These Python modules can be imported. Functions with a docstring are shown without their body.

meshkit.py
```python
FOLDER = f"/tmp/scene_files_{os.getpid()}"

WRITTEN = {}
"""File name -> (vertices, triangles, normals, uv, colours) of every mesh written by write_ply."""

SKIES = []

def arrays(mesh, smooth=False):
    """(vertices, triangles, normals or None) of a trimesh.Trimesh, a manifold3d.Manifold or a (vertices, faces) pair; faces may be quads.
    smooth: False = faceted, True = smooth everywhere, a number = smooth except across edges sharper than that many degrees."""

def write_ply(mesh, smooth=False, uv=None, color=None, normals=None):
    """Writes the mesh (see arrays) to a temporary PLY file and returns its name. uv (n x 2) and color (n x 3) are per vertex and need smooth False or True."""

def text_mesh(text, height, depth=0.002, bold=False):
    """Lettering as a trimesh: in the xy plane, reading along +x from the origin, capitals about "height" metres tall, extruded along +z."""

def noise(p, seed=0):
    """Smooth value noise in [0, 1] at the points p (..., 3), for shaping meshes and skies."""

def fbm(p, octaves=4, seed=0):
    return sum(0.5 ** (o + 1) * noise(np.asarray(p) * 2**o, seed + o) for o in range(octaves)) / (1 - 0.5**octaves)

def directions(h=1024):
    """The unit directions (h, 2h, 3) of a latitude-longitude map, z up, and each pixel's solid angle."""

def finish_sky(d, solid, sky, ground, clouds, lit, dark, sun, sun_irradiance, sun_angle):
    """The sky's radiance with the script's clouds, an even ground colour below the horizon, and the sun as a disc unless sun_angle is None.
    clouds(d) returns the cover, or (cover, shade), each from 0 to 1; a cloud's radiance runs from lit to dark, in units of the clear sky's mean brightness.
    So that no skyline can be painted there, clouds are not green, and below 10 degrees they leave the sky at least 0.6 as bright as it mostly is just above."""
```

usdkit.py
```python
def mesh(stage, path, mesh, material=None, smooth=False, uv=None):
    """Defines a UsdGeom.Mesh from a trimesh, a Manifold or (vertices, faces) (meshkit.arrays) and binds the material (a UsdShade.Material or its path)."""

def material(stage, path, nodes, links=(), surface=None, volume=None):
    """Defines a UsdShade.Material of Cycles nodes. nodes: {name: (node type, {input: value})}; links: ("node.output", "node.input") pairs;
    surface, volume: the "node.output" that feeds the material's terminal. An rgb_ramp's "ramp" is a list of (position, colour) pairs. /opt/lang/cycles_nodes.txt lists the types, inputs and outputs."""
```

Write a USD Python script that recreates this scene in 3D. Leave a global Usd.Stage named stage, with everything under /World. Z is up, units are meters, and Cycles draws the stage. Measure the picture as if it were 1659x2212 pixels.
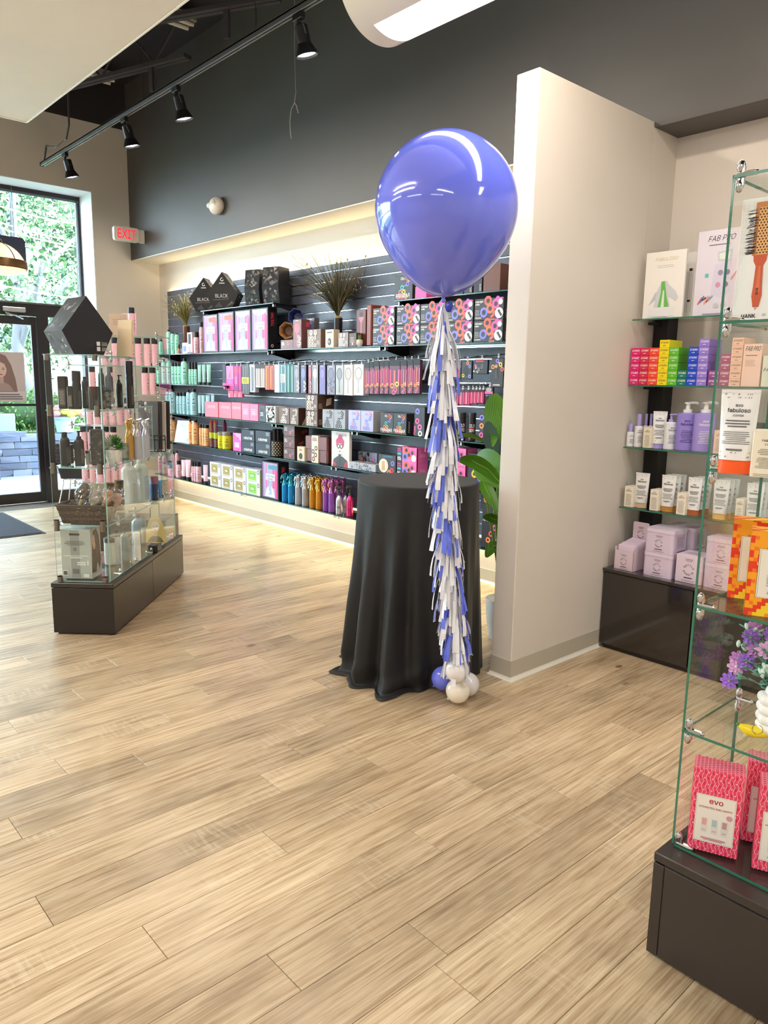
import math, random, numpy as np, trimesh, usdkit, meshkit
from pxr import Usd, UsdGeom, UsdLux, UsdShade, Gf, Sdf, Vt
import shapely.geometry as sg, shapely.affinity as sa
from shapely.ops import unary_union

stage = Usd.Stage.CreateInMemory()
UsdGeom.SetStageUpAxis(stage, 'Z')
UsdGeom.Xform.Define(stage, '/World')
UsdGeom.Scope.Define(stage, '/World/Looks')
rnd = random.Random(7)

# ------------------------------------------------------------------ camera
F, H = 1611.45, 1.6                      # focal length in pixels of the 1659 wide frame, eye height
YAW, PITCH, ROLL = np.radians([47.951, 9.96, 0.974])
def cam_axes():
    f = np.array([-math.sin(YAW) * math.cos(PITCH), math.cos(YAW) * math.cos(PITCH), -math.sin(PITCH)])
    r = np.array([math.cos(YAW), math.sin(YAW), 0]); u = np.cross(r, f)
    c, s = math.cos(ROLL), math.sin(ROLL)
    return np.array([c * r + s * u, -s * r + c * u, -f])
CM = cam_axes(); EYE = np.array([0, 0, H])
cam = UsdGeom.Camera.Define(stage, '/World/camera')
cam.CreateHorizontalApertureAttr(36.0); cam.CreateFocalLengthAttr(36.0 * F / 1659)
m4 = Gf.Matrix4d(*[*CM[0], 0, *CM[1], 0, *CM[2], 0, *EYE, 1])
cam.AddTransformOp().Set(m4)
cam.CreateExposureAttr(0.68)

# ------------------------------------------------------------------ sky and large lights
def lin(c):
    c = np.asarray(c, float) / 255.0
    return np.where(c <= 0.04045, c / 12.92, ((c + 0.055) / 1.055) ** 2.4)
sky = UsdLux.DomeLight.Define(stage, '/World/sky')
sky.CreateColorAttr(Gf.Vec3f(0.74, 0.89, 1.0)); sky.CreateIntensityAttr(3.3)
def rect_light(name, pos, w, h, intensity, color, aim=(0, 0, -1), spin=0.0):
    """A lamp face of w by h metres that shines along aim; intensity is its radiance."""
    l = UsdLux.RectLight.Define(stage, '/World/' + name)
    a = np.array(aim, float) / np.linalg.norm(aim); z = -a
    x = np.cross([0, 1, 0] if abs(z[1]) < .9 else [1, 0, 0], z); x /= np.linalg.norm(x); y = np.cross(z, x)
    c, s = math.cos(spin), math.sin(spin); x, y = c * x + s * y, -s * x + c * y
    l.AddTransformOp().Set(Gf.Matrix4d(*[*x, 0, *y, 0, *z, 0, *pos, 1]))
    l.CreateWidthAttr(w); l.CreateHeightAttr(h); l.CreateIntensityAttr(intensity); l.CreateColorAttr(Gf.Vec3f(*color))
    return l
WARM, NEUT, LED = (1.0, .86, .70), (1.0, .96, .905), (1.0, .86, .50)
# unseen strip lamps out of view, placed to light the shop, and the strip lights behind the slatwall
STRIPS = ((-3.9, -0.3), (1.5, 2.9), (0.6, -0.6), (-6.0, -1.8), (-3.0, -3.2), (0.9, -3.2))
for k, (x, y) in enumerate(STRIPS):
    rect_light(f'strip_lamp_{k + 1}', (x, y, 3.32), 2.4, .3, 15.0, NEUT)
rect_light('strip_lamp_up', (-3.9, -.3, 3.50), 2.4, .3, 36.0, NEUT, aim=(0, 0, 1))  # added fill lamp aimed up, brightens the white ceiling panel
rect_light('cove_lamp_top', (-5.85, 4.535, 2.64), 6.7, .03, 22.0, LED, aim=(0, .35, 1))
rect_light('cove_lamp_bottom', (-5.85, 4.525, .383), 6.7, .03, 32.0, LED, aim=(0, .25, -1))

# ------------------------------------------------------------------ materials
MATS = {}
def mat(name, rgb=(200, 200, 200), rough=.5, metal=0.0, **kw):
    if name in MATS: return MATS[name]
    d = dict(base_color=tuple(lin(rgb)), roughness=rough, metallic=metal); d.update(kw)
    MATS[name] = usdkit.material(stage, '/World/Looks/' + name, {'p': ('principled_bsdf', d)}, surface='p.BSDF')
    return MATS[name]
def col(rgb, rough=.5, metal=0.0, **kw):
    return mat('c_%02x%02x%02x_%d_%d' % (*[int(v) for v in rgb], rough * 100, metal * 100) + ''.join(sorted(k[0] for k in kw)), rgb, rough, metal, **kw)
def graph(name, nodes, links, surface='p.BSDF'):
    MATS[name] = usdkit.material(stage, '/World/Looks/' + name, nodes, links, surface=surface); return MATS[name]
def wall_paint(name, rgb, rough=.6):
    a = lin(rgb)
    return graph(name, {'g': ('texture_coordinate', {}), 'n': ('noise_texture', {'scale': 260.0, 'detail': 2.0}), 'b': ('bump', {'strength': .06, 'distance': .002}),
                        'n2': ('noise_texture', {'scale': 1.3, 'detail': 3.0}), 'r': ('rgb_ramp', {'ramp': [(.3, tuple(a * .96)), (.7, tuple(a * 1.03))]}),
                        'p': ('principled_bsdf', {'roughness': rough})},
                 [('g.object', 'n.vector'), ('g.object', 'n2.vector'), ('n2.fac', 'r.fac'), ('r.color', 'p.base_color'), ('n.fac', 'b.height'), ('b.normal', 'p.normal')])
PAINT = wall_paint('cream_wall_paint', (222, 214, 204), .55)
DARK = wall_paint('charcoal_wall_paint', (82, 79, 77), .5)
BLACKCEIL = wall_paint('black_ceiling_paint', (46, 42, 44), .7)
WHITEP = wall_paint('white_ceiling_panel', (240, 236, 226), .6)
COVE = col((190, 184, 168), .45); COVE_TOE = col((232, 228, 216), .4)
ESP = col((52, 45, 41), .28); ESP2 = col((34, 29, 28), .3)
BLK = col((20, 20, 22), .45); CHROME = col((205, 205, 205), .12, 1.0); ALU = col((200, 203, 208), .25, 1.0); STEEL = col((120, 122, 126), .35, 1.0)
FRAME = col((38, 34, 36), .35)
graph('printed', {'a': ('attribute', {'attribute': 'col'}), 'p': ('principled_bsdf', {'roughness': .42})}, [('a.color', 'p.base_color')])
graph('printed_gloss', {'a': ('attribute', {'attribute': 'col'}), 'p': ('principled_bsdf', {'roughness': .18})}, [('a.color', 'p.base_color')])
def pane_mat(name, tint, ior=1.5, extra=0.0):
    return graph(name, {'t': ('transparent_bsdf', {'color': tint}), 'g': ('glossy_bsdf', {'color': (1, 1, 1), 'roughness': .01}), 'f': ('layer_weight', {'blend': .5}), 'e': ('math', {'math_type': 'power', 'value2': 4.5}),
                  'k': ('math', {'math_type': 'multiply_add', 'value2': .5, 'value3': extra or .022}), 'm': ('mix_closure', {})},
                 [('f.facing', 'e.value1'), ('e.value', 'k.value1'), ('k.value', 'm.fac'), ('t.BSDF', 'm.closure1'), ('g.BSDF', 'm.closure2')], surface='m.closure')
GLASS = pane_mat('clear_glass', (.965, .985, .975), 1.28)
WGLASS = pane_mat('window_glass', (.93, .97, .98), 1.3)
FILM = pane_mat('clear_film', (.93, .95, .98), 1.6, .12)
GEDGE2 = mat('glass_edge_pale', (150, 196, 184), .12, specular_ior_level=.8, alpha=.6)
GEDGE = mat('glass_edge', (40, 120, 96), .12, specular_ior_level=.8, alpha=.85)

# ------------------------------------------------------------------ mesh helpers
class MB:
    """Collects shapes that become ONE mesh."""
    def __init__(s): s.v, s.f, s.n = [], [], 0
    def add(s, v, f):
        v = np.asarray(v, float); f = np.asarray(f, int)
        if f.shape[1] == 4: f = np.vstack([f[:, [0, 1, 2]], f[:, [0, 2, 3]]])
        s.v.append(v); s.f.append(f + s.n); s.n += len(v); return s
    def mesh(s, m): return s.add(m[0], m[1]) if isinstance(m, tuple) else s.add(m.vertices, m.faces)
    def box(s, x0, x1, y0, y1, z0, z1, b=0): return s.mesh(move(cbox(x1 - x0, y1 - y0, z1 - z0, b), ((x0 + x1) / 2, (y0 + y1) / 2, (z0 + z1) / 2)))
    def get(s): return np.vstack(s.v), np.vstack(s.f)
def move(m, t=(0, 0, 0), rz=0.0, rx=0.0, ry=0.0, sc=None):
    v = np.array(m[0], float)
    if sc is not None: v = v * np.asarray(sc, float)
    for ang, (i, j) in ((rx, (1, 2)), (ry, (2, 0)), (rz, (0, 1))):
        if ang:
            c, s = math.cos(ang), math.sin(ang); a, b = v[:, i].copy(), v[:, j].copy()
            v[:, i], v[:, j] = c * a - s * b, s * a + c * b
    return v + np.asarray(t, float), m[1]
def join(*ms):
    b = MB()
    for m in ms: b.mesh(m)
    return b.get()
CB = {}
def cbox(dx, dy, dz, b=0.0):
    key = (round(dx, 5), round(dy, 5), round(dz, 5), round(b, 5))
    if key in CB: return CB[key]
    h = np.array([dx, dy, dz]) / 2; b = min(b, *(h * .9))
    S = [(i, j, k) for i in (-1, 1) for j in (-1, 1) for k in (-1, 1)]
    if b <= 0:
        v = np.array(S) * h
    else:
        v = np.array([np.array(s) * (h - b * (1 - np.eye(3)[a])) for s in S for a in range(3)])
    t = trimesh.convex.convex_hull(v)
    CB[key] = (np.array(t.vertices), np.array(t.faces)); return CB[key]
def lathe(prof, n=24, sc=(1, 1)):
    """Profile of (r, z) from the bottom to the top, turned about z; sc flattens it to an oval."""
    p = np.asarray(prof, float); a = np.arange(n) * 2 * math.pi / n
    v = np.stack([p[:, None, 0] * np.cos(a) * sc[0], p[:, None, 0] * np.sin(a) * sc[1], np.repeat(p[:, 1:], n, 1)], -1).reshape(-1, 3)
    i, j = np.meshgrid(np.arange(len(p) - 1), np.arange(n), indexing='ij')
    return v, np.stack([i * n + j, i * n + (j + 1) % n, (i + 1) * n + (j + 1) % n, (i + 1) * n + j], -1).reshape(-1, 4)
def closed(prof):
    return [(0.0001, prof[0][1])] + list(prof) + [(0.0001, prof[-1][1])]
def tube(pts, r, n=6, cap=True):
    p = np.asarray(pts, float); t = np.gradient(p, axis=0); t /= np.linalg.norm(t, axis=1, keepdims=True) + 1e-12
    ref = np.array([0, 0, 1.0]) if abs(t[0][2]) < .9 else np.array([1.0, 0, 0])
    a = np.cross(t, ref); a /= np.linalg.norm(a, axis=1, keepdims=True) + 1e-12; b = np.cross(t, a)
    w = np.arange(n) * 2 * math.pi / n; r = np.broadcast_to(r, (len(p),))
    v = (p[:, None] + r[:, None, None] * (np.cos(w)[None, :, None] * a[:, None] + np.sin(w)[None, :, None] * b[:, None])).reshape(-1, 3)
    i, j = np.meshgrid(np.arange(len(p) - 1), np.arange(n), indexing='ij')
    f = np.stack([i * n + j, i * n + (j + 1) % n, (i + 1) * n + (j + 1) % n, (i + 1) * n + j], -1).reshape(-1, 4)
    f = np.vstack([f[:, [0, 1, 2]], f[:, [0, 2, 3]]])
    if cap:
        e = (len(p) - 1) * n
        f = np.vstack([f, [[0, k + 1, k] for k in range(1, n - 1)], [[e, e + k, e + k + 1] for k in range(1, n - 1)]])
    return v, f[:, ::-1]
def prism(poly, h, z0=0.0):
    """A shapely polygon extruded along z."""
    gs = [g for g in getattr(poly, 'geoms', [poly]) if g.area > 1e-9]
    b = MB()
    for g in gs:
        t = trimesh.creation.extrude_polygon(g, h, engine='earcut'); b.add(t.vertices + [0, 0, z0], t.faces)
    return b.get()
def stand(m):
    """Turns a shape drawn in the xy plane upright: x stays, y becomes z, and its thickness runs towards -y."""
    v = np.array(m[0]); return np.stack([v[:, 0], -v[:, 2], v[:, 1]], 1), m[1]
def sphere(r, n=2, sc=(1, 1, 1)):
    t = trimesh.creation.icosphere(n, r); return np.array(t.vertices) * np.asarray(sc), np.array(t.faces)

# ------------------------------------------------------------------ naming and grouping
NUM, PROTO, LABELS = {}, {}, {}
def uname(parent, name):
    k = (parent, name); n = NUM.get(k, 0); NUM[k] = n + 1
    return name if n == 0 else f'{name}_{n:03d}'
def tag(prim, label=None, cat=None, group=None, kind=None):
    for k, v in (('label', label), ('category', cat), ('group', group), ('kind', kind)):
        if v: prim.SetCustomDataByKey(k, v)
    if label and cat: LABELS.setdefault(label, []).append((str(prim.GetPath()), group))
def place(x, loc, rot=(0, 0, 0)):
    x.AddTranslateOp().Set(Gf.Vec3d(*map(float, loc)))
    x.AddRotateXYZOp().Set(Gf.Vec3f(*[float(math.degrees(a)) for a in rot]))
def thing(name, label, cat, loc=(0, 0, 0), rz=0.0, group=None, rot=None, kind=None):
    x = UsdGeom.Xform.Define(stage, '/World/' + uname('/World', name))
    place(x, loc, rot or (0, 0, rz)); tag(x.GetPrim(), label, cat, group, kind)
    return str(x.GetPath())
def part(parent, name, m, material, smooth=False, label=None, kind=None, colors=None):
    p = parent + '/' + uname(parent, name)
    g = usdkit.mesh(stage, p, m, material, smooth=smooth)
    if colors is not None:
        UsdGeom.PrimvarsAPI(g).CreatePrimvar('col', Sdf.ValueTypeNames.Color3fArray, 'vertex').Set(Vt.Vec3fArray.FromNumpy(np.asarray(colors, np.float32)))
    tag(g.GetPrim(), label, None, None, kind)
    return p
def solo(name, m, material, label, cat, smooth=False, group=None, kind=None, loc=None, rz=0.0, rot=None):
    """A thing that is one mesh."""
    p = '/World/' + uname('/World', name)
    g = usdkit.mesh(stage, p, m, material, smooth=smooth)
    if loc is not None: place(g, loc, rot or (0, 0, rz))
    tag(g.GetPrim(), label, cat, group, kind); return p
def struct(name, m, material, smooth=False, parent='/World'):
    p = parent + '/' + (uname(parent, name) if parent != '/World' else name)
    g = usdkit.mesh(stage, p, m, material, smooth=smooth)
    if parent == '/World': tag(g.GetPrim(), None, None, None, 'structure')
    return p
def group_struct(name):
    x = UsdGeom.Xform.Define(stage, '/World/' + name); tag(x.GetPrim(), kind='structure'); return '/World/' + name
def inst(key, build, name, label, cat, loc, rz=0.0, group=None, rot=None):
    """The first of a kind is built in place; the others are instanceable references to it."""
    if key not in PROTO:
        p = thing(name, label, cat, loc, rz, group, rot); build(p); PROTO[key] = p; return p
    x = UsdGeom.Xform.Define(stage, '/World/' + uname('/World', name))
    place(x, loc, rot or (0, 0, rz)); x.GetPrim().GetReferences().AddInternalReference(PROTO[key]); x.GetPrim().SetInstanceable(True)
    tag(x.GetPrim(), label, cat, group); return str(x.GetPath())
ORD = ['first', 'second', 'third', 'fourth', 'fifth', 'sixth', 'seventh', 'eighth', 'ninth', 'tenth', 'eleventh', 'twelfth']

# ------------------------------------------------------------------ flat print
TXT = {}
def text_polys(s, h, bold=False):
    k = (s, bold)
    if k not in TXT:
        t = meshkit.text_mesh(s, 1.0, .1, bold); n = t.face_normals[:, 2] > .9
        f = t.faces[n]; used, inv = np.unique(f, return_inverse=True)
        TXT[k] = (t.vertices[used][:, :2] - [t.vertices[:, 0].min(), 0], inv.reshape(-1, 3))
    v, f = TXT[k]; return v * h, f
class Art:
    """Flat print in a plane: x to the right, y up, later shapes lie on top of earlier ones."""
    def __init__(s): s.v, s.f, s.c, s.n, s.k = [], [], [], 0, 0
    def _add(s, v, f, c):
        s.k += 1; v = np.asarray(v, float)
        s.v.append(np.column_stack([v, np.full(len(v), s.k * 1.0)])); s.f.append(np.asarray(f) + s.n); s.n += len(v)
        c = np.asarray(c, float); s.c.append(np.tile(lin(c), (len(v), 1)) if c.ndim == 1 else lin(c)); return s
    def poly(s, g, c):
        for q in getattr(g, 'geoms', [g]):
            if q.is_empty or q.area < 1e-10: continue
            v, f = trimesh.creation.triangulate_polygon(q, engine='earcut'); s._add(v, f, c(v) if callable(c) else c)
            s.k -= 1
        s.k += 1; return s
    def rect(s, x0, y0, x1, y1, c): return s._add([[x0, y0], [x1, y0], [x1, y1], [x0, y1]], [[0, 1, 2], [0, 2, 3]], c)
    def disc(s, x, y, r, c, n=16, r0=0):
        g = sg.Point(x, y).buffer(r, n // 4)
        return s.poly(g.difference(sg.Point(x, y).buffer(r0, n // 4)) if r0 else g, c)
    def line(s, pts, w, c): return s.poly(sg.LineString(pts).buffer(w / 2, 3), c)
    def text(s, t, x, y, h, c, align='l', bold=False, slant=0.0, ang=0.0, wmax=None):
        v, f = text_polys(t, h, bold); v = v.copy(); w = v[:, 0].max()
        if wmax and w > wmax: v[:, 0] *= wmax / w; w = wmax
        v[:, 0] += v[:, 1] * slant
        if align == 'c': v[:, 0] -= w / 2
        if align == 'r': v[:, 0] -= w
        if ang: v = v @ np.array([[math.cos(ang), math.sin(ang)], [-math.sin(ang), math.cos(ang)]])
        return s._add(v + [x, y], f, c)
    def greek(s, x0, y0, x1, y1, n, c, frac=.55, seed=0, align='l'):
        """Rows of small print too fine to read."""
        r = random.Random(seed); h = (y1 - y0) / n
        for k in range(n):
            w = (x1 - x0) * (r.uniform(.7, 1)); a = x0 if align == 'l' else (x0 + x1 - w) / 2
            s.rect(a, y0 + k * h, a + w, y0 + k * h + h * frac, c); s.k -= 1
        s.k += 1; return s
    def done(s, lift=.00013):
        v = np.vstack(s.v); v[:, 2] = .0004 + (v[:, 2] - 1) * lift; return v, np.vstack(s.f), np.vstack(s.c)
def on_front(a, y=0.0, x=0.0, z=0.0):
    """Art onto a face that looks along -y."""
    v, f, c = a.done(); return (np.stack([v[:, 0] + x, y - v[:, 2], v[:, 1] + z], 1), f), c
def on_right(a, x=0.0, y=0.0, z=0.0):
    """Art onto a face that looks along +x (art x runs towards +y)."""
    v, f, c = a.done(); return (np.stack([x + v[:, 2], v[:, 0] + y, v[:, 1] + z], 1), f), c
def on_left(a, x=0.0, y=0.0, z=0.0):
    v, f, c = a.done(); return (np.stack([x - v[:, 2], y - v[:, 0], v[:, 1] + z], 1), f), c
def on_top(a, x=0.0, y=0.0, z=0.0):
    v, f, c = a.done(); return (np.stack([v[:, 0] + x, v[:, 1] + y, v[:, 2] + z], 1), f), c
def refine(v, f, c, size):
    '''Splits flat print finely enough to bend around a curved face.'''
    nv, nf, idx = trimesh.remesh.subdivide_to_size(v, f, size, max_iter=8, return_index=True)
    return nv[nf].reshape(-1, 3), np.arange(len(nf) * 3).reshape(-1, 3), np.repeat(c[f[idx][:, 0]], 3, 0)
def wrap(a, r, z=0.0, ang0=-math.pi / 2, sc=(1, 1), n=None):
    """Art around an upright cylinder of radius r; art x = 0 faces -y."""
    v, f, c = refine(*a.done(.00012), r * .45); t = ang0 + v[:, 0] / r; rr = r + v[:, 2]
    return (np.stack([rr * np.cos(t) * sc[0], rr * np.sin(t) * sc[1], v[:, 1] + z], 1), f), c
def printed(p, mc, name='printed_design', gloss=False, label=None):
    return part(p, name, mc[0], MATS['printed_gloss' if gloss else 'printed'], colors=mc[1], label=label)

# ------------------------------------------------------------------ where a sight line meets a plane of the room
def pix(P):
    q = CM @ (np.asarray(P, float) - EYE); return np.array([829.5 - F * q[0] / q[2], 1106 + F * q[1] / q[2]])
def ray(x, y): return np.array([(x - 829.5) / F, -(y - 1106) / F, -1]) @ CM
def at_y(px, py, Y): d = ray(px, py); return EYE + d * Y / d[1]
def at_x(px, py, X): d = ray(px, py); return EYE + d * X / d[0]
def at_z(px, py, Z): d = ray(px, py); return EYE + d * (Z - H) / d[2]
def solve(fn, target, lo, hi):
    s = 1 if fn(hi) > fn(lo) else -1
    for _ in range(50):
        m = (lo + hi) / 2
        if (fn(m) - target) * s < 0: lo = m
        else: hi = m
    return (lo + hi) / 2
def x_at(px, Y, Z): return solve(lambda x: pix((x, Y, Z))[0], px, -11, -.1)
def z_at(py, X, Y): return solve(lambda z: pix((X, Y, z))[1], py, -.5, 6)

# ================================================================== THE ROOM
WL, WB, WR, WF, ZC = -9.5, 4.555, 3.2, -5.2, 5.1       # left wall, back wall, right wall, wall behind the viewer, deck
YD, ZS = 4.18, 3.05                                    # face and underside of the charcoal bulkhead
# ---- floor: a sub floor and planks that are pieces of it
PW, PL = .168, 1.348
floor = group_struct('floor')
struct('subfloor', MB().box(WL - .5, WR, WF, WB, -.06, -.004).get(), col((70, 56, 42), .7), parent=floor)
def plank_mat():
    n = {'g': ('geometry', {}), 'o': ('object_info', {}), 'mul': ('math', {'math_type': 'multiply', 'value2': 37.0}), 'cx': ('combine_xyz', {}),
         'add': ('vector_math', {'math_type': 'add'}),
         'm1': ('mapping', {'scale': (1.0, .042, 1.0)}), 'n1': ('noise_texture', {'scale': 64.0, 'detail': 7.0, 'roughness': .66, 'distortion': .35}),
         'm2': ('mapping', {'scale': (1.0, .35, 1.0)}), 'n2': ('noise_texture', {'scale': 4.2, 'detail': 4.0, 'roughness': .6}),
         'm3': ('mapping', {'scale': (1.0, .13, 1.0)}), 'w': ('wave_texture', {'wave_type': 'bands', 'bands_direction': 'x', 'scale': 30.0, 'distortion': 9.0, 'detail': 2.0, 'detail_scale': .9}),
         'm4': ('mapping', {'scale': (.18, 1.0, 1.0)}), 'n4': ('noise_texture', {'scale': 55.0, 'detail': 2.0}), 'n5': ('noise_texture', {'scale': 2.6, 'detail': 1.0}),
         'r1': ('rgb_ramp', {'ramp': [(.28, tuple(lin((146, 120, 91)))), (.41, tuple(lin((182, 157, 124)))), (.54, tuple(lin((203, 181, 148)))), (.72, tuple(lin((221, 203, 173))))]}),
         'r2': ('rgb_ramp', {'ramp': [(.32, (.66, .63, .60)), (.48, (.95, .94, .93)), (.66, (1.04, 1.03, 1.02))]}),
         'r3': ('rgb_ramp', {'ramp': [(0.0, (.86, .83, .79)), (.35, (1, 1, 1)), (1, (1, 1, 1))]}),
         'r5': ('rgb_ramp', {'ramp': [(.55, (0, 0, 0)), (.68, (1, 1, 1))]}), 'r4': ('rgb_ramp', {'ramp': [(.48, (0, 0, 0)), (.62, (.2, .2, .2))]}),
         'x1': ('mix', {'mix_type': 'multiply', 'fac': 1.0}), 'x2': ('mix', {'mix_type': 'multiply', 'fac': .75}), 'x3': ('mix', {'mix_type': 'multiply', 'fac': 1.0}),
         'mm': ('math', {'math_type': 'multiply'}), 'x4': ('mix', {'mix_type': 'mix', 'color2': tuple(lin((238, 226, 200)))}),
         'tone': ('rgb_ramp', {'ramp': [(0, (.70, .67, .65)), (.22, (.90, .885, .87)), (.5, (1.06, 1.05, 1.04)), (.72, (.82, .80, .78)), (.86, (.98, .96, .95)), (1, (1.12, 1.11, 1.10))]}),
         'v': ('voronoi_texture', {'scale': 2.3, 'randomness': 1.0}), 'mv': ('mapping', {'scale': (1.0, .55, 1.0)}), 'rv': ('rgb_ramp', {'ramp': [(0, (.35, .28, .22)), (.028, (.42, .33, .26)), (.05, (1, 1, 1))]}), 'x5': ('mix', {'mix_type': 'multiply', 'fac': 1.0}),
         'b': ('bump', {'strength': .22, 'distance': .0012}), 'p': ('principled_bsdf', {'roughness': .34, 'specular_ior_level': .62, 'coat_weight': .18, 'coat_roughness': .22}),
         'rr': ('map_range', {'from_min': .3, 'from_max': .7, 'to_min': .25, 'to_max': .38})}
    l = [('o.random', 'mul.value1'), ('mul.value', 'cx.x'), ('mul.value', 'cx.y'), ('g.position', 'add.vector1'), ('cx.vector', 'add.vector2')]
    for a, b in (('m1', 'n1'), ('m2', 'n2'), ('m3', 'w'), ('m4', 'n4'), ('mv', 'v')): l += [('add.vector', a + '.vector'), (a + '.vector', b + '.vector')]
    l += [('add.vector', 'n5.vector'), ('n1.fac', 'r1.fac'), ('n2.fac', 'r2.fac'), ('w.fac', 'r3.fac'), ('r1.color', 'x1.color1'), ('r2.color', 'x1.color2'), ('x1.color', 'x2.color1'), ('r3.color', 'x2.color2'),
          ('o.random', 'tone.fac'), ('x2.color', 'x3.color1'), ('tone.color', 'x3.color2'), ('n4.fac', 'r4.fac'), ('n5.fac', 'r5.fac'), ('r4.color', 'mm.value1'), ('r5.color', 'mm.value2'), ('mm.value', 'x4.fac'), ('x3.color', 'x4.color1'),
          ('v.distance', 'rv.fac'), ('x4.color', 'x5.color1'), ('rv.color', 'x5.color2'), ('x5.color', 'p.base_color'), ('n1.fac', 'b.height'), ('b.normal', 'p.normal'), ('n1.fac', 'rr.value'), ('rr.result', 'p.roughness')]
    return graph('oak_plank', n, l)
PLANK = plank_mat()
JOINT = {}                                             # the end joints that the photo shows, as (x of a row's left edge, y)
for x, y in ((-7.04, 1.826), (-6.521, 1.853), (-6.027, 1.744), (-5.83, 1.557), (-4.452, 1.2), (-4.122, 1.559), (-3.969, 1.958), (-3.742, 1.248), (-3.639, 2.267), (-3.591, .896), (-3.448, 1.758), (-3.266, 1.477),
             (-3.085, .937), (-2.922, 1.206), (-2.742, .663), (-2.609, 1.759), (-2.427, 1.527), (-2.3, 3.313), (-2.24, .601), (-2.088, 1.323), (-1.939, 2.145), (-1.759, 1.733), (-1.598, 2.362), (-1.436, 2.762), (-1.415, 1.402)):
    JOINT[round((x + 1.251) / PW)] = y
def plank_box(w, l):
    return cbox(w - .0015, l - .0018, .008, .0009)
rest, near = MB(), []
for k in range(-27, 53):
    x0 = -1.251 - PW * k; j0 = JOINT.get(-k, (k * .537 * PL) % PL)
    y = j0 - PL * math.ceil((j0 - WF) / PL)
    while y < WB:
        a, b = max(y, WF), min(y + PL, WB)
        if b - a > .02 and x0 > WL - .05 and x0 + PW < WR:
            c = np.array([x0 + PW / 2, (a + b) / 2, -.004]); q = [pix((xx, yy, 0)) for xx in (x0, x0 + PW) for yy in (a, (a + b) / 2, b) if (CM @ (np.array([xx, yy, 0]) - EYE))[2] < -.3]
            seen = any(-260 < u < 1900 and 900 < v < 2500 for u, v in q)
            if seen: near.append((np.linalg.norm(c - EYE), x0, a, b))
            else: rest.mesh(move(plank_box(PW, b - a), c))
        y += PL
near.sort()
for i, (d, x0, a, b) in enumerate(near):
    m = move(plank_box(PW, b - a), (x0 + PW / 2, (a + b) / 2, -.004))
    if i < 296: part(floor, 'plank', m, PLANK)
    else: rest.mesh(m)
part(floor, 'plank_field', rest.get(), PLANK, kind='stuff')

# ---- walls
struct('wall_back', MB().box(WL, -2.387, WB, WB + .12, 0, ZS + .02).get(), PAINT)
struct('wall_back_upper', MB().box(WL, WR, YD, WB + .12, ZS, ZC).get(), DARK)
struct('trim_1', MB().box(WL, -2.525, YD + .004, WB, ZS - .012, ZS - .0005).get(), PAINT)          # the painted underside over the slatwall
OY0, OY1, OZ1 = -3.0, 3.72, 3.80                        # the storefront opening in the left wall
lw = MB().box(WL - .43, WL, OY1, WB, 0, 4.58).box(WL - .43, WL, WF, OY0, 0, 4.58).box(WL - .43, WL, OY0, OY1, OZ1, 4.58)
struct('wall_left', lw.get(), PAINT)
struct('wall_left_upper', MB().box(WL - .43, WL, WF, WB, 4.58, ZC).get(), BLACKCEIL)
struct('wall_right', MB().box(WR, WR + .1, WF, WB, 0, ZC).get(), PAINT)  # out of view, closes the room and bounces light back
struct('wall_front', MB().box(WL, WR, WF - .1, WF, 0, ZC).get(), PAINT)  # unseen wall behind the viewer, bounces light into the room
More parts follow.
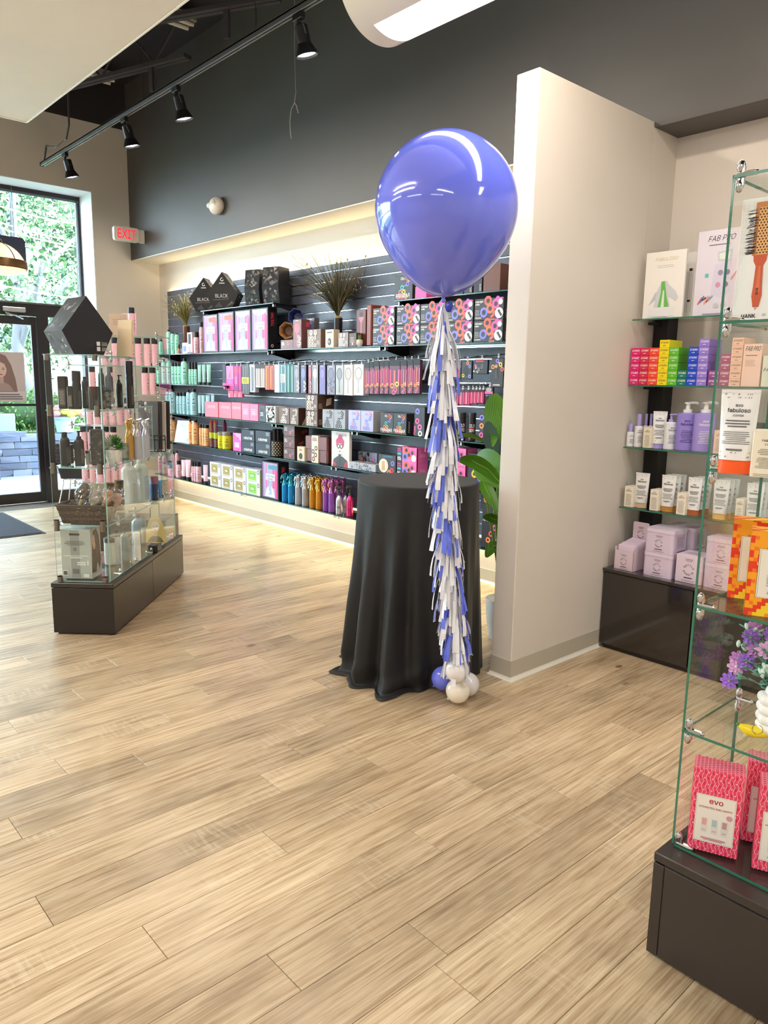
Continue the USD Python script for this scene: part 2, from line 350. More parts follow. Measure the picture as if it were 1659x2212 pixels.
struct('ceiling', MB().box(WL - .43, WR, WF, WB + .12, ZC, ZC + .1).get(), BLACKCEIL)
# the partition that ends towards the viewer
struct('wall_partition', MB().box(-2.525, -2.387, 3.10, YD, 0, 3.08, .004).box(-2.525, -2.387, YD, WB, 0, ZS).get(), PAINT)
def cove(name, pts):
    """Rubber cove base: a flat band with a toe that runs out onto the floor, along a polyline with the wall on its left."""
    b, t = MB(), MB(); pts = [np.array(p, float) for p in pts]
    def off(d):
        o = []
        for i, p in enumerate(pts):
            ns = []
            for a, c in ((i - 1, i), (i, i + 1)):
                if 0 <= a and c < len(pts):
                    e = pts[c] - pts[a]; e /= np.linalg.norm(e); ns.append(np.array([e[1], -e[0]]))
            n = sum(ns); n = n / (n @ ns[0]); o.append(p + n * d)
        return o
    prof = [(0.0, .115), (.004, .1145), (.0045, .022)]; toe = [(.0045, .022), (.007, .012), (.016, .004), (.018, 0.0005)]
    for B, pr in ((b, prof), (t, toe)):
        rows = [[(*q, z) for q in off(d)] for d, z in pr]; n = len(pts)
        v = np.array(rows).reshape(-1, 3)
        B.add(v, [[r * n + i, r * n + i + 1, (r + 1) * n + i + 1, (r + 1) * n + i] for r in range(len(pr) - 1) for i in range(n - 1)])
    g = group_struct(name); part(g, 'band', b.get(), COVE, smooth=30); part(g, 'toe', t.get(), COVE_TOE, smooth=40)
cove('baseboard_partition', [(-2.525, WB), (-2.525, 3.10), (-2.387, 3.10), (-2.387, 3.955)])
cove('baseboard_back', [(WL, WB), (-2.525, WB)])
cove('baseboard_left', [(WL, OY1 + .02), (WL, WB)])

# ---- storefront: frame posts, sidelight, transom, door
XF = WL - .43
st = group_struct('window_1')
POSTS = [(OY1 - .045, OY1 - .013), (3.11, 3.25), (1.97, 2.11), (.75, .86), (-.5, -.4), (-1.75, -1.65), (-3.0, -2.95)]
b = MB()
for k, (y0, y1) in enumerate(POSTS): b.box(XF - .06, XF + .05, y0, y1, 0, 2.32 if k == 1 else OZ1 - .001, .004)
for z0, z1 in ((OZ1 - .06, OZ1), (2.31, 2.45)): b.box(XF - .058, XF + .048, OY0, OY1, z0, z1, .004)
for y0, y1 in ((3.25, OY1), (OY0, 1.97)): b.box(XF - .055, XF + .045, y0, y1, 0, .14, .004)
part(st, 'window_frame', b.get(), FRAME)
for (y0, y1) in [(POSTS[i + 1][1], POSTS[i][0]) for i in range(len(POSTS) - 1)]:
    if y1 != 3.11: part(st, 'glass_pane', MB().box(XF - .006, XF, 2.11 if y0 == 3.25 else y0, y1, 2.45, OZ1 - .06).get(), WGLASS)
    if y1 != 3.11: part(st, 'glass_pane', MB().box(XF - .006, XF, y0, y1, .14, 2.31).get(), WGLASS)
b = MB().box(XF + .04, XF + .055, 2.11, OY1 - .045, 2.45, 2.47).box(XF + .04, XF + .055, OY1 - .065, OY1 - .045, 2.47, OZ1 - .06).box(XF + .04, XF + .055, 2.11, OY1 - .03, OZ1 - .085, OZ1 - .06)
part(st, 'glazing_bead', b.get(), STEEL)
struct('trim_2', MB().box(XF + .052, WL + .004, OY1 - .012, OY1 - .0005, 0, OZ1 - .0125).box(XF + .052, WL + .004, OY0 + .001, OY1 - .0005, OZ1 - .012, OZ1 - .0005).get(), col((236, 238, 240), .5))
dr = group_struct('door_1')
b = MB().box(XF - .03, XF + .02, 3.05, 3.105, .01, 2.30, .003).box(XF - .03, XF + .02, 2.115, 2.18, .01, 2.30, .003)
b.box(XF - .03, XF + .02, 2.18, 3.05, .01, .135, .003).box(XF - .03, XF + .02, 2.18, 3.05, 2.205, 2.30, .003)
part(dr, 'door_frame', b.get(), FRAME)
part(dr, 'push_bar', MB().box(XF + .02, XF + .05, 2.18, 3.05, 1.22, 1.25, .006).get(), BLK)
part(dr, 'glass_pane', MB().box(XF - .008, XF - .002, 2.18, 3.05, .135, 2.205).get(), WGLASS)
part(dr, 'door_closer', MB().box(XF + .05, XF + .11, 2.72, 2.98, 2.34, 2.40, .01).mesh(tube([(XF + .08, 2.75, 2.33), (XF + .12, 2.85, 2.30), (XF + .06, 2.95, 2.27)], .012)).get(), ALU)

# ================================================================== CEILING THINGS
t = thing('ceiling_panel', 'large white suspended ceiling panel with thin bright edge, top left', 'ceiling panel', (-3.9, .0, 3.6))
part(t, 'panel', MB().box(-2.83, 2.9, -2.3, 2.135, 0, .05, .004).get(), WHITEP)
part(t, 'edge_trim', MB().box(-2.85, 2.9, 2.135, 2.15, -.006, .07, .003).box(-2.85, -2.83, -2.3, 2.15, -.006, .07, .003).get(), col((246, 244, 238), .4))
for x, y in ((-2.4, 1.7), (0, 1.7), (2.4, 1.7), (-2.4, -1.8), (0, -1.8), (2.4, -1.8)):
    part(t, 'hanger_wire', tube([(x, y, .05), (x, y, 1.5)], .002, 4), STEEL)

def joist(px0, px1, lab):
    a, b = at_z(*px0, 4.66), at_z(*px1, 4.66); d = (b - a) / np.linalg.norm(b - a); L0, L1 = -2.2, np.linalg.norm(b - a) + .02
    t = thing('roof_joist', lab, 'roof joist', a, math.atan2(d[1], d[0]))
    part(t, 'bottom_chord', MB().box(L0, L1, -.05, -.008, 0, .035).box(L0, L1, .008, .05, 0, .035).get(), JO)
    part(t, 'top_chord', MB().box(L0, L1, -.05, -.008, .40, .435).box(L0, L1, .008, .05, .40, .435).get(), JO)
    n = 8; xs = np.linspace(L0 + .1, L1 - .05, n + 1)
    for i in range(n): part(t, 'web_rod', tube([(xs[i], 0, .03 if i % 2 else .41), (xs[i + 1], 0, .41 if i % 2 else .03)], .012, 6), JO)
    part(t, 'bridging_strap', MB().box(L1 - .52, L1 - .47, -.012, .012, -.22, .02).get(), JO)
JO = col((70, 63, 66), .55)
joist((243, 168), (402, 127), 'dark open-web roof joist above the track lights, nearer the window')
joist((400, 37), (597, 2), 'dark open-web roof joist at the top edge, nearer the hanging fixture')
def tube_light(px, lab):
    e = at_z(*px, 4.92); t = thing('fluorescent_strip', lab, 'ceiling light', e, 0, 'unlit fluorescent strips up in the dark ceiling')
    part(t, 'housing', MB().box(-.10, .10, -2.4, 0, .03, .09, .005).get(), col((150, 144, 136), .5))
    for x in (-.055, .055): part(t, 'lamp_tube', tube([(x, -2.38, .012), (x, -.02, .012)], .019, 10), col((236, 230, 214), .4), smooth=True)
tube_light((246, 181), 'unlit twin fluorescent strip in the dark ceiling, the lower left one')
tube_light((416, 62), 'unlit twin fluorescent strip in the dark ceiling, the upper right one')

# ---- track lights
TY, TZ, TX0 = 2.90, 3.80, -8.71
t = thing('light_track', 'long dark ceiling track that carries four black spotlights', 'light track', (TX0, TY, TZ))
part(t, 'rail', MB().box(0, 7.3, -.018, -.006, -.02, .02, .002).box(0, 7.3, .006, .018, -.02, .02, .002).box(0, 7.3, -.018, .018, .008, .02).get(), col((112, 112, 116), .35, .4))
part(t, 'end_cap', MB().box(-.03, 0, -.02, .02, -.022, .022, .003).get(), BLK)
for px in ((310, 65), (553, 0)):
    x = x_at(px[0], TY, TZ) - TX0; part(t, 'suspension_wire', tube([(x, 0, .02), (x, 0, ZC - TZ - .01)], .003, 4), STEEL)
cpt = [at_y(u, v, TY) - [TX0, TY, TZ] for u, v in ((147, 120), (147, 205), (149, 270), (143, 300), (122, 317), (100, 315), (97, 335), (94, 352))]
part(t, 'feed_cable', tube(cpt, .010, 6), col((58, 52, 50), .5))
def spot(u, lab):
    x = x_at(u, TY, TZ); d = np.array([.05, .24, -.95]); d /= np.linalg.norm(d); p0 = np.array([x, TY, TZ - .02])
    t = thing('spotlight', lab, 'spotlight', p0)
    part(t, 'track_adapter', MB().box(-.045, .045, -.018, .018, -.04, .0, .004).mesh(tube([(0, 0, -.03), (0, 0, -.07)], .012, 8)).get(), BLK)
    rx = math.asin(-d[1]) * -1; M = dict(rx=math.atan2(d[1], -d[2]), ry=-math.asin(d[0]), t=(0, .015, -.062))
    body = lathe([(.0001, 0), (.036, 0), (.041, -.006), (.041, -.10), (.044, -.105), (.066, -.148), (.070, -.168), (.065, -.168), (.058, -.152)], 24)
    body = (body[0], body[1][:, ::-1])
    part(t, 'lamp_can', move(body, **M), mat('spot_black', (30, 30, 34), .3), smooth=35)
    part(t, 'lamp_face', move((lambda m: (m[0], m[1][:, ::-1]))(lathe([(.0001, -.164), (.035, -.162), (.063, -.154)], 20)), **M), mat('spot_glow', (255, 250, 235), .5, emission_color=(1, .95, .85), emission_strength=14.0), smooth=True)
    part(t, 'yoke', MB().mesh(tube([(0, .0, -.055), (.048, .0, -.075), (.048, .02, -.12)], .006, 6)).get(), BLK)
    l = UsdLux.DiskLight.Define(stage, t + '/lamp'); z = -d; xx = np.cross([1, 0, 0], z); xx /= np.linalg.norm(xx); yy = np.cross(z, xx)
    q = np.array([0, .015, -.062]) + d * .176
    l.AddTransformOp().Set(Gf.Matrix4d(*[*xx, 0, *yy, 0, *z, 0, *q, 1])); l.CreateRadiusAttr(.05); l.CreateIntensityAttr(SPOT); l.CreateColorAttr(Gf.Vec3f(*WARM))
SPOT = 330.0
spot(140, 'black track spotlight nearest the window, at the end of the track')
spot(268, 'black track spotlight second from the window end of the track')
spot(380, 'black track spotlight third from the window, in front of the charcoal wall')
spot(645, 'largest looking black track spotlight, beside the hanging white fixture')
for x in (-3.2, -1.9): rect_light(f'track_lamp_{int(-x * 10)}', (x, TY, TZ - .2), .12, .12, 190.0, WARM, aim=(0, .3, -.95))  # unseen lamps out of view along the track, lighting the back wall

# ---- hanging strip fixture with a perforated belly
e = at_z(816, 98, 3.22)
t = thing('pendant_fixture', 'white curved hanging light fixture with glowing perforated belly, top edge', 'light fixture', e)
def arc_strip(r, a0, a1, x0, x1, th=.003, n=20):
    a = np.linspace(a0, a1, n); o = [(r * math.sin(q), -r * math.cos(q)) for q in a]; i = [((r - th) * math.sin(q), -(r - th) * math.cos(q)) for q in a]
    m = prism(sg.Polygon(o + i[::-1]), x1 - x0); v = m[0]
    return np.stack([v[:, 2] + x0, v[:, 0], v[:, 1] + .255], 1), m[1]
WH = col((232, 226, 214), .35)
for a0, a1 in ((-1.15, -.46), (.46, 1.15)): part(t, 'housing_wing', arc_strip(.255, a0, a1, 0, 2.5), WH, smooth=30)
part(t, 'end_panel', arc_strip(.255, -.46, .46, 0, .10), WH, smooth=30)
graph('perforated_glow', {'g': ('texture_coordinate', {}), 's': ('mapping', {'scale': (95.0, 95.0, 95.0)}), 'v': ('voronoi_texture', {'scale': 1.0, 'randomness': 0.0}), 'r': ('rgb_ramp', {'ramp': [(.22, (1.0, 1.0, .97)), (.34, (.80, .79, .74))]}),
      'p': ('principled_bsdf', {'base_color': (.8, .8, .78), 'roughness': .5, 'emission_strength': .75})}, [('g.object', 's.vector'), ('s.vector', 'v.vector'), ('v.distance', 'r.fac'), ('r.color', 'p.emission_color')])
part(t, 'perforated_diffuser', arc_strip(.256, -.46, .46, .10, 2.4), MATS['perforated_glow'], smooth=30)
for s in (-1, 1): part(t, 'rim', tube([(0, s * .233, .150), (2.5, s * .233, .150)], .006, 8), col((248, 246, 240), .3))
for x in (.3, 2.2): part(t, 'suspension_cable', tube([(x, 0, .2), (x, 0, 1.66)], .002, 4), STEEL)
for (x, y), w in zip(STRIPS, ('over the floor left of the viewer, under the white ceiling panel', 'over the counter bay right of the viewer', 'over the viewer beside the front showcase', 'over the sales floor far left of the viewer', 'behind the viewer on the left side', 'behind the viewer on the right side')):                    # unseen copies of the fixture, out of view, placed around the strip lamps
    q = UsdGeom.Xform.Define(stage, '/World/' + uname('/World', 'pendant_fixture')); place(q, (x - 1.25, y, 3.34)); q.GetPrim().GetReferences().AddInternalReference(t); q.GetPrim().SetInstanceable(True)
    tag(q.GetPrim(), 'unseen white hanging light fixture ' + w, 'light fixture', 'hanging fixtures outside the photo')
rect_light('pendant_lamp_down', e + [1.25, 0, -.012], 2.2, .18, 13.0, NEUT)
rect_light('pendant_lamp_up', e + [1.25, 0, .2], 2.3, .3, 14.0, NEUT, aim=(0, 0, 1))

# ---- loose wire, exit sign, emergency head, dome lamp, sign in the window
q = [at_y(u, v, 3.3) for u, v in ((636, 0), (636, 100), (637, 150), (639, 200), (636, 222), (629, 236), (626, 262), (627, 285), (629, 299))]
t = thing('hanging_wire', 'thin loose wire dangling before the charcoal wall', 'wire', q[0])
part(t, 'wire', tube([a - q[0] for a in q], .0022, 5), col((150, 150, 150), .4))
part(t, 'hook_end', tube([at_y(u, v, 3.3) - q[0] for u, v in ((636, 222), (640, 228), (643, 240), (645, 243), (643, 244))], .0028, 5), col((150, 150, 150), .4))

XE = -9.05
a, b = at_x(246, 485, XE), at_x(301, 527, XE); c = (a + b) / 2
y0, y1, z0, z1 = a[1], b[1], at_x(301, 525, XE)[2], at_x(246, 486, XE)[2]
t = thing('exit_sign', 'white exit sign with glowing red letters at the charcoal wall corner', 'exit sign', (XE, (y0 + y1) / 2, (z0 + z1) / 2))
w, h = y1 - y0, z1 - z0
rr = sg.box(-w / 2 + .03, -h / 2 + .03, w / 2 - .03, h / 2 - .03).buffer(.03, 4)
def face_x(m): v = m[0]; return np.stack([v[:, 2], v[:, 0], v[:, 1]], 1), m[1]
part(t, 'housing', face_x(prism(rr, .055, -.055)), col((225, 221, 212), .4), smooth=30)
RED = mat('exit_red', (150, 8, 14), .5, emission_color=(1.0, .015, .03), emission_strength=1.5)
v, f = text_polys('EXIT', h * .62, True); v = v.copy(); v[:, 0] *= w * .74 / v[:, 0].max(); v -= [w * .37, h * .31]
part(t, 'lettering', (np.column_stack([np.full(len(v), .0015), v]), f), RED)
part(t, 'mounting_canopy', MB().box(-.045, -.01, w / 2 - .004, 4.178 - (y0 + y1) / 2, -.08, .08, .01).get(), col((218, 212, 200), .4))

c = at_y(474, 447, YD)
t = thing('emergency_light', 'small white oval emergency light on the charcoal wall', 'emergency light', c)
part(t, 'body', move(sphere(1, 3), sc=(.105, .07, .088), t=(.02, -.045, 0)), col((224, 216, 204), .35), smooth=True)
part(t, 'lamp_head', move(sphere(.032, 2), sc=(1.7, 1, 1), t=(-.085, -.06, .018)), col((216, 208, 196), .35), smooth=True)
part(t, 'vent_grille', join(*[tube([(.04 + .045 * r * math.cos(q), -.112 + .012 * r, .012 + .04 * r * math.sin(q)) for q in np.linspace(0, 2 * math.pi, 17)], .003, 4) for r in (1, .66, .33)]), col((150, 144, 136), .5))

c = at_z(-3, 585, 2.6); R = 48 / F * np.linalg.norm(c - EYE)
t = thing('dome_lamp', 'cream glass dome lamp with brass band hanging before the window', 'hanging lamp', c)
graph('lamp_glass', {'g': ('geometry', {}), 'p': ('principled_bsdf', {'base_color': tuple(lin((245, 225, 180))), 'roughness': .35, 'emission_color': (1.0, .78, .42), 'emission_strength': .75})}, [])
MATS['lamp_glass'] = mat('lamp_glass2', (248, 230, 190), .35, emission_color=(1.0, .76, .42), emission_strength=.75)
pr = [(R * math.cos(q), .40 * R * 0 + R * 1.05 * math.sin(q)) for q in np.linspace(.12, 1.45, 14)]
part(t, 'glass_shade', lathe(pr, 32), MATS['lamp_glass'], smooth=True)
part(t, 'brass_band', lathe([(R * 1.0, .10), (R * 1.025, .085), (R * 1.03, .03), (R * 1.0, .02)], 32), col((120, 92, 60), .35, .8), smooth=30)
part(t, 'lower_rim', lathe([(R * .999, .05), (R * .93, .0), (R * .6, -.025), (.001, -.03)][::-1], 32), MATS['lamp_glass'], smooth=True)
for k in range(8): part(t, 'rib', tube([(p[0] * 1.005 * math.cos(k * math.pi / 4 + .4), p[0] * 1.005 * math.sin(k * math.pi / 4 + .4), p[1]) for p in pr], .005, 5), col((150, 112, 60), .35, .6))
part(t, 'stem', MB().mesh(tube([(0, 0, R), (0, 0, ZC - c[2] - .002)], .012, 8)).mesh(move(sphere(.05, 2), (0, 0, R * 1.06))).get(), col((80, 66, 52), .35, .7))
a, b = at_x(-60, 500, XF + .06), at_x(57, 577, XF + .06)
t = thing('window_sign', 'dark blue rounded sign panel hung in the transom window', 'sign', (XF + .06, (a[1] + b[1]) / 2, (a[2] + b[2]) / 2))
w, h = b[1] - a[1], a[2] - b[2]
part(t, 'panel', face_x(prism(sg.box(-w / 2 + .05, -h / 2 + .05, w / 2 - .05, h / 2 - .05).buffer(.05, 4), .02, -.01)), col((58, 66, 92), .5))
for y in (-w * .3, w * .3): part(t, 'chain', tube([(0, y, h / 2 - .01), (0, y, OZ1 - (a[2] + b[2]) / 2)], .004, 4), STEEL)
# poster in the door
a, b = at_x(-45, 788, XF), at_x(58, 873, XF)
w, h = b[1] - a[1], .60; zc = 1.27
t = thing('door_poster', 'faded poster of a long-haired woman taped inside the glass door', 'poster', (XF + .003, (a[1] + b[1]) / 2, zc))
part(t, 'sheet', MB().box(-.003, .0, -w / 2, w / 2, 0, h).get(), col((214, 208, 212), .5))
def portrait(a, x, y, s, hair, skin, cloth, bg=None):
    """A plain printed portrait: long hair, oval face, simple features, s tall."""
    a.poly(sg.Polygon([(x - .36 * s, y), (x - .33 * s, y + .35 * s), (x - .25 * s, y + .72 * s), (x - .13 * s, y + .95 * s), (x, y + s), (x + .13 * s, y + .95 * s), (x + .25 * s, y + .72 * s), (x + .34 * s, y + .35 * s), (x + .38 * s, y)]).buffer(.02 * s, 3), hair)
    a.poly(sg.Polygon([(x - .30 * s, y), (x - .2 * s, y + .17 * s), (x - .07 * s, y + .24 * s), (x + .07 * s, y + .24 * s), (x + .2 * s, y + .17 * s), (x + .3 * s, y)]), cloth)
    a.poly(sg.Polygon([(x - .055 * s, y + .22 * s), (x + .055 * s, y + .22 * s), (x + .055 * s, y + .45 * s), (x - .055 * s, y + .45 * s)]), np.array(skin) * .86)
    a.poly(sa.scale(sg.Point(x, y + .59 * s).buffer(1), .145 * s, .205 * s), skin)
    a.poly(sg.Polygon([(x - .17 * s, y + .55 * s), (x - .15 * s, y + .75 * s), (x, y + .86 * s), (x + .15 * s, y + .75 * s), (x + .17 * s, y + .55 * s), (x + .10 * s, y + .74 * s), (x, y + .79 * s), (x - .1 * s, y + .74 * s)]), hair)
    for q in (-1, 1):
        a.poly(sa.scale(sg.Point(x + q * .062 * s, y + .60 * s).buffer(1), .032 * s, .012 * s), (70, 52, 48)); a.rect(x + q * .062 * s - .035 * s, y + .635 * s, x + q * .062 * s + .035 * s, y + .645 * s, np.array(hair) * .8)
    a.line([(x + .008 * s, y + .58 * s), (x + .018 * s, y + .51 * s), (x - .01 * s, y + .505 * s)], .008 * s, np.array(skin) * .8)
    a.poly(sa.scale(sg.Point(x, y + .455 * s).buffer(1), .045 * s, .017 * s), (176, 96, 92))
A = Art().rect(-w / 2 + .01, .13, w / 2 - .01, h - .01, (204, 192, 192)); portrait(A, -.02, .13, .44, (140, 114, 108), (216, 190, 180), (168, 148, 146))
A.greek(-w * .1, .03, w / 2 - .03, .11, 3, (120, 112, 118))
v, f, c = A.done(); printed(t, ((np.stack([v[:, 2] + .0005, v[:, 0], v[:, 1]], 1), f), c))
# entrance mat
t = thing('entrance_mat', 'black ribbed entrance mat on the floor before the glass door', 'mat', (-8.65, 1.75, .0008))
part(t, 'rubber_base', MB().box(-.76, .76, -.7, .7, 0, .006, .003).get(), col((30, 30, 34), .7))
graph('mat_pile', {'g': ('texture_coordinate', {}), 'n': ('noise_texture', {'scale': 160.0}), 'r': ('rgb_ramp', {'ramp': [(.35, tuple(lin((30, 32, 40)))), (.7, tuple(lin((58, 62, 74))))]}), 'b': ('bump', {'strength': .8, 'distance': .004}), 'p': ('principled_bsdf', {'roughness': .95})},
      [('g.object', 'n.vector'), ('n.fac', 'r.fac'), ('r.color', 'p.base_color'), ('n.fac', 'b.height'), ('b.normal', 'p.normal')])
part(t, 'carpet_pile', MB().box(-.73, .73, -.67, .67, .004, .011, .004).get(), MATS['mat_pile'])

# ================================================================== TABLE, BALLOON, GARLAND
TC = at_z(904, 1036, 1.068)[:2]; TR, TH = .332, 1.068
t = thing('cocktail_table', 'tall round cocktail table hidden under a black cloth', 'table', (*TC, 0))
part(t, 'tabletop', lathe(closed([(TR - .012, TH - .028), (TR - .006, TH - .022), (TR - .006, TH - .008), (TR - .012, TH - .004)]), 48), BLK, smooth=30)
part(t, 'post', tube([(0, 0, .03), (0, 0, TH - .02)], .035, 12), STEEL)
part(t, 'base', lathe(closed([(.26, .0), (.26, .012), (.05, .04)]), 32), STEEL, smooth=30)
# angles are measured from the viewer: 0 towards the camera, + to its right
vdir = math.atan2(-TC[1], -TC[0]); PH = np.linspace(-math.pi, math.pi, 361)[:-1]
def ang_interp(pts): 
    a = np.radians([p[0] for p in pts]); v = [p[1] for p in pts]
    return np.interp(PH, np.r_[a[-1] - 2 * math.pi, a, a[0] + 2 * math.pi], np.r_[v[-1], v, v[0]])
hem = ang_interp([(-165, .40), (-120, .39), (-95, .37), (-75, .38), (-55, .41), (-35, .44), (-12, .45), (6, .375), (20, .355), (38, .36), (58, .37), (75, .38), (110, .39), (150, .39)])
hem = np.convolve(np.r_[hem[-8:], hem, hem[:8]], np.ones(17) / 17, 'valid')
folds = sum(A * np.exp(-((PH - math.radians(c)) / math.radians(w)) ** 2) for c, w, A in ((-118, 6, -.02), (-100, 6, .035), (-86, 5, -.025), (-70, 6, .05), (-57, 5, -.035), (-42, 6, .06), (-29, 4.5, -.04), (-17, 5, .055), (-6, 4.5, -.035), (4, 5, .025), (14, 4.5, -.02), (25, 6, .02), (38, 5, -.03), (50, 5, .018), (62, 5, -.016), (78, 5, .0),  (140, 9, .03), (-105, 9, -.02), (-130, 9, .03), (165, 9, -.02)))
prof = [(0.001, TH), (.2, TH), (TR - .01, TH), (TR - .003, TH - .001), (TR + .003, TH - .008)]
V = []
for r, z in prof: V.append(np.stack([r * np.cos(PH + vdir), r * np.sin(PH + vdir), np.full(360, z)], 1))
for s in np.linspace(.03, 1, 46):
    z = TH - .008 - s * (TH - .012)
    r = TR + .003 + (hem - TR) * (s ** 1.25) + folds * min(1, s * 1.6) * (.35 + .65 * s) + .006 * s * np.sin(PH * 23 + 4 * s)
    if s > .86:                                          # the hem gathers where it meets the floor
        k = (s - .86) / .14; r = r + .02 * np.sin(k * 5 + PH * 9) * k * (PH < .7); z = np.maximum(.004, z + .016 * k * np.maximum(0, np.sin(PH * 7 + 2)) * (PH < .7) * (1 - k))
    V.append(np.stack([r * np.cos(PH + vdir), r * np.sin(PH + vdir), np.full(360, z) if np.ndim(z) == 0 else z], 1))
# a fold of cloth lies out on the floor in front and to the left
out = ang_interp([(-180, .0), (-112, .0), (-85, .05), (-60, .05), (-25, .02), (-10, .07), (0, .02), (8, .0), (40, .0), (70, .0)])
for k, z in ((.4, .020), (.8, .010), (1.0, .003)):
    V.append(V[-1] if k == .4 else V[-1]); 
    r = np.linalg.norm(V[-2][:, :2], axis=1) * 0 + np.linalg.norm(V[50][:, :2], axis=1) + out * k
    V[-1] = np.stack([r * np.cos(PH + vdir), r * np.sin(PH + vdir), np.full(360, .004) + z * (out > .004) * (out / .06)], 1)
v = np.vstack(V); n = len(V); f = [[i * 360 + j, (i + 1) * 360 + j, (i + 1) * 360 + (j + 1) % 360, i * 360 + (j + 1) % 360] for i in range(n - 1) for j in range(360)]
graph('black_tablecloth', {'g': ('texture_coordinate', {}), 'n': ('noise_texture', {'scale': 420.0}), 'b': ('bump', {'strength': .15, 'distance': .001}), 'p': ('principled_bsdf', {'base_color': tuple(lin((17, 17, 18))), 'roughness': .6, 'sheen_weight': .12, 'sheen_roughness': .4, 'sheen_tint': (.8, .8, .78)})},
      [('g.object', 'n.vector'), ('n.fac', 'b.height'), ('b.normal', 'p.normal')])
solo('tablecloth', (v, f), MATS['black_tablecloth'], 'black floor-length cloth draped in folds over the round table', 'tablecloth', smooth=True, loc=(*TC, 0))

BY = 2.50
top, bot = at_y(959, 279, BY - .05), at_y(958, 641, BY); bc = at_y(959, 450, BY); BR = 143 / F * np.linalg.norm(bc - EYE) * .992
nz = bot[2]
t = thing('balloon', 'giant glossy periwinkle blue balloon floating above the black table', 'balloon', (bot[0], BY, nz))
hz = .745 * 1.0
pr = []
for q in np.linspace(0, 1, 40):
    a = -math.pi / 2 + q * math.pi; r = BR * math.cos(a); z = BR * 1.02 * math.sin(a)
    if a < 0: z = z * (1.0 + .16 * abs(math.sin(a)) ** 3); r = r * (1 - .06 * abs(math.sin(a)) ** 2)
    pr.append((max(r, .0001), z))
zb = pr[0][1]; pr = [(max(r, .010), z - zb) for r, z in pr[:-1]] + [(.0001, pr[-1][1] - zb)]
BLUE = mat('balloon_blue', (112, 126, 246), .09, specular_ior_level=.6, coat_weight=.5, coat_roughness=.03, subsurface_weight=.12, subsurface_scale=.05)
part(t, 'latex_skin', lathe(pr, 64), BLUE, smooth=True)
part(t, 'knot', move(lathe(closed([(.010, .0), (.007, -.012), (.013, -.022), (.004, -.03)])[::-1], 12), (0, 0, .004)), BLUE, smooth=True)
part(t, 'neck_tail', move(lathe(closed([(.004, -.05), (.016, -.045), (.018, -.02), (.006, -.0)]), 12), (.03, .02, -.02), ry=.5), col((60, 74, 200), .2), smooth=True)

# garland of foil and paper strips; the strips nearest the viewer are parts, the rest fill it out
SIL = mat('silver_strip', (236, 239, 248), .30, .10); SIL2 = mat('white_strip', (240, 242, 250), .45); PER = mat('blue_strip', (104, 124, 240), .42)
g0, g1 = np.array([bot[0], BY, nz - .03]), at_y(985, 1452, 2.66)
wpos = [at_z(989, 1492, .075), at_z(957, 1465, .085), at_z(987, 1447, .19), at_z(1010, 1478, .07)]
gbase = np.array([wpos[2][0], wpos[2][1] + .02, .2])
t = thing('tassel_garland', 'long tassel garland of silver and blue strips hanging below the giant balloon', 'garland', g0)
sway = lambda s: (gbase - g0) * s + np.array([-.02, -.01, 0]) * math.sin(s * math.pi)
part(t, 'cord', tube([sway(s) for s in np.linspace(0, 1, 20)], .003, 5), col((230, 230, 232), .5))
strips = []
R2 = random.Random(11)
towards = math.atan2(-g0[1], -g0[0])
L = np.linalg.norm(gbase - g0)
for k in range(21):
    s0 = .004 + .045 * k; base = sway(s0); blueness = (.1, .22, .36, .42, .2, .42, .28)[k % 7] if k > 1 else .08
    for j in range(30):
        a = j / 30 * 2 * math.pi + R2.uniform(-.1, .1); ln = R2.uniform(.15, .28) * (.9 if k < 2 else 1); w = R2.choice((.014, .019, .025)); ln = min(ln, base[2] + g0[2] - (.25 if j % 5 else .12))
        if ln < .06: continue
        spread = (.012 + .020 * R2.random()) if k == 0 else R2.uniform(.025, .082); tw = R2.uniform(-.9, .9); kick = R2.uniform(.0, .05) if R2.random() < .3 else 0
        P = []
        for q in np.linspace(0, 1, 7):
            rr = .004 + spread * (1 - (1 - q) ** 2) + kick * max(0, q - .6) ** 2 * 2; P.append(base + [rr * math.cos(a), rr * math.sin(a), -ln * q + .008 * math.sin(3 * q + j)])
        P = np.array(P); side = np.array([-math.sin(a), math.cos(a), 0]); rad = np.array([math.cos(a), math.sin(a), 0])
        W = np.array([[side * math.cos(tw * q) + rad * math.sin(tw * q)] for q in np.linspace(0, 1, 7)])[:, 0] * w / 2 * np.linspace(.6, 1, 7)[:, None]
        nrm = np.array([-side * math.sin(tw * q) + rad * math.cos(tw * q) for q in np.linspace(0, 1, 7)]) * .0004
        v = np.stack([P - W + nrm, P + W + nrm, P + W - nrm, P - W - nrm], 1).reshape(-1, 3)
        f = [[i * 4 + c, i * 4 + (c + 1) % 4, i * 4 + 4 + (c + 1) % 4, i * 4 + 4 + c] for i in range(6) for c in range(4)] + [[24, 25, 26, 27]]
        m = PER if R2.random() < blueness else (SIL2 if R2.random() < .6 else SIL)
        strips.append((spread * math.cos(a - towards) + .01 * R2.random(), (v, f), m))
strips.sort(key=lambda q: -q[0])
bulk = {}
for i, (d, m, mm) in enumerate(strips):
    if i < 295: part(t, 'strip', m, mm)
    else: bulk.setdefault(id(mm), (mm, []))[1].append(m)
for mm, ms in bulk.values(): part(t, 'inner_fringe', join(*ms), mm, kind='stuff')
PEARL = mat('pearl_white_latex', (238, 236, 236), .12, coat_weight=.6); CREAM = mat('cream_latex', (240, 232, 216), .12, coat_weight=.6); PALE = mat('pale_latex', (222, 218, 220), .14, coat_weight=.5)
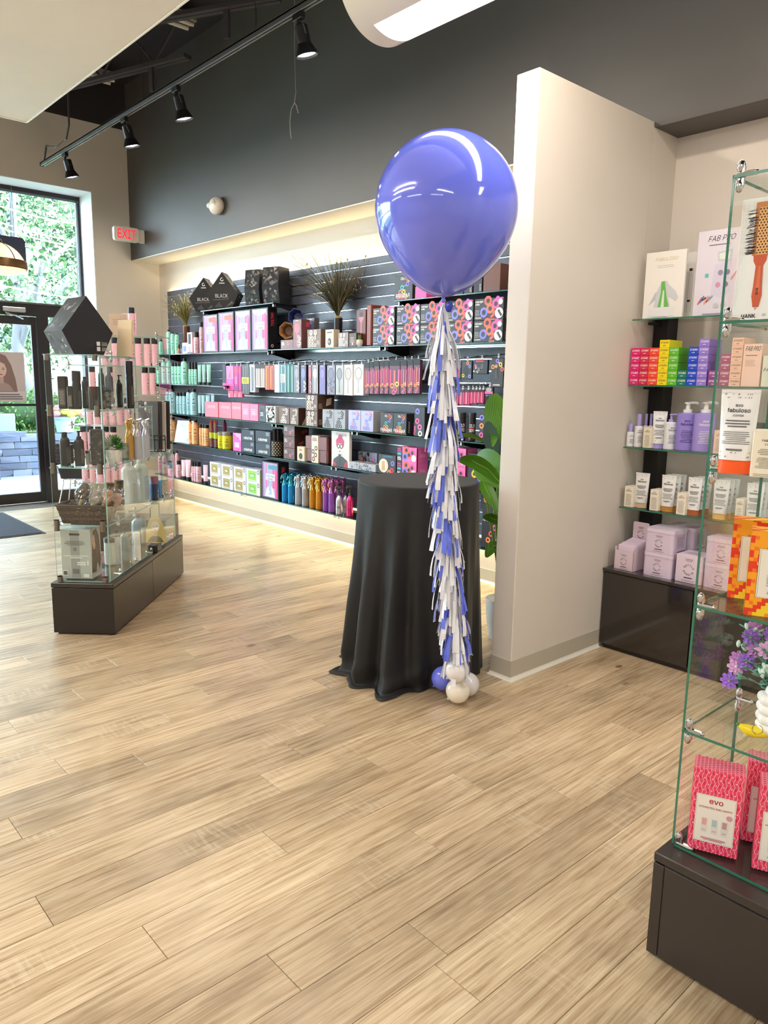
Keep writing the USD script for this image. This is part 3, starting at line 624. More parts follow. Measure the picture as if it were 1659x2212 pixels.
for p, m, n in ((wpos[0], CREAM, 'small cream balloon lowest in the cluster at the garland foot'), (wpos[1], BLUE, 'small blue balloon at the left of the garland foot cluster'),
                (wpos[2], PEARL, 'small white balloon on top of the garland foot cluster'), (wpos[3], PALE, 'small pale balloon behind the right of the garland foot cluster')):
    r = .078 * .78; q = thing('small_balloon', n, 'balloon', (p[0], p[1], max(p[2], r + .001)), 0, 'balloon cluster at the garland foot')
    part(q, 'latex_skin', sphere(r, 3, (1, 1, 1.03)), m, smooth=True); part(q, 'knot', move(lathe(closed([(.002, 0), (.006, -.008), (.002, -.014)])[::-1], 8), (-r * .55, -r * .55, -r * .62)), m)

# ================================================================== PRODUCT BUILDERS (base at z = 0, front towards -y)
def on_plane(a, o, ux, uy):
    v, f, c = a.done(); ux, uy = np.array(ux, float), np.array(uy, float); ux /= np.linalg.norm(ux); uy /= np.linalg.norm(uy); n = np.cross(ux, uy)
    return (np.array(o, float) + v[:, :1] * ux + v[:, 1:2] * uy + v[:, 2:3] * n, f), c
def carton(w, h, d, rgb, front=None, right=None, top=None, rough=.4, b=.0015, left=None, name='carton'):
    def build(p):
        p = part(p, name, move(cbox(w, d, h, b), (0, 0, h / 2)), col(rgb, rough))
        if front: printed(p, on_front(front(w, h), -d / 2, -w / 2), 'front_print')
        if right: printed(p, on_right(right(d, h), w / 2, -d / 2), 'side_print')
        if left: printed(p, on_left(left(d, h), -w / 2, d / 2), 'side_print')
        if top: printed(p, on_top(top(w, d), -w / 2, -d / 2, h), 'top_print')
    return build
def bottle(r, h, rgb, cap=(24, 24, 26), capr=.5, caph=.12, shoulder=.12, sc=(1, 1), rough=.35, mark=(40, 60, 60), pump=False, label=None, metal=0.0, waist=0.0, caprgh=.35, band=None):
    def build(p):
        hb = h * (1 - caph) if not pump else h * .74; s = shoulder * hb
        pr = [(r * .93, 0), (r, r * .1), (r * (1 - waist), hb * .5), (r * (1 - waist * .5), hb - s), (r * .93, hb - s * .55), (r * (capr * .5 + .42), hb - s * .15), (r * capr, hb)]
        body = part(p, 'body', lathe(closed(pr), 20, sc), col(rgb, rough, metal), smooth=40)
        rc = r * capr
        if pump:
            q = join(lathe(closed([(rc, hb), (rc, hb + .06 * h), (rc * .5, hb + .07 * h), (rc * .42, hb + .17 * h), (rc * .8, hb + .175 * h), (rc * .8, hb + .20 * h), (rc * .4, hb + .215 * h)]), 14), tube([(0, 0, hb + .195 * h), (r * .75, -r * .35, hb + .2 * h), (r * .95, -r * .45, hb + .18 * h)], rc * .3, 6))
            part(p, 'pump', q, col(cap, caprgh), smooth=40)
        else: part(p, 'cap', lathe(closed([(rc * 1.02, hb - .001), (rc * 1.04, h * .985), (rc * .95, h)]), 16, sc), col(cap, caprgh), smooth=40)
        if mark is not None:
            a = Art().disc(0, hb * .68, r * .16, mark, 10).rect(-r * .34, hb * .50, r * .34, hb * .53, mark).greek(-r * .45, hb * .2, r * .45, hb * .44, 5, tuple(np.array(rgb) * .45 + np.array(mark) * .55), .35, 3, 'c')
            printed(body, wrap(a, r * 1.012, 0, sc=sc))
        if label: printed(body, wrap(label(r, hb), r * 1.015, 0, sc=sc), 'label')
        if band: part(p, 'band', lathe([(r * 1.012, hb * band[0]), (r * 1.012, hb * band[1])], 20, sc), col(band[2], .4), smooth=True)
    return build
def jar(r, h, rgb, lid=(26, 26, 28), mark=(40, 60, 60), lidh=.2, label=None):
    def build(p):
        hb = h * (1 - lidh)
        body = part(p, 'body', lathe(closed([(r * .94, 0), (r, .006), (r, hb)]), 22), col(rgb, .35), smooth=40)
        part(p, 'lid', lathe(closed([(r * 1.02, hb), (r * 1.03, h - .004), (r * .97, h)]), 22), col(lid, .35), smooth=40)
        a = Art().disc(0, hb * .7, r * .13, mark, 10).rect(-r * .3, hb * .52, r * .3, hb * .57, mark).greek(-r * .4, hb * .2, r * .4, hb * .42, 4, mark, .35, 4, 'c')
        printed(body, wrap(a if label is None else label(r, hb), r * 1.012), 'label')
    return build
def tube_shape(w, d, h, n=20, crimp=.06):
    """A squeeze tube that stands on its cap: round at the foot, flat at the crimped top."""
    rows = []
    for q in np.linspace(0, 1, 9):
        k = q ** 1.4; a = w / 2 * (.86 + .14 * q); b = d / 2 * (1 - k) + .0025 * k
        t = np.arange(n) * 2 * math.pi / n; rows.append(np.stack([a * np.cos(t), b * np.sin(t), np.full(n, h * (1 - crimp) * q)], 1))
    rows.append(rows[-1] * [1, 1, 0] + [0, 0, h]); rows.append(rows[-1] * [.001, .001, 1]); rows.insert(0, rows[0] * [.001, .001, 1])
    v = np.vstack(rows); m = len(rows)
    return v, np.array([[i * n + j, i * n + (j + 1) % n, (i + 1) * n + (j + 1) % n, (i + 1) * n + j] for i in range(m - 1) for j in range(n)])
def squeeze(w, h, rgb, cap=(30, 30, 32), caph=.13, d=None, art=None, rough=.3):
    d = d or w * .62
    def build(p):
        part(p, 'cap', lathe(closed([(w * .42, 0), (w * .42, h * caph)]), 18, (1, d / w * .98)), col(cap, .4), smooth=40)
        m = move(tube_shape(w, d, h * (1 - caph)), (0, 0, h * caph)); tb = part(p, 'tube', m, col(rgb, rough), smooth=35)
        part(p, 'crimp', MB().box(-w / 2, w / 2, -.0028, .0028, h * .955, h, .001).get(), col(tuple(np.clip(np.array(rgb) * .97, 0, 255)), .35))
        if art:
            v, f, c = refine(*art(w, h).done(.00012), w * .16); hh = h * (1 - caph) * .94; q = np.clip((v[:, 1] - h * caph) / hh, 0, 1); k = q ** 1.4
            a = w / 2 * (.86 + .14 * q); b = d / 2 * (1 - k) + .0025 * k; x = np.clip(v[:, 0] / a, -.98, .98)
            printed(tb, ((np.stack([v[:, 0], -b * np.sqrt(1 - x * x) - .0012 - v[:, 2], v[:, 1]], 1), f), c))
    return build
def rings(a, pts, r, cols, hole=None, links=(), lw=.5):
    """Linked rings, the pattern on many of the boxes."""
    for i, j in links: a.line([pts[i], pts[j]], r * lw, cols[i % len(cols)])
    for k, q in enumerate(pts): a.disc(*q, r, cols[k % len(cols)], 20)
    if hole is not None:
        for q in pts: a.disc(*q, r * .48, hole, 16)
    return a
CORAL, PINK, PURP, ORNG, VIOL, TEAL, YEL, RED_ = (255, 104, 92), (255, 92, 170), (190, 88, 214), (255, 150, 70), (132, 130, 240), (70, 190, 200), (250, 205, 60), (238, 60, 80)
WHT, GRY, CREAMC, BROWN, DKB = (244, 242, 240), (196, 198, 206), (238, 222, 196), (112, 80, 64), (70, 48, 40)
def mitts(w, h):
    a = Art(); u = lambda x, y: (x * w, y * h)
    P = [u(.47, .88), u(.55, .52), u(.74, .72), u(.60, .15)]
    a.line([P[0], P[1], P[2]], w * .10, CORAL); a.line([P[1], u(.68, .42), u(.66, .22), P[3]], w * .07, CORAL); a.line([P[2], u(.80, .96)], w * .13, PURP); a.poly(sg.box(w * .55, 0, w * .73, h * .05).buffer(.001), CORAL); a.rect(w * .74, h * .93, w * .97, h, PINK)
    for q, c in ((P[0], CORAL), (P[1], (255, 116, 84)), (P[2], PINK)): a.disc(*q, w * .13, c, 20); a.disc(*q, w * .062, (52, 52, 56), 16)
    a.disc(*u(.34, .36), w * .135, VIOL, 20); a.disc(*u(.34, .36), w * .07, (52, 52, 56), 16)
    a.disc(*u(.90, .80), w * .075, (232, 230, 228), 16); a.disc(*u(.86, .30), w * .14, WHT, 20); a.poly(sg.Polygon([u(.80, .42), u(.85, .30), u(.93, .12), u(.97, .22), u(.91, .34), u(.87, .46)]), (64, 60, 62))
    a.text('midnight', w * .04, h * .82, h * .085, WHT, bold=True); a.text('mitts', w * .04, h * .70, h * .085, WHT, bold=True); a.greek(w * .04, h * .22, w * .22, h * .5, 6, (150, 150, 154)); a.text('FRAMAR', w * .04, h * .08, h * .07, WHT, bold=True)
    return a
def ringbox(ring, bg, hole=None, txt=None, tc=WHT, small=True, cols=None):
    def f(w, h):
        a = Art(); c = cols or [ring]
        P = [(.24, .14), (.44, .14), (.64, .14), (.34, .32), (.54, .32), (.44, .50), (.74, .62), (.80, .80), (.70, .86)]
        a2 = [(x * w, y * h) for x, y in P]; rings(a, a2, w * .095, c, hole if hole is not None else bg, [(5, 6), (6, 7)], .35)
        if txt: a.text(txt, w * .5, h * .10, h * .15, tc, 'c', True, wmax=w * .9)
        if small: a.greek(w * .36, h * .80, w * .60, h * .92, 3, tc, .4)
        return a
    return f
RAINBOW = [CORAL, RED_, ORNG, (255, 120, 90), YEL, TEAL, VIOL, ORNG, RED_]
def rows_rings(ring, bg):
    def f(w, h):
        a = Art(); rings(a, [(w * (.18 + .2 * i), h * (.15 + .19 * j)) for j in range(3) for i in range(3 - (j == 1))], w * .085, [ring], bg); rings(a, [(w * .3, h * .82), (w * .62, h * .82)], w * .12, [ring], bg)
        a.line([(w * .3, h * .82), (w * .3, h * .5)], w * .05, ring); a.line([(w * .62, h * .82), (w * .62, h * .5)], w * .05, ring); return a.greek(w * .72, h * .2, w * .95, h * .42, 3, ring, .4)
    return f
def side_lines(c, y0=.1, y1=.4):
    return lambda d, h: Art().greek(d * .2, h * y0, d * .8, h * y1, 4, c, .4)
def plain_text(t, c, s=.16, y=.42, x=.5, bold=True, extra=None, slant=0.0):
    def f(w, h):
        a = Art().text(t, w * x, h * y, h * s, c, 'c', bold, slant, wmax=w * .86)
        if extra: extra(a, w, h)
        return a
    return f
def brushart(head, bg, ring=None, pat=None):
    def f(w, h):
        a = Art().poly(sa.scale(sg.Point(w / 2, h * .70).buffer(1), w * .36, h * .2), np.clip(np.array(head) * .72, 0, 255)); a.poly(sa.scale(sg.Point(w / 2, h * .70).buffer(1), w * .30, h * .175), head)
        a.poly(sg.Polygon([(w * .40, h * .55), (w * .60, h * .55), (w * .55, h * .35), (w * .58, h * .08), (w * .42, h * .08), (w * .45, h * .35)]).buffer(.002), np.clip(np.array(head) * .93, 0, 255)); a.greek(w * .3, h * .94, w * .7, h * .975, 1, WHT)
        if ring is not None: rings(a, [(w * .68, h * .40), (w * .84, h * .34), (w * .70, h * .25), (w * .86, h * .17), (w * .70, h * .10)], w * .12, [ring], bg)
        if pat is not None:
            r = random.Random(3)
            for k in range(26): a.disc(w * r.uniform(.06, .94), h * r.uniform(.03, .5), w * r.uniform(.03, .07), pat, 8); a.k -= 1
            a.k += 1
        return a
    return f
def toolart(cap=True, red=(255, 96, 60)):
    def f(w, h):
        a = Art().rect(w * .06, h * .04, w * .94, h * .97, (176, 164, 196)); p = (244, 60, 140)
        a.rect(w * .06, h * .04, w * .14, h * .95, (170, 110, 190)); a.poly(sg.Polygon([(w * .80, h * .05), (w * .94, h * .05), (w * .94, h * .8), (w * .86, h * .9)]), p)
        for x, c in ((.24, (240, 120, 180)), (.66, p), (.76, (236, 80, 150))): a.poly(sg.Polygon([(w * x, h * .3), (w * (x + .09), h * .3), (w * (x + .07), h * .93), (w * (x + .02), h * .93)]), c)
        a.poly(sg.Polygon([(w * .2, h * .06), (w * .8, h * .06), (w * .7, h * .27), (w * .52, h * .4), (w * .3, h * .27)]), (232, 234, 246)); a.poly(sg.Polygon([(w * .4, h * .12), (w * .62, h * .12), (w * .56, h * .5), (w * .47, h * .5)]), (170, 186, 226)); a.poly(sg.Polygon([(w * .28, h * .1), (w * .5, h * .18), (w * .42, h * .23)]), (250, 250, 255))
        if cap: a.rect(w * .42, h * .80, w * .92, h * .91, red)
        else: a.poly(sa.scale(sg.Point(w * .5, h * .95).buffer(1), w * .42, h * .12).intersection(sg.box(0, 0, w, h * .97)), (246, 246, 252))
        a.rect(w * .26, h * .50, w * .80, h * .68, (214, 212, 216)); return a.text('TOOLTRAK', w * .53, h * .585, h * .05, (70, 70, 78), 'c', wmax=w * .46).greek(w * .36, h * .52, w * .7, h * .56, 2, (130, 130, 136))
    return f
def vert_text(t, c, s=.3, y=.62):
    def f(d, h): return Art().text(t, d * .62, h * (y - .05), d * s, c, 'l', True, 0, math.pi / 2, wmax=h * .32).disc(d * .45, h * .12, d * .14, (230, 230, 232), 14, d * .08)
    return f
def facets(seed, n=38, lo=26, hi=170, bg=None):
    def f(w, h):
        r = random.Random(seed); a = Art()
        if bg: a.rect(0, 0, w, h, bg)
        for k in range(n):
            x, y, s, q = r.uniform(.08, .92) * w, r.uniform(.08, .92) * h, r.uniform(.04, .10) * min(w, h) * 1.6, r.uniform(0, 6.28)
            t = [(min(max(x + s * math.cos(q + m), 0), w), min(max(y + s * math.sin(q + m), 0), h)) for m in (0, 2.3 + r.uniform(-.5, .5), 4.1 + r.uniform(-.5, .5))]
            g = sg.Polygon(t)
            if g.is_valid and g.area > 1e-6: v = r.choice((lo + 12, lo + 30, 84, 120, hi)); a.poly(g, (v, v * .97, v * .96)); a.k -= 1
        a.k += 1; return a
    return f
def diamond(w, h, d, txt=True, seed=1, rgb=(22, 20, 24)):
    """The gift box that stands on a flattened corner."""
    P = [(-.285 * w, 0), (.285 * w, 0), (w / 2, .40 * h), (0, h), (-w / 2, .40 * h)]
    def build(p):
        part(p, 'carton', move(stand(prism(sg.Polygon(P), d)), (0, d / 2, 0)), col(rgb, .3))
        if txt:
            a = Art().disc(0, h * .80, w * .055, (226, 226, 226), 16, w * .032).rect(0, h * .79, w * .06, h * .84, (22, 20, 24)).greek(-w * .09, h * .685, w * .09, h * .715, 1, (190, 190, 190), 1)
            a.text('BLACK', -w * .02, h * .31, h * .10, (206, 206, 206), 'c', wmax=w * .40).line([(-w * .3, h * .25), (w * .2, h * .275)], .004, (120, 120, 122)).poly(sg.Polygon([(-w * .25, h * .06), (-w * .1, h * .2), (.02 * w, h * .05)]), (60, 60, 64)).poly(sg.Polygon([(.1 * w, h * .05), (w * .3, h * .22), (w * .36, h * .16)]), (88, 88, 92))
            printed(p, on_front(a, -d / 2), 'front_print')
        else:
            for x, z in ((.16, .08), (.16, .17)): printed(p, on_front(Art().rect(w * x, h * z, w * (x + .07), h * (z + .07), (210, 206, 200)).greek(w * (x + .10), h * z, w * (x + .24), h * (z + .07), 4, (150, 146, 146)), -d / 2), 'small_print')
        for k, (i, j) in enumerate(((1, 2), (2, 3), (4, 0), (3, 4))):
            a, b = np.array(P[i]), np.array(P[j]); L = np.linalg.norm(b - a); u = (b - a) / L
            # the side runs from the front edge to the back; art x goes from front to back, y along the edge
            printed(p, on_plane(facets(seed + k, 26, 40, 190, (62, 56, 52))(d, L), (a[0], -d / 2, a[1]), (0, 1, 0), (u[0], 0, u[1])), 'facet_print')
    return build
def grass(n, h, spread, cols, seed, droop=.5, seeds=0, seedcol=(230, 215, 180), pot=None, potr=(.035, .045), poth=.16, straw=True):
    def build(p):
        r = random.Random(seed); part(p, 'pot', lathe(closed([(potr[0], 0), (potr[1], poth * .95), (potr[1] * .97, poth)]), 20), pot, smooth=40)
        if straw: part(p, 'straw_filling', move(sphere(potr[1] * .95, 2, (1, 1, .5)), (0, 0, poth)), col((170, 140, 84), .8))
        groups = {}
        heads = MB()
        for k in range(n):
            a = r.uniform(0, 6.283); L = h * r.uniform(.55, 1.0); s = spread * r.uniform(.1, 1) ** 1.2; q = np.linspace(0, 1, 7); dr = droop * r.random() ** 2
            P = np.stack([np.cos(a) * s * (q ** 1.5), np.minimum(np.sin(a), .16) * s * (q ** 1.5), poth + L * (q - dr * q ** 3)], 1)
            groups.setdefault(r.randrange(len(cols)), []).append(tube(P, np.linspace(.0027, .0008, 7), 3, False))
            if k < seeds:
                for z in np.linspace(.75, 1, 4): i = z * 6; b = P[int(i)] + (P[min(6, int(i) + 1)] - P[int(i)]) * (i % 1); heads.mesh(move(sphere(.006, 1, (1, 1, 2)), b + [r.uniform(-.008, .008)] * 3))
        for g, ms in groups.items(): part(p, 'grass_blades', join(*ms), col(cols[g], .6), kind='stuff')
        if seeds: part(p, 'seed_heads', heads.get(), col(seedcol, .6), kind='stuff')
    return build
def sprayer(r, h, rgb, head):
    """A fine mist bottle: a plain cylinder under a shiny waisted head with a long lever."""
    def build(p):
        hb = h * .56
        part(p, 'body', lathe(closed([(r * .96, 0), (r, .004), (r, hb), (r * .97, hb + .003)]), 20), col(rgb, .32, .25), smooth=40)
        m = mat('plated_%d_%d_%d' % head, head, .15, .85)
        part(p, 'head', lathe(closed([(r * .97, hb + .003), (r * .86, hb + h * .05), (r * .62, hb + h * .16), (r * .60, hb + h * .24), (r * .95, hb + h * .30), (r * .9, hb + h * .36), (r * .5, hb + h * .40)]), 16), m, smooth=40)
        part(p, 'lever', join(tube([(0, -r * .3, h * .94), (-r * .7, -r * .9, h * .92), (-r * .95, -r * 1.3, h * .80), (-r * .9, -r * 1.2, h * .66)], r * .16, 6), tube([(0, 0, h * .95), (r * .8, -r * .6, h * .985)], r * .22, 6)), m)
    return build
def trigger(r, h, rgb, head=(58, 58, 62), txt='HO'):
    def build(p):
        hb = h * .66
        part(p, 'body', lathe(closed([(r * .95, 0), (r, .006), (r, hb * .72), (r * .8, hb * .86), (r * .42, hb * .96), (r * .40, hb)]), 20), col(rgb, .25, .5), smooth=40)
        part(p, 'trigger_head', join(lathe(closed([(r * .42, hb), (r * .45, hb + h * .05), (r * .3, hb + h * .08), (r * .3, hb + h * .2)]), 12), move(cbox(r * 1.7, r * .6, h * .10, .006), (-r * .25, 0, h * .92)), tube([(-r * .7, 0, h * .9), (-r * .95, 0, h * .82), (-r * .7, 0, h * .70)], r * .12, 6)), col(head, .4))
        printed(p, wrap(Art().text(txt, 0, hb * .32, r * .55, (60, 50, 60), 'c', True), r * 1.012), 'lettering')
    return build

# ================================================================== SLATWALL AND ITS SHELVES
YS = 4.50
SX0, SX1 = x_at(361, YS, 2.673), -2.53
grooves = [at_y(850, v, YS)[2] for v in (565, 589, 613, 637)]; pitch = (grooves[0] - grooves[3]) / 3
t = thing('slatwall', 'dark blue-grey slatwall panelling with bright metal grooves along the back wall', 'slatwall', ((SX0 + SX1) / 2, YS, 0))
graph('slat_laminate', {'g': ('texture_coordinate', {}), 'n': ('noise_texture', {'scale': 9.0}), 'r': ('rgb_ramp', {'ramp': [(.3, tuple(lin((74, 81, 97)))), (.7, tuple(lin((86, 93, 110))))]}), 'p': ('principled_bsdf', {'roughness': .38})}, [('g.object', 'n.vector'), ('n.fac', 'r.fac'), ('r.color', 'p.base_color')])
hw = (SX1 - SX0) / 2; gz = grooves[0]; n_up = int((2.668 - gz) / pitch) ; k = 0
zs = sorted([gz - pitch * i for i in range(-2, 26) if .42 < gz - pitch * i < 2.66], reverse=True)
tops = [2.673] + [z - .005 for z in zs]; bots = [z + .005 for z in zs] + [.398]
for a, b in zip(tops, bots): part(t, 'slat', MB().box(-hw, hw, 0, .018, b, a, .003).get(), MATS['slat_laminate'])
for z in zs: part(t, 'groove_insert', MB().box(-hw, hw, .008, .012, z - .006, z + .006).get(), ALU)
part(t, 'backing', MB().box(-hw, hw, .018, .024, .402, 2.66).get(), ESP2)
SMOKE = mat('smoked_shelf_glass', (20, 28, 30), .08, specular_ior_level=.6); SEDGE = mat('shelf_edge', (52, 96, 92), .15)
CR = {'A4': (330, 560, 4.254), 'A5': (330, 820, 4.254), 'B1': (560, 560, 4.484), 'B2': (560, 820, 4.484), 'B3': (820, 560, 5.53), 'B4': (820, 860, 5.53)}
def PX(c, u, v): o = CR[c]; return o[0] + u / o[2], o[1] + v / o[2]
def wall_shelf(z, p0, p1, lab, yf=4.20):
    x0, x1 = x_at(p0, yf, z), x_at(p1, yf, z) - .004; t = thing('wall_shelf', lab, 'shelf', ((x0 + x1) / 2, yf, z - .011)); w = (x1 - x0) / 2; d = YS - yf - .001
    gp = part(t, 'glass_plate', MB().box(-w, w, .002, d, 0, .010, .001).get(), SMOKE); part(gp, 'front_edge', MB().box(-w, w, 0, .002, .001, .009).get(), SEDGE)
    for x in (-w + .03, w - .03):
        part(t, 'bracket', move(stand(prism(sg.Polygon([(0, 0), (.27, 0), (.27, -.012), (.02, -.07), (0, -.07)]), .006)), (0, 0, 0), rz=-math.pi / 2)[0:2] and (lambda m: (np.stack([m[0][:, 1] + x, d - m[0][:, 0], m[0][:, 2]], 1), m[1][:, ::-1]))(stand(prism(sg.Polygon([(0, 0), (.27, 0), (.27, -.012), (.02, -.07), (0, -.07)]), .006))), BLK)
        part(t, 'clip', MB().box(x - .008, x + .008, .02, .05, -.028, -.001, .002).get(), ALU)
ZT1, ZT2, ZR1, ZR2, ZR3, ZR4, ZR5 = 2.337, 2.240, 1.889, 1.521, 1.165, .822, .379
for z, a, b, l in ((ZT1, 433, 590, 'short top shelf under the black diamond gift boxes'), (ZT2, 852, 1108, 'short top shelf behind the giant balloon'),
                   (ZR1 - .012, 338, 579, 'long upper shelf section under the four clear tool boxes'), (ZR1, 579.5, 822, 'upper shelf section under the two dried grass vases'), (ZR1, 822.5, 1106, 'upper shelf section under the rows of ring-patterned glove boxes'),
                   (ZR2, 324, 484, 'left shelf section under the row of mint bottles'), (ZR3, 355, 588, 'shelf section under the pale blue bottles and pink boxes'), (ZR3, 588.5, 762, 'shelf section under the brown ring boxes and plain grey boxes'),
                   (ZR3, 762.5, 985, 'shelf section under the pale iridescent and black boxes'), (ZR3, 985.5, 1106, 'shelf section under the black wipe tubs behind the leaves'), (ZR4, 330, 512, 'shelf section under the peach orange bottles'),
                   (ZR4, 512.5, 717, 'shelf section under the brown satchel and black foil boxes'), (ZR4, 717.5, 985, 'shelf section under the illustrated portrait book'), (ZR4, 985.5, 1106, 'shelf section beside the big green leaves, right of the garland'),
                   (ZR5, 335, 520, 'lowest shelf section under the pale pink bottles'), (ZR5, 520.5, 722, 'lowest shelf section under gold label boxes and mist bottles'), (ZR5, 722.5, 950, 'lowest shelf section behind the black table, under trigger bottles'), (ZR5, 950.5, 1106, 'lowest shelf section beside the partition behind the black table')):
    wall_shelf(z, a, b, l)

YF = 4.225
def fit_box(c, u0, u1, v, z, yf, dz=0):
    a, b = PX(c, u0, v), PX(c, u1, v); x0, x1 = x_at(a[0], yf, z + dz + .08), x_at(b[0], yf, z + dz + .08)
    return x0, x1, z_at(a[1], x0, yf) - z - dz
def depth(P): return -(CM @ (np.asarray(P, float) - EYE))[2]
def fit_round(c, u0, u1, v, z, yf):
    a, b = PX(c, u0, v), PX(c, u1, v); X = x_at((a[0] + b[0]) / 2, yf + .03, z + .08); r = (b[0] - a[0]) / 2 * depth((X, yf, z)) / F
    X = x_at((a[0] + b[0]) / 2, yf + r, z + .08); return X, r, z_at(a[1], X, yf + r) - z
def bx(c, u0, u1, v, z, rgb, name, lab, cat='box', d=.12, yf=YF, dz=0.0, h=None, group=None, key=None, **art):
    x0, x1, hh = fit_box(c, u0, u1, v, z, yf, dz); h = h or hh; w = x1 - x0
    b = carton(w, h - .001, d, rgb, **art)
    return inst(key or ('bx', lab), b, name, lab, cat, ((x0 + x1) / 2, yf + d / 2, z + dz + .0005), 0, group), x0, x1, h
def rd(c, u0, u1, v, z, make, name, lab, cat='bottle', yf=YF, group=None, key=None, rz=.9):
    X, r, h = fit_round(c, u0, u1, v, z, yf)
    return inst(key or ('rd', lab), make(r, h), name, lab, cat, (X, yf + r, z + .0005), rz, group)
MINT, AQUA, PEACH, BLUSH, LILAC = (172, 244, 220), (178, 228, 240), (252, 186, 128), (240, 190, 202), (196, 186, 226)

# ---- T1: gift boxes
for i, (c0, cx, w, h, dy) in enumerate(((0, 497, .35, .365, .09), (0, 665, .36, .385, .0))):
    u, v = PX('A4', cx, 440); X = x_at(u, 4.31 + dy * .2, ZT1 + .1)
    inst(('diamond', i), diamond(w, h, .16, True, 5 + i), 'gift_box', ['black diamond-shaped gift box standing behind another on the top shelf', 'front black diamond-shaped gift box with silver lettering on the top shelf'][i], 'gift box', (X, 4.31 + dy * .2, ZT1), .66, None)
for i, (u0, u1, v) in enumerate(((842, 985, 112), (1000, 1165, 88))):
    x0, x1, h = fit_box('A4', u0, u1, v, ZT1, 4.26); W = (x1 - x0) * .62
    def b(p, W=W, h=h, i=i):
        m = prism(sg.Polygon([(-.08, 0), (.08, 0), (.105, h * .45), (.08, h), (-.08, h), (-.105, h * .45)]), W); v = m[0]; part(p, 'carton', (np.stack([v[:, 2] - W / 2, v[:, 0], v[:, 1]], 1), m[1]), col((26, 24, 28), .35))
        printed(p, on_plane(facets(20 + i, 34, 24, 150)(W, h * .45), (-W / 2, -.0805, 0), (1, 0, 0), (0, -.025, h * .45)), 'facet_print'); printed(p, on_plane(facets(30 + i, 34, 24, 150)(W, h * .55), (-W / 2, -.1055, h * .45), (1, 0, 0), (0, .025, h * .55)), 'facet_print')
    inst(('facetbox', i), b, 'gift_box', ['tall black facet-patterned gift box, left of the two on the top shelf', 'tall black facet-patterned gift box, right of the two on the top shelf'][i], 'gift box', ((x0 + x1) / 2, 4.33, ZT1), .35)
# ---- T2
bx('B3', 176, 392, 200, ZT2, (52, 52, 55), 'product_box', 'black box with rainbow rings on the top shelf left of the balloon', front=ringbox(CORAL, (52, 52, 55), cols=RAINBOW, txt='FRAMAR'), d=.16)
bx('B3', 425, 560, 330, ZT2, (246, 84, 168), 'product_box', 'hot pink box half hidden by the balloon on the top shelf', d=.16)
for k, (u0, u1, v) in enumerate(((905, 1000, 240), (1012, 1110, 235), (1125, 1225, 190))):
    bx('B3', u0, u1, v, ZT2, (36, 36, 40), 'product_box', f'dark box on the top shelf right of the balloon, {ORD[k]} from left', d=.14, front=lambda w, h: Art().greek(w * .7, h * .1, w * .92, h * .5, 5, (170, 170, 172)), group='dark boxes by the balloon')
bx('B3', 1240, 1440, 70, ZT2, (104, 66, 52), 'product_box', 'brown box on the top shelf beside the partition', d=.12)

# ---- R1 left
Z = ZR1 - .012
rd('A4', 57, 103, 712, Z, lambda r, h: bottle(r, h, MINT, pump=True, capr=.45), 'pump_bottle', 'small mint pump bottle at the far left of the upper shelf')
for k, (a, b, v) in enumerate(((130, 168, 650), (166, 205, 672), (203, 247, 680))): rd('A4', a, b, v, Z, lambda r, h: bottle(r, h, MINT, caph=.06), 'shampoo_bottle', f'mint green bottle on the upper shelf left of the vase, {ORD[k]} from left', group='mint bottles on the upper shelf')
rd('A4', 228, 253, 785, Z, lambda r, h: bottle(r, h, (244, 150, 76), caph=.45, capr=.5), 'dropper_bottle', 'tiny orange dropper bottle with dark cap on the upper shelf')
rd('A4', 256, 283, 785, Z, lambda r, h: bottle(r, h, (120, 160, 220), caph=.45, capr=.5), 'dropper_bottle', 'tiny blue dropper bottle with dark cap on the upper shelf')
bx('A4', 270, 316, 768, Z, (226, 228, 240), 'product_box', 'small pale box before the brown grass vase', d=.05, front=lambda w, h: Art().rect(w * .2, h * .2, w * .8, h * .7, (120, 130, 190)))
bx('A4', 318, 362, 673, Z, (238, 204, 212), 'product_box', 'slim pink and black box right of the brown grass vase', d=.05, front=lambda w, h: Art().rect(0, h * .02, w, h * .06, (30, 30, 32)).rect(w * .25, h * .45, w * .75, h * .92, (40, 36, 38)).greek(w * .2, h * .1, w * .8, h * .36, 5, (150, 110, 120), .4))
rd('A4', 378, 428, 668, Z, lambda r, h: bottle(r, h, BLUSH, caph=.25, capr=.8), 'spray_bottle', 'short pink bottle with black cap left of the clear tool boxes')
rd('A4', 431, 475, 578, Z, lambda r, h: bottle(r, h, BLUSH, caph=.16, capr=.85), 'spray_can', 'tall pink spray can with black cap beside the clear tool boxes')
X, r, h = fit_round('A4', 278, 345, 620, Z, 4.34)
inst('vaseA', grass(260, .42, .30, [(150, 130, 50), (196, 160, 60), (120, 130, 70), (86, 100, 60)], 4, .5, 26, pot=col((106, 62, 44), .4), potr=(r * .8, r), poth=h), 'grass_vase', 'brown vase of golden dried grass at the left of the upper shelf', 'potted grass', (X, 4.34 + r, Z))
for k, (a, b, v, cap) in enumerate(((465, 600, 515, 1), (605, 748, 492, 1), (757, 903, 474, 0), (909, 1060, 456, 0))):
    bx('A4', a, b, v, Z, (24, 22, 26), 'tool_box', f'clear-fronted black box of pink brush tools, {ORD[k]} from left on the upper shelf', d=.11, front=toolart(cap), right=vert_text('TOOLTRAK', (236, 60, 90)), group='clear tool boxes')
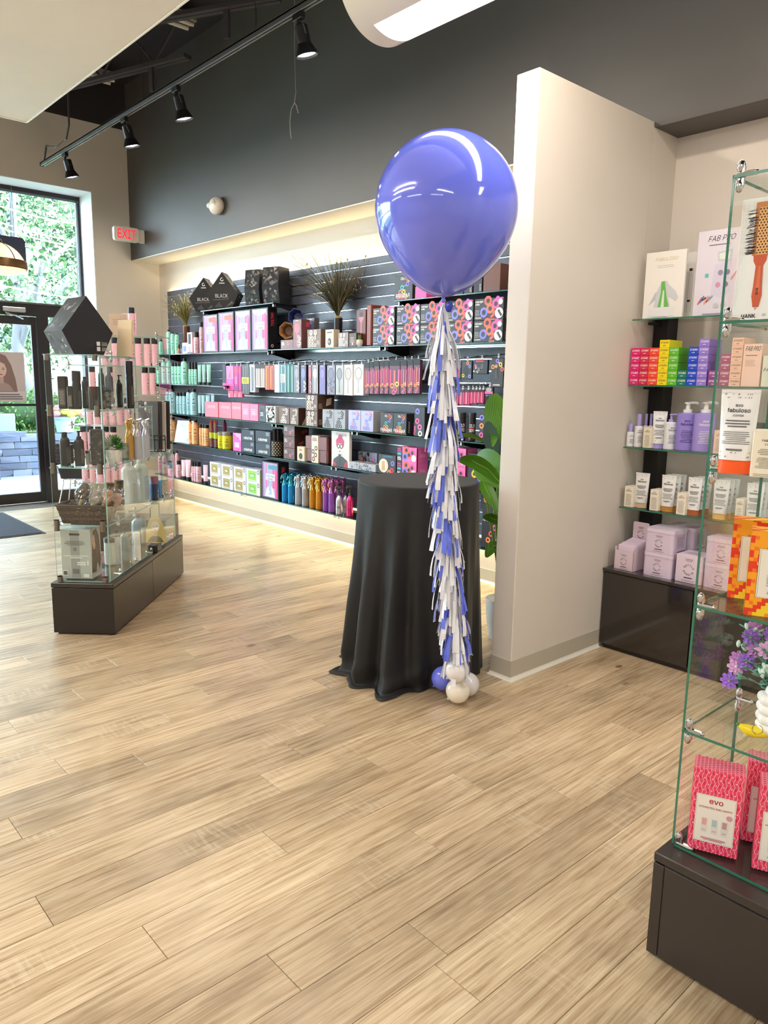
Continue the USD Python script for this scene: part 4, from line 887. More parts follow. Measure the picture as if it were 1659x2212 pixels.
# ---- R1 middle
Z = ZR1
def bowl(r, rgb, inner, n=7):
    return lambda p: (part(p, 'bowl', lathe([(r * .55, -.07), (r * .97, -.005), (r, 0), (r * .9, 0), (r * .5, -.06), (.001, -.062)], n), col(rgb, .3), smooth=False), part(p, 'inside', lathe([(r * .895, -.002), (r * .5, -.0585), (.001, -.0605)], n), col(inner, .25)))
bx('B1', 208, 326, 783, Z, (134, 96, 92), 'brush_box', 'flat mauve brown box under the amber bowl', d=.05, front=lambda w, h: rings(Art().greek(w * .08, h * .4, w * .34, h * .8, 4, WHT, .4), [(w * .6, h * .6), (w * .82, h * .4)], h * .22, [(236, 120, 130), (120, 90, 110)], (134, 96, 92)))
inst('bowlA', bowl(.085, (150, 108, 68), (92, 60, 38)), 'colour_bowl', 'amber brown faceted colour bowl on the upper shelf', 'bowl', (x_at(PX('B1', 264, 690)[0], 4.26, Z + .2), 4.262, z_at(PX('B1', 264, 690)[1], x_at(PX('B1', 264, 690)[0], 4.26, Z + .2), 4.26)), 0, rot=(math.pi / 2, 0, .55))
inst('bowlB', bowl(.085, (38, 50, 110), (24, 34, 80)), 'colour_bowl', 'navy blue faceted colour bowl standing behind the amber one', 'bowl', (x_at(PX('B1', 352, 555)[0], 4.36, Z + .3), 4.362, z_at(PX('B1', 352, 555)[1], x_at(PX('B1', 352, 555)[0], 4.36, Z + .3), 4.36)), 0, rot=(math.pi / 2, 0, .55))
bx('B1', 328, 408, 585, Z, (128, 84, 82), 'brush_box', 'mauve box with a pink paddle brush on the upper shelf', d=.10, front=brushart((226, 110, 128), (128, 84, 82), (245, 235, 225)), right=lambda d, h: Art().rect(d * .55, h * .75, d * .95, h * .9, (240, 70, 110)))
bx('B1', 456, 532, 572, Z, (96, 96, 104), 'brush_box', 'grey box with a lilac paddle brush behind the brown ring box', d=.06, yf=4.36, front=brushart((160, 150, 220), (96, 96, 104)))
bx('B1', 465, 596, 682, Z, (128, 98, 76), 'product_box', 'brown box with cream rings between paddle brush box and grass vase', d=.09, front=rows_rings((240, 228, 206), (128, 98, 76)))
bx('B1', 640, 720, 682, Z, (226, 208, 184), 'product_box', 'cream card box with a dark oval before the black grass vase', d=.07, front=lambda w, h: Art().poly(sa.scale(sg.Point(w * .5, h * .32).buffer(1), w * .22, h * .2), (44, 32, 28)).poly(sa.scale(sg.Point(w * .44, h * .32).buffer(1), w * .09, h * .09), (190, 160, 140)).rect(w * .2, h * .8, w * .8, h * .87, (110, 80, 60)))
X, r, h = fit_round('B1', 718, 806, 570, Z, 4.36)
inst('vaseB', grass(620, .56, .46, [(66, 70, 44), (96, 92, 60), (50, 56, 40), (120, 104, 78)], 9, .55, 30, (150, 130, 100), pot=col((24, 20, 22), .3), potr=(r * .92, r), poth=h), 'grass_vase', 'black vase of tall dark wispy grass in the middle of the upper shelf', 'potted grass', (X, 4.36 + r, Z))
bx('B1', 765, 862, 712, Z, (150, 140, 134), 'product_box', 'small grey brown box with white rings beside the black vase', d=.08, front=rows_rings((244, 240, 234), (150, 140, 134)), right=lambda d, h: Art().rect(0, 0, d, h, (84, 56, 44)))
bx('B1', 868, 940, 716, Z, (86, 58, 46), 'product_box', 'small dark brown box left of the white succulent pot', d=.07, front=lambda w, h: Art().greek(w * .2, h * .3, w * .8, h * .75, 4, (180, 150, 130)).disc(w * .5, h * .2, w * .12, (200, 170, 150)))
X, r, h = fit_round('B1', 928, 1008, 780, Z, YF)
def succulent(p, r=r, h=h):
    part(p, 'pot', lathe(closed([(r * .7, 0), (r, h * .35), (r * .98, h * .8), (r * .9, h), (r * .8, h)]), 24), col((238, 238, 236), .25), smooth=40)
    for k in range(12):
        a = k * 2.4; L = h * (.9 if k < 8 else 1.1); part(p, 'leaf', tube([(math.cos(a) * r * .25, math.sin(a) * r * .25, h * .92), (math.cos(a) * r * .45, math.sin(a) * r * .45, h + L * .4), (math.cos(a) * r * .4, math.sin(a) * r * .4, h + L * .8)], (r * .14, r * .17, .001), 6), col((104, 140, 84), .5))
inst('succ', succulent, 'succulent_pot', 'small white pot with a green succulent on the upper shelf', 'potted plant', (X, YF + r, Z))
bx('B1', 942, 1030, 492, Z, (104, 52, 44), 'brush_box', 'dark red box with a pink tint brush, left of the leather case', d=.04, yf=4.3, front=lambda w, h: Art().rect(w * .1, h * .05, w * .9, h * .95, (124, 62, 54)).rect(w * .3, h * .82, w * .7, h * .93, (50, 40, 44)).poly(sg.Polygon([(w * .2, h * .80), (w * .8, h * .80), (w * .55, h * .64), (w * .55, h * .2), (w * .45, h * .2), (w * .45, h * .64)]), (226, 130, 150)))
bx('B1', 1036, 1082, 440, Z, (140, 72, 56), 'leather_case', 'upright reddish brown leather case left of the ring-patterned glove boxes', d=.22, b=.008)
# ---- R1 right: glove boxes, five columns of two
cols_ = (('B1', 1095, 1312, 497, 662), ('B1', 1326, 1556, 482, 640), ('B3', 190, 478, 572, 792), ('B3', 484, 778, 530, 775), ('B3', 786, 1112, 490, 742), ('B3', 1119, 1475, 445, 705))
fits = [fit_box(c, a, b, v, ZR1, YF) for c, a, b, v, vm in cols_[:2] + cols_[3:]]; gbw, gbh = np.mean([f[1] - f[0] for f in fits]) * .98, np.mean([f[2] for f in fits]) / 2
for k, (x0, x1, h) in enumerate(fits):
    hh = gbh
    for j in range(2):
        b_ = carton(gbw, gbh - .001, .14, (52, 52, 56), front=mitts, right=lambda d, h: Art().disc(d * .5, h * .75, d * .22, (226, 224, 222)).greek(d * .2, h * .1, d * .7, h * .5, 6, (160, 160, 164)), b=.002)
        p = inst('mitts', b_, 'glove_box', f'black glove box with pink coral rings, {ORD[k]} column from left, {("lower", "upper")[j]} row', 'box', ((x0 + x1) / 2, YF + .07, ZR1 + j * hh + .0005), 0, 'stacked ring-patterned glove boxes')

# ---- R2: mint row
for k, (a, b, v, kind) in enumerate(((-22, 12, 955, 'jar'), (8, 44, 955, 'jar'), (38, 78, 955, 'jar'), (80, 132, 920, 'sh'), (128, 180, 920, 'sh'), (172, 205, 950, 'jar'), (200, 236, 950, 'jar'), (228, 266, 950, 'jar'), (262, 334, 912, 'sh'), (330, 358, 948, 'sm'), (356, 384, 948, 'sm'), (382, 411, 948, 'sm'), (413, 452, 968, 'tb'), (452, 492, 968, 'tb'), (494, 540, 966, 'tb'))):
    desc = {'jar': 'mint green tub with black lid', 'sh': 'mint green shampoo bottle with black cap', 'sm': 'slim mint bottle with black cap', 'tb': 'pale mint squeeze tube on black cap'}[kind]
    mk = {'jar': lambda r, h: jar(r, h, MINT, lidh=.17), 'sh': lambda r, h: bottle(r, h, MINT, caph=.10, capr=.42), 'sm': lambda r, h: bottle(r, h, MINT, caph=.30, capr=.8), 'tb': lambda r, h: squeeze(2 * r, h, (172, 226, 214))}[kind]
    rd('A4', a, b, v, ZR2, mk, {'jar': 'cosmetic_jar', 'sh': 'shampoo_bottle', 'sm': 'shampoo_bottle', 'tb': 'squeeze_tube'}[kind], f'{desc}, {("item " + str(k + 1)) if k > 11 else ORD[k]} from left in the mint row'.replace('item 13', 'third from right').replace('item 14', 'second from right').replace('item 15', 'last').replace('right from left', 'right').replace('last from left', 'last'), {'jar': 'jar', 'tb': 'tube'}.get(kind, 'bottle'), rz=.9 if kind != 'tb' else .5, group='mint products on the second shelf')
# ---- R3: pale blue row and boxes
for k, (a, b, v, kind) in enumerate(((120, 160, 88, 'sh'), (152, 222, 88, 'sh'), (218, 250, 118, 'sm'), (246, 278, 118, 'sm'), (274, 311, 118, 'sm'), (310, 352, 92, 'sh'), (346, 421, 88, 'sh'), (415, 449, 143, 'tb'), (448, 484, 143, 'tb'), (485, 531, 143, 'tb'), (537, 571, 140, 'tb'))):
    mk = {'sh': lambda r, h: bottle(r, h, AQUA, caph=.10, capr=.42), 'sm': lambda r, h: bottle(r, h, AQUA, caph=.16, capr=.8), 'tb': lambda r, h: squeeze(2 * r, h, AQUA)}[kind]
    rd('A5', a, b, v, ZR3, mk, {'tb': 'squeeze_tube'}.get(kind, 'shampoo_bottle'), {'sh': 'pale blue shampoo bottle with black cap', 'sm': 'slim pale blue bottle with wide black cap', 'tb': 'pale blue squeeze tube on black cap'}[kind] + f', {ORD[k]} from left in the pale blue row', 'tube' if kind == 'tb' else 'bottle', rz=.9 if kind != 'tb' else .5, group='pale blue products on the third shelf')
pk = (244, 128, 148)
for k, (a, b, v, rgb) in enumerate(((480, 600, 200, pk), (607, 722, 205, pk), (726, 812, 208, pk), (818, 889, 218, (246, 132, 170)), (891, 968, 222, (246, 132, 170)))):
    bx('A5', a, b, v, ZR3, rgb, 'foil_box', f'pink foil box, {ORD[k]} of five from left beside the pale blue tubes', d=.13, front=(plain_text('colortrak', (252, 190, 205), .18, .62) if k < 3 else (lambda w, h: Art().rect(w * .2, h * .35, w * .8, h * .68, (252, 200, 216)).rect(w * .24, h * .38, w * .76, h * .65, (246, 132, 170)).greek(w * .3, h * .42, w * .7, h * .62, 2, WHT))), group='pink foil boxes')
bx('A5', 975, 1033, 232, ZR3, (72, 78, 90), 'foil_box', 'slate grey foil box right of the pink boxes', d=.13, front=lambda w, h: Art().poly(sa.scale(sg.Point(w / 2, h * .5).buffer(1), w * .3, h * .3), (40, 44, 54)).greek(w * .25, h * .35, w * .75, h * .62, 3, WHT))
bx('A5', 1037, 1128, 240, ZR3, (222, 222, 226), 'foil_box', 'white foil box with fine grey pattern left of the brown ring boxes', d=.13, front=lambda w, h: facets(8, 60, 120, 190)(w, h).rect(w * .3, h * .35, w * .7, h * .68, (238, 238, 240)).greek(w * .36, h * .42, w * .64, h * .6, 3, (120, 120, 126)))
br = (116, 84, 70)
for k, (a, b, v) in enumerate(((1160, 1254, 250), (1258, 1338, 256))): bx('A5', a, b, v, ZR3, br, 'ring_box', f'low brown box with cream rings, {("left", "right")[k]} of the pair beside the taller stack', d=.13, front=ringbox((240, 230, 212), br), right=lambda d, h: Art().rect(0, 0, d, h, (74, 52, 44)).poly(sg.Polygon([(d * .3, 0), (d * .9, 0), (d * .7, h * .5)]), (210, 190, 160)))
for j in range(2): bx('A5', 1405, 1513, 172 if j == 0 else 172, ZR3, br, 'ring_box', f'{("lower", "upper")[j]} brown box with cream rings in the tall stack', d=.20, dz=j * .148, h=.147, front=rows_rings((242, 234, 216), br), right=lambda d, h: Art().rect(0, 0, d, h, (78, 54, 46)).greek(d * .08, h * .15, d * .3, h * .5, 4, (190, 160, 140)).poly(sg.Polygon([(d * .5, h * .3), (d * .8, h * .4), (d * .84, h * .85), (d * .54, h * .75)]), (226, 208, 178)))
for k, (a, b, v) in enumerate(((612, 720, 285), (722, 832, 290))): bx('B2', a, b, v, ZR3, (168, 170, 178), 'ring_box', f'plain grey box with black linked rings, {("left", "right")[k]} of the pair', d=.13, front=ringbox((40, 40, 44), (168, 170, 178), tc=(90, 90, 96)))
for k, (a, b, v) in enumerate(((863, 981, 293), (984, 1104, 300))): bx('B2', a, b, v, ZR3, (188, 190, 232), 'ring_box', f'pale iridescent lilac box with pastel rings, {("left", "right")[k]} of the pair', d=.13, front=ringbox(VIOL, (188, 190, 232), cols=[(120, 140, 226), (120, 130, 220), (150, 130, 226), (236, 160, 190), (130, 150, 230)], tc=(110, 120, 200)), right=lambda d, h: Art().rect(0, 0, d, h, (178, 176, 180)))
for k, (a, b, v) in enumerate(((1172, 1297, 316), (1299, 1424, 322))): bx('B2', a, b, v, ZR3, (50, 50, 54), 'ring_box', f'black box with rainbow rings and white lettering on the third shelf, {("left", "right")[k]} one', d=.16, front=ringbox(CORAL, (50, 50, 54), cols=RAINBOW, txt='FRAMAR'), right=lambda d, h: Art().text('FRAMAR', d * .25, h * .12, d * .1, WHT, 'l', False, 0, math.pi / 2, wmax=h * .6).line([(d * .5, h * .5), (d * .75, h * .8), (d * .95, h * .7)], d * .05, RED_))
bx('B2', 1500, 1600, 262, ZR3, (46, 44, 50), 'ring_box', 'black box with violet and pink rings just left of the garland', d=.12, front=lambda w, h: rings(Art(), [(w * .3, h * .85), (w * .3, h * .52), (w * .55, h * .32), (w * .6, h * .1)], w * .2, [VIOL, PINK, (255, 110, 190), WHT], (46, 44, 50)).text('FRAMAR', w * .16, h * .05, h * .09, PINK, 'l', True, 0, math.pi / 2, wmax=h * .3))
for k, (a, b, v) in enumerate(((938, 1028, 172), (1060, 1146, 175))):
    rd('B4', a, b, v, ZR3, lambda r, h: jar(r, h, (30, 30, 34), (40, 42, 46), WHT, .16, label=lambda r, hb: rings(Art().text('COLOR', 0, hb * .58, hb * .13, WHT, 'c', True, wmax=r * 1.5).text('WIPES', 0, hb * .38, hb * .13, WHT, 'c', True, wmax=r * 1.5).rect(-r * .8, hb * .53, r * .8, hb * .56, RED_), [(-r * .6, hb * .12), (0, hb * .2), (r * .6, hb * .1)], r * .22, [ORNG, PURP, RED_], (30, 30, 34))), 'wipe_tub', f'black tub of colour wipes behind the leaves, {("left", "right")[k]} one', 'tub', rz=.75)
bx('B4', 1190, 1450, 130, ZR3, (54, 40, 60), 'ring_box', 'dark box with white petal clips print behind the green leaves', d=.05, front=lambda w, h: rings(rings(Art(), [(w * .1, h * .75), (w * .1, h * .5), (w * .1, h * .22)], w * .1, [VIOL, ORNG, PINK], (54, 40, 60)), [(w * (.4 + .22 * (i % 3)), h * (.78 - .15 * (i // 3))) for i in range(6)], w * .12, [(236, 236, 240)]).text('CONNECT', w * .22, h * .92, h * .07, (180, 230, 120), 'l', True).text('& COLOR', w * .22, h * .85, h * .06, RED_, 'l', True))
# ---- R4
for k, (a, b, v) in enumerate(((100, 136, 378), (122, 160, 378), (150, 227, 376), (328, 370, 395), (360, 433, 400))): rd('A5', a, b, v - 28, ZR4, lambda r, h: bottle(r, h, PEACH, caph=.09, capr=.45), 'shampoo_bottle', f'peach orange shampoo bottle with black cap, {ORD[k]} from left on the fourth shelf', group='peach bottles')
for k, (a, b, v) in enumerate(((428, 462, 412), (452, 492, 412), (472, 523, 415))): rd('A5', a, b, v, ZR4, lambda r, h: bottle(r, h, PEACH, caph=.16, capr=.75), 'shampoo_bottle', f'small peach bottle with wide black cap, {ORD[k]} from left on the fourth shelf', group='peach bottles')
a, b = PX('A5', 215, 585), PX('A5', 330, 585); x0, x1 = x_at(a[0], YF, ZR4), x_at(b[0], YF, ZR4)
def stand_sign(w, h):
    def build(p):
        L = math.radians(14); m = move(cbox(w, .004, h, .001), (0, 0, h / 2)); part(p, 'acrylic_panel', move(m, rx=-L), col((226, 232, 244), .12)); part(p, 'foot', MB().box(-w / 2, w / 2, -.01, .09, 0, .004).get(), col((226, 232, 244), .12))
        v, f, c = Art().rect(w * .06, h * .06, w * .94, h * .94, (246, 248, 252)).greek(w * .12, h * .2, w * .6, h * .86, 16, (150, 156, 176), .3).poly(sg.Polygon([(w * .5, h * .06), (w * .94, h * .06), (w * .94, h * .5)]), (176, 184, 210)).done(); q = (np.stack([v[:, 0] - w / 2, -.0022 - v[:, 2], v[:, 1]], 1), f); printed(p, (move(q, rx=-L), c), 'price_sheet')
    return build
inst('sheet', stand_sign(x1 - x0, .27), 'sign_holder', 'clear acrylic price sheet leaning between the peach bottles', 'sign holder', ((x0 + x1) / 2, YF + .02, ZR4 + .001), .3)
def comb_tub(r, h):
    def build(p):
        part(p, 'clear_tub', lathe([(r * .95, .002), (r, .006), (r, h * .9)], 18), FILM, smooth=True); part(p, 'label', lathe([(r * 1.01, h * .33), (r * 1.01, h * .55)], 18), col((206, 220, 60), .4), smooth=True); part(p, 'foot', lathe(closed([(r * .95, 0), (r * .95, .004)]), 18), BLK)
        for q in range(10): part(p, 'comb', tube([(r * .7 * math.cos(q * .63), r * .7 * math.sin(q * .63), .006), (r * .7 * math.cos(q * .63), r * .7 * math.sin(q * .63), h * (.9 + .1 * (q % 2)))], r * .2, 5), col(((226, 70, 60), (60, 130, 160), (240, 120, 50), (90, 60, 70), (200, 60, 110))[q % 5], .4))
    return build
for k, (a, b) in enumerate(((521, 562), (560, 602))): rd('A5', a, b, 375, ZR4, comb_tub, 'comb_tub', f'clear tub of coloured combs, {("left", "right")[k]} of the pair', 'tub')
rd('A5', 645, 681, 372, ZR4, lambda r, h: bottle(r, h, (168, 60, 96), caph=.05, mark=None), 'spray_can', 'maroon tube standing behind the yellow tubs', yf=4.36)
for k, (a, b) in enumerate(((598, 655), (640, 737))): rd('A5', a, b, 480, ZR4, lambda r, h: jar(r, h, (226, 220, 40), (150, 144, 138), (60, 60, 40), .22), 'powder_tub', f'bright yellow tub with grey lid, {("left", "right")[k]} of the pair', 'tub')
bx('A5', 737, 812, 488, ZR4, (244, 92, 178), 'product_box', 'flat magenta pink box left of the black foil boxes', d=.05, front=lambda w, h: Art().poly(sg.Polygon([(0, h), (w, h), (w, h * .6), (w * .8, h * .66), (w * .7, h * .78), (w * .45, h * .8), (w * .3, h * .92)]), (250, 170, 214)).rect(w * .2, h * .2, w * .8, h * .5, (250, 170, 214)).greek(w * .26, h * .24, w * .74, h * .46, 4, WHT))
dk = (44, 50, 64)
for k, (a, b, v) in enumerate(((817, 935, 455), (943, 1082, 465))):
    x0, x1, h = fit_box('A5', a, b, v, ZR4, YF)
    for j in range(2): inst(('ctrak', k), carton(x1 - x0, h / 2 - .001, .14, dk, front=plain_text('colortrak', WHT, .24, .18, .5, extra=lambda a, w, h: a.rect(w * .7, h * .62, w * .92, h * .92, (120, 126, 140))), b=.002), 'foil_box', f'black foil box with white script, {("left", "right")[k]} column, {("lower", "upper")[j]} one', 'box', ((x0 + x1) / 2, YF + .07, ZR4 + j * h / 2 + .0005), 0, 'stacked black foil boxes')
def brush_cup(r, h):
    def build(p):
        part(p, 'cup', lathe(closed([(r * .92, 0), (r, .005), (r, h * .58)]), 20), col((24, 22, 22), .5), smooth=40)
        a = Art(); n = 12
        for j in range(8):
            for i in range(n): x = (i / n - .5) * 2 * math.pi * r + (j % 2) * math.pi * r / n; a.poly(sg.Polygon([(x - r * .15, h * .03 + j * h * .066), (x, h * .03 + j * h * .066 + h * .05), (x + r * .15, h * .03 + j * h * .066)]), (226, 206, 170)); a.k -= 1
        a.k += 1; printed(p, wrap(a, r * 1.01), 'woven_pattern')
        for q in range(7): part(p, 'brush_handle', tube([(r * .5 * math.cos(q), r * .5 * math.sin(q), .02), (r * .62 * math.cos(q), r * .62 * math.sin(q), h)], (r * .2, r * .26), 8), BLK)
    return build
rd('A5', 1090, 1200, 455, ZR4, brush_cup, 'brush_cup', 'woven pattern cup of black brush handles right of the foil boxes', 'cup')
bm = (104, 74, 68)
for j in range(3): bx('A5', 1202, 1303, 485, ZR4, bm, 'ring_box', f'mauve brown box, {("bottom", "middle", "top")[j]} of the stack of three', d=.12 if j < 2 else .17, dz=j * .112, h=.111, front=lambda w, h: rings(Art().greek(w * .08, h * .5, w * .35, h * .85, 3, WHT, .4), [(w * .6, h * .35), (w * .8, h * .55)], h * .16, [(220, 120, 130), (150, 120, 160)], bm), right=lambda d, h: rings(Art().rect(0, 0, d, h, (62, 40, 36)), [(d * .6, h * .4), (d * .8, h * .5)], h * .14, [(180, 80, 90)], (62, 40, 36)))
bx('A5', 1326, 1394, 612, ZR4, (226, 208, 176), 'product_box', 'cream box with a dark window before the satchel', d=.06, front=lambda w, h: Art().poly(sa.scale(sg.Point(w / 2, h * .34).buffer(1), w * .24, h * .22), (50, 36, 30)).greek(w * .3, h * .72, w * .7, h * .86, 2, (120, 90, 70)))
a, b = PX('A5', 1400, 770), PX('A5', 1590, 770); x0, x1 = x_at(a[0], YF, ZR4), x_at(b[0], YF, ZR4); bw = x1 - x0; bh = z_at(PX('A5', 1400, 510)[1], x0, YF) - ZR4
def satchel(p):
    L = col((126, 84, 84), .4); part(p, 'bag_body', move(cbox(bw, .12, bh, .012), (0, 0, bh / 2)), L); part(p, 'flap', MB().box(-bw / 2 - .003, bw / 2 + .003, -.068, -.058, bh * .5, bh * .98, .004).get(), col((136, 92, 92), .4))
    part(p, 'gusset', MB().box(bw / 2 - .002, bw / 2 + .004, -.05, .05, .02, bh * .95, .003).get(), col((96, 48, 38), .5))
    part(p, 'paper_band', MB().box(-bw * .20, bw * .12, -.071, .063, -.0004 + .001, bh + .004, .001).get(), col((232, 220, 200), .5))
    printed(p, on_front(rings(Art().greek(-bw * .16, bh * .82, bw * .08, bh * .95, 3, (120, 90, 80)), [(-bw * .1, bh * .15), (0, bh * .3), (-bw * .12, bh * .42), (.02 * bw, bh * .55)], bw * .07, [(110, 80, 74)], (232, 220, 200)), -.0715), 'band_print')
inst('satchel', satchel, 'satchel', 'brown leather satchel with cream paper band on the fourth shelf', 'bag', ((x0 + x1) / 2, YF + .075, ZR4 + .001))
def book_art(w, h):
    a = Art().rect(0, 0, w, h, (224, 222, 222)).text('FRAMAR', w * .55, h * .87, h * .085, (140, 140, 140), 'c', True, wmax=w * .75)
    a.poly(sg.Polygon([(w * .08, 0), (w * .12, h * .2), (w * .35, h * .30), (w * .62, h * .30), (w * .88, h * .2), (w * .94, 0)]), (72, 68, 72)); a.poly(sg.Polygon([(w * .08, 0), (w * .1, h * .16), (w * .26, h * .1), (w * .3, 0)]), (196, 60, 70)); a.poly(sg.Polygon([(w * .94, 0), (w * .9, h * .2), (w * .74, h * .12), (w * .7, 0)]), (180, 50, 66))
    a.poly(sa.scale(sg.Point(w * .48, h * .54).buffer(1), w * .17, h * .17), (236, 226, 224)); a.poly(sg.Polygon([(w * .28, h * .55), (w * .26, h * .75), (w * .38, h * .84), (w * .6, h * .84), (w * .72, h * .74), (w * .68, h * .55), (w * .6, h * .66), (w * .36, h * .66)]), (206, 70, 120)); a.disc(w * .5, h * .83, w * .12, (190, 60, 112))
    for x in (.40, .56): a.disc(w * x, h * .585, w * .085, (40, 38, 44), 16, w * .055)
    a.line([(w * .47, h * .585), (w * .5, h * .585)], .003, (40, 38, 44)); a.poly(sa.scale(sg.Point(w * .48, h * .44).buffer(1), w * .05, h * .014), (140, 60, 80)); a.poly(sg.Polygon([(w * .40, h * .36), (w * .56, h * .36), (w * .52, h * .04), (w * .44, h * .04)]), (60, 58, 64)); return a.greek(w * .05, h * .01, w * .3, h * .05, 2, (90, 90, 96))
bx('B2', 700, 872, 494, ZR4, (232, 230, 230), 'book', 'white display book with illustrated pink-haired woman in round glasses', 'book', d=.03, front=book_art)
bx('B2', 868, 1128, 790, ZR4, (186, 190, 204), 'display_box', 'low patterned display box in front of the open lid box', d=.12, front=lambda w, h: facets(44, 90, 60, 220)(w, h), top=lambda w, d: facets(45, 80, 60, 220)(w, d))
bx('B2', 958, 1140, 690, ZR4, (140, 152, 178), 'display_box', 'blue grey patterned display box behind the low one', d=.05, yf=4.37, front=lambda w, h: rings(facets(46, 50, 90, 190)(w, h), [(w * .2, h * .5), (w * .5, h * .4), (w * .8, h * .6)], h * .12, [CORAL, VIOL, PINK], (140, 152, 178)))
bx('B2', 1154, 1322, 716, ZR4, (46, 46, 50), 'product_box', 'black box with a blonde hair picture and blue lettering', d=.08, front=lambda w, h: rings(Art().disc(w * .3, h * .42, w * .27, (232, 222, 206), 20).poly(sg.Polygon([(w * .2, h * .16), (w * .22, h * .62), (w * .36, h * .66), (w * .4, h * .2)]), (214, 174, 120)).text('BACKWARDS', w * .3, h * .86, h * .08, (70, 170, 220), 'l', True, wmax=w * .62), [(w * .82, h * .58), (w * .78, h * .22), (w * .62, h * .1)], w * .1, [VIOL, RED_, ORNG], (46, 46, 50)))
def pinkpaws(w, h):
    a = Art().rect(0, 0, w * .28, h, (62, 32, 60)).rect(w * .28, 0, w, h, (248, 120, 190)); rings(a, [(w * .48, h * .8), (w * .62, h * .5), (w * .78, h * .66), (w * .42, h * .36)], w * .14, [CORAL, (255, 120, 80), PINK, VIOL], (60, 40, 60), [(0, 1), (1, 2)]); a.disc(w * .86, h * .3, w * .12, WHT)
    return a.text('PINK', w * .03, h * .8, h * .1, PINK, 'l', True).text('PAWS', w * .03, h * .66, h * .1, PINK, 'l', True).rect(w * .03, h * .45, w * .22, h * .6, TEAL).greek(w * .03, h * .1, w * .24, h * .35, 4, WHT)
for k, (c, a, b, v) in enumerate((('B2', 1333, 1522, 645), ('B4', 790, 1022, 640))):
    x0, x1, h = fit_box(c, a, b, v, ZR4, YF)
    for j in range(2): inst(('paws', k), carton(x1 - x0, h / 2 - .001 if k == 0 else .14, .13, (248, 120, 190), front=pinkpaws, right=lambda d, h: Art().rect(0, 0, d * .12, h, (150, 30, 80)).greek(d * .3, h * .4, d * .8, h * .6, 2, (250, 190, 220))), 'glove_box', f'bright pink glove box with rings {("left", "right")[k]} of the garland, {("lower", "upper")[j]} one', 'box', ((x0 + x1) / 2, YF + .065, ZR4 + j * (h / 2 if k == 0 else .142) + .0005), 0, 'pink glove boxes')
def colorring(seed):
    def f(w, h):
        a = Art(); r = random.Random(seed); C = [VIOL, TEAL, YEL, ORNG, PINK, RED_, (90, 120, 230)]
        return rings(a, [(w * x, h * y) for x, y in ((.2, .75), (.32, .4), (.55, .8), (.75, .9), (.8, .5), (.6, .3), (.9, .2))], w * .14, C[seed % 3:] + C[:seed % 3], (44, 44, 50), [(0, 1), (2, 3), (4, 5)])
    return f
bx('B4', 1052, 1305, 655, ZR4, (44, 44, 50), 'ring_box', 'black box of bright mixed rings behind the big banana leaves', d=.12, front=colorring(1))
# ---- right end below: boxes seen beside the table
ZL = at_y(1050, 1186, 4.2)[2]
bx('B4', 1205, 1420, 985, ZR5 + .46, (44, 44, 50), 'ring_box', 'black ring box between the banana leaves near the partition', d=.10, yf=4.36, h=.2, dz=-.20, front=colorring(2))
bx('B4', 1214, 1420, 1260, ZR5, (48, 46, 52), 'ring_box', 'black box lettered for true players on the low shelf', d=.12, front=lambda w, h: rings(Art().text('FOR TRUE PLAYERS', w * .06, h * .62, h * .07, WHT, 'l', True, wmax=w * .8), [(w * .55, h * .35), (w * .75, h * .5), (w * .78, h * .2), (w * .4, h * .2)], w * .13, [CORAL, PINK, PURP, ORNG], (48, 46, 52)))

# ---- R5: pink bottles, gold label boxes, mist bottles
for k, (a, b, v, kind) in enumerate(((50, 92, 655, 'sh'), (86, 140, 655, 'sh'), (142, 216, 745, 'jar'), (172, 212, 665, 'sh'), (210, 246, 655, 'sh'), (218, 263, 745, 'sm'), (262, 311, 738, 'tb'), (300, 357, 735, 'tb'), (356, 388, 757, 'sm'), (378, 412, 757, 'sm'), (400, 448, 757, 'sm'), (462, 512, 785, 'tb'))):
    mk = {'sh': lambda r, h: bottle(r, h, BLUSH, caph=.08, capr=.45), 'jar': lambda r, h: jar(r, h, BLUSH, (52, 52, 58), lidh=.5), 'sm': lambda r, h: bottle(r, h, BLUSH, caph=.22, capr=.75), 'tb': lambda r, h: squeeze(2 * r, h, (248, 210, 226))}[kind]
    rd('A5', a, b, v, ZR5, mk, {'tb': 'squeeze_tube', 'jar': 'cosmetic_jar'}.get(kind, 'shampoo_bottle'), {'sh': 'tall blush pink shampoo bottle', 'jar': 'blush pink jar with tall dark lid', 'sm': 'short blush pink bottle with dark cap', 'tb': 'blush pink squeeze tube on black cap'}[kind] + f', {ORD[k]} from left on the lowest shelf', {'tb': 'tube', 'jar': 'jar'}.get(kind, 'bottle'), yf=YF if kind != 'sh' else 4.25, rz=.9 if kind != 'tb' else .5, group='blush pink products on the lowest shelf')
def goldbox(c):
    return lambda w, h: Art().rect(w * .14, h * .16, w * .74, h * .86, c).rect(w * .24, h * .34, w * .64, h * .66, tuple(np.array(c) * .86)).greek(w * .3, h * .4, w * .58, h * .6, 3, (244, 240, 226)).disc(w * .88, h * .8, w * .09, (120, 120, 124), 12, w * .05).rect(w * .14, h * .06, w * .74, h * .10, c)
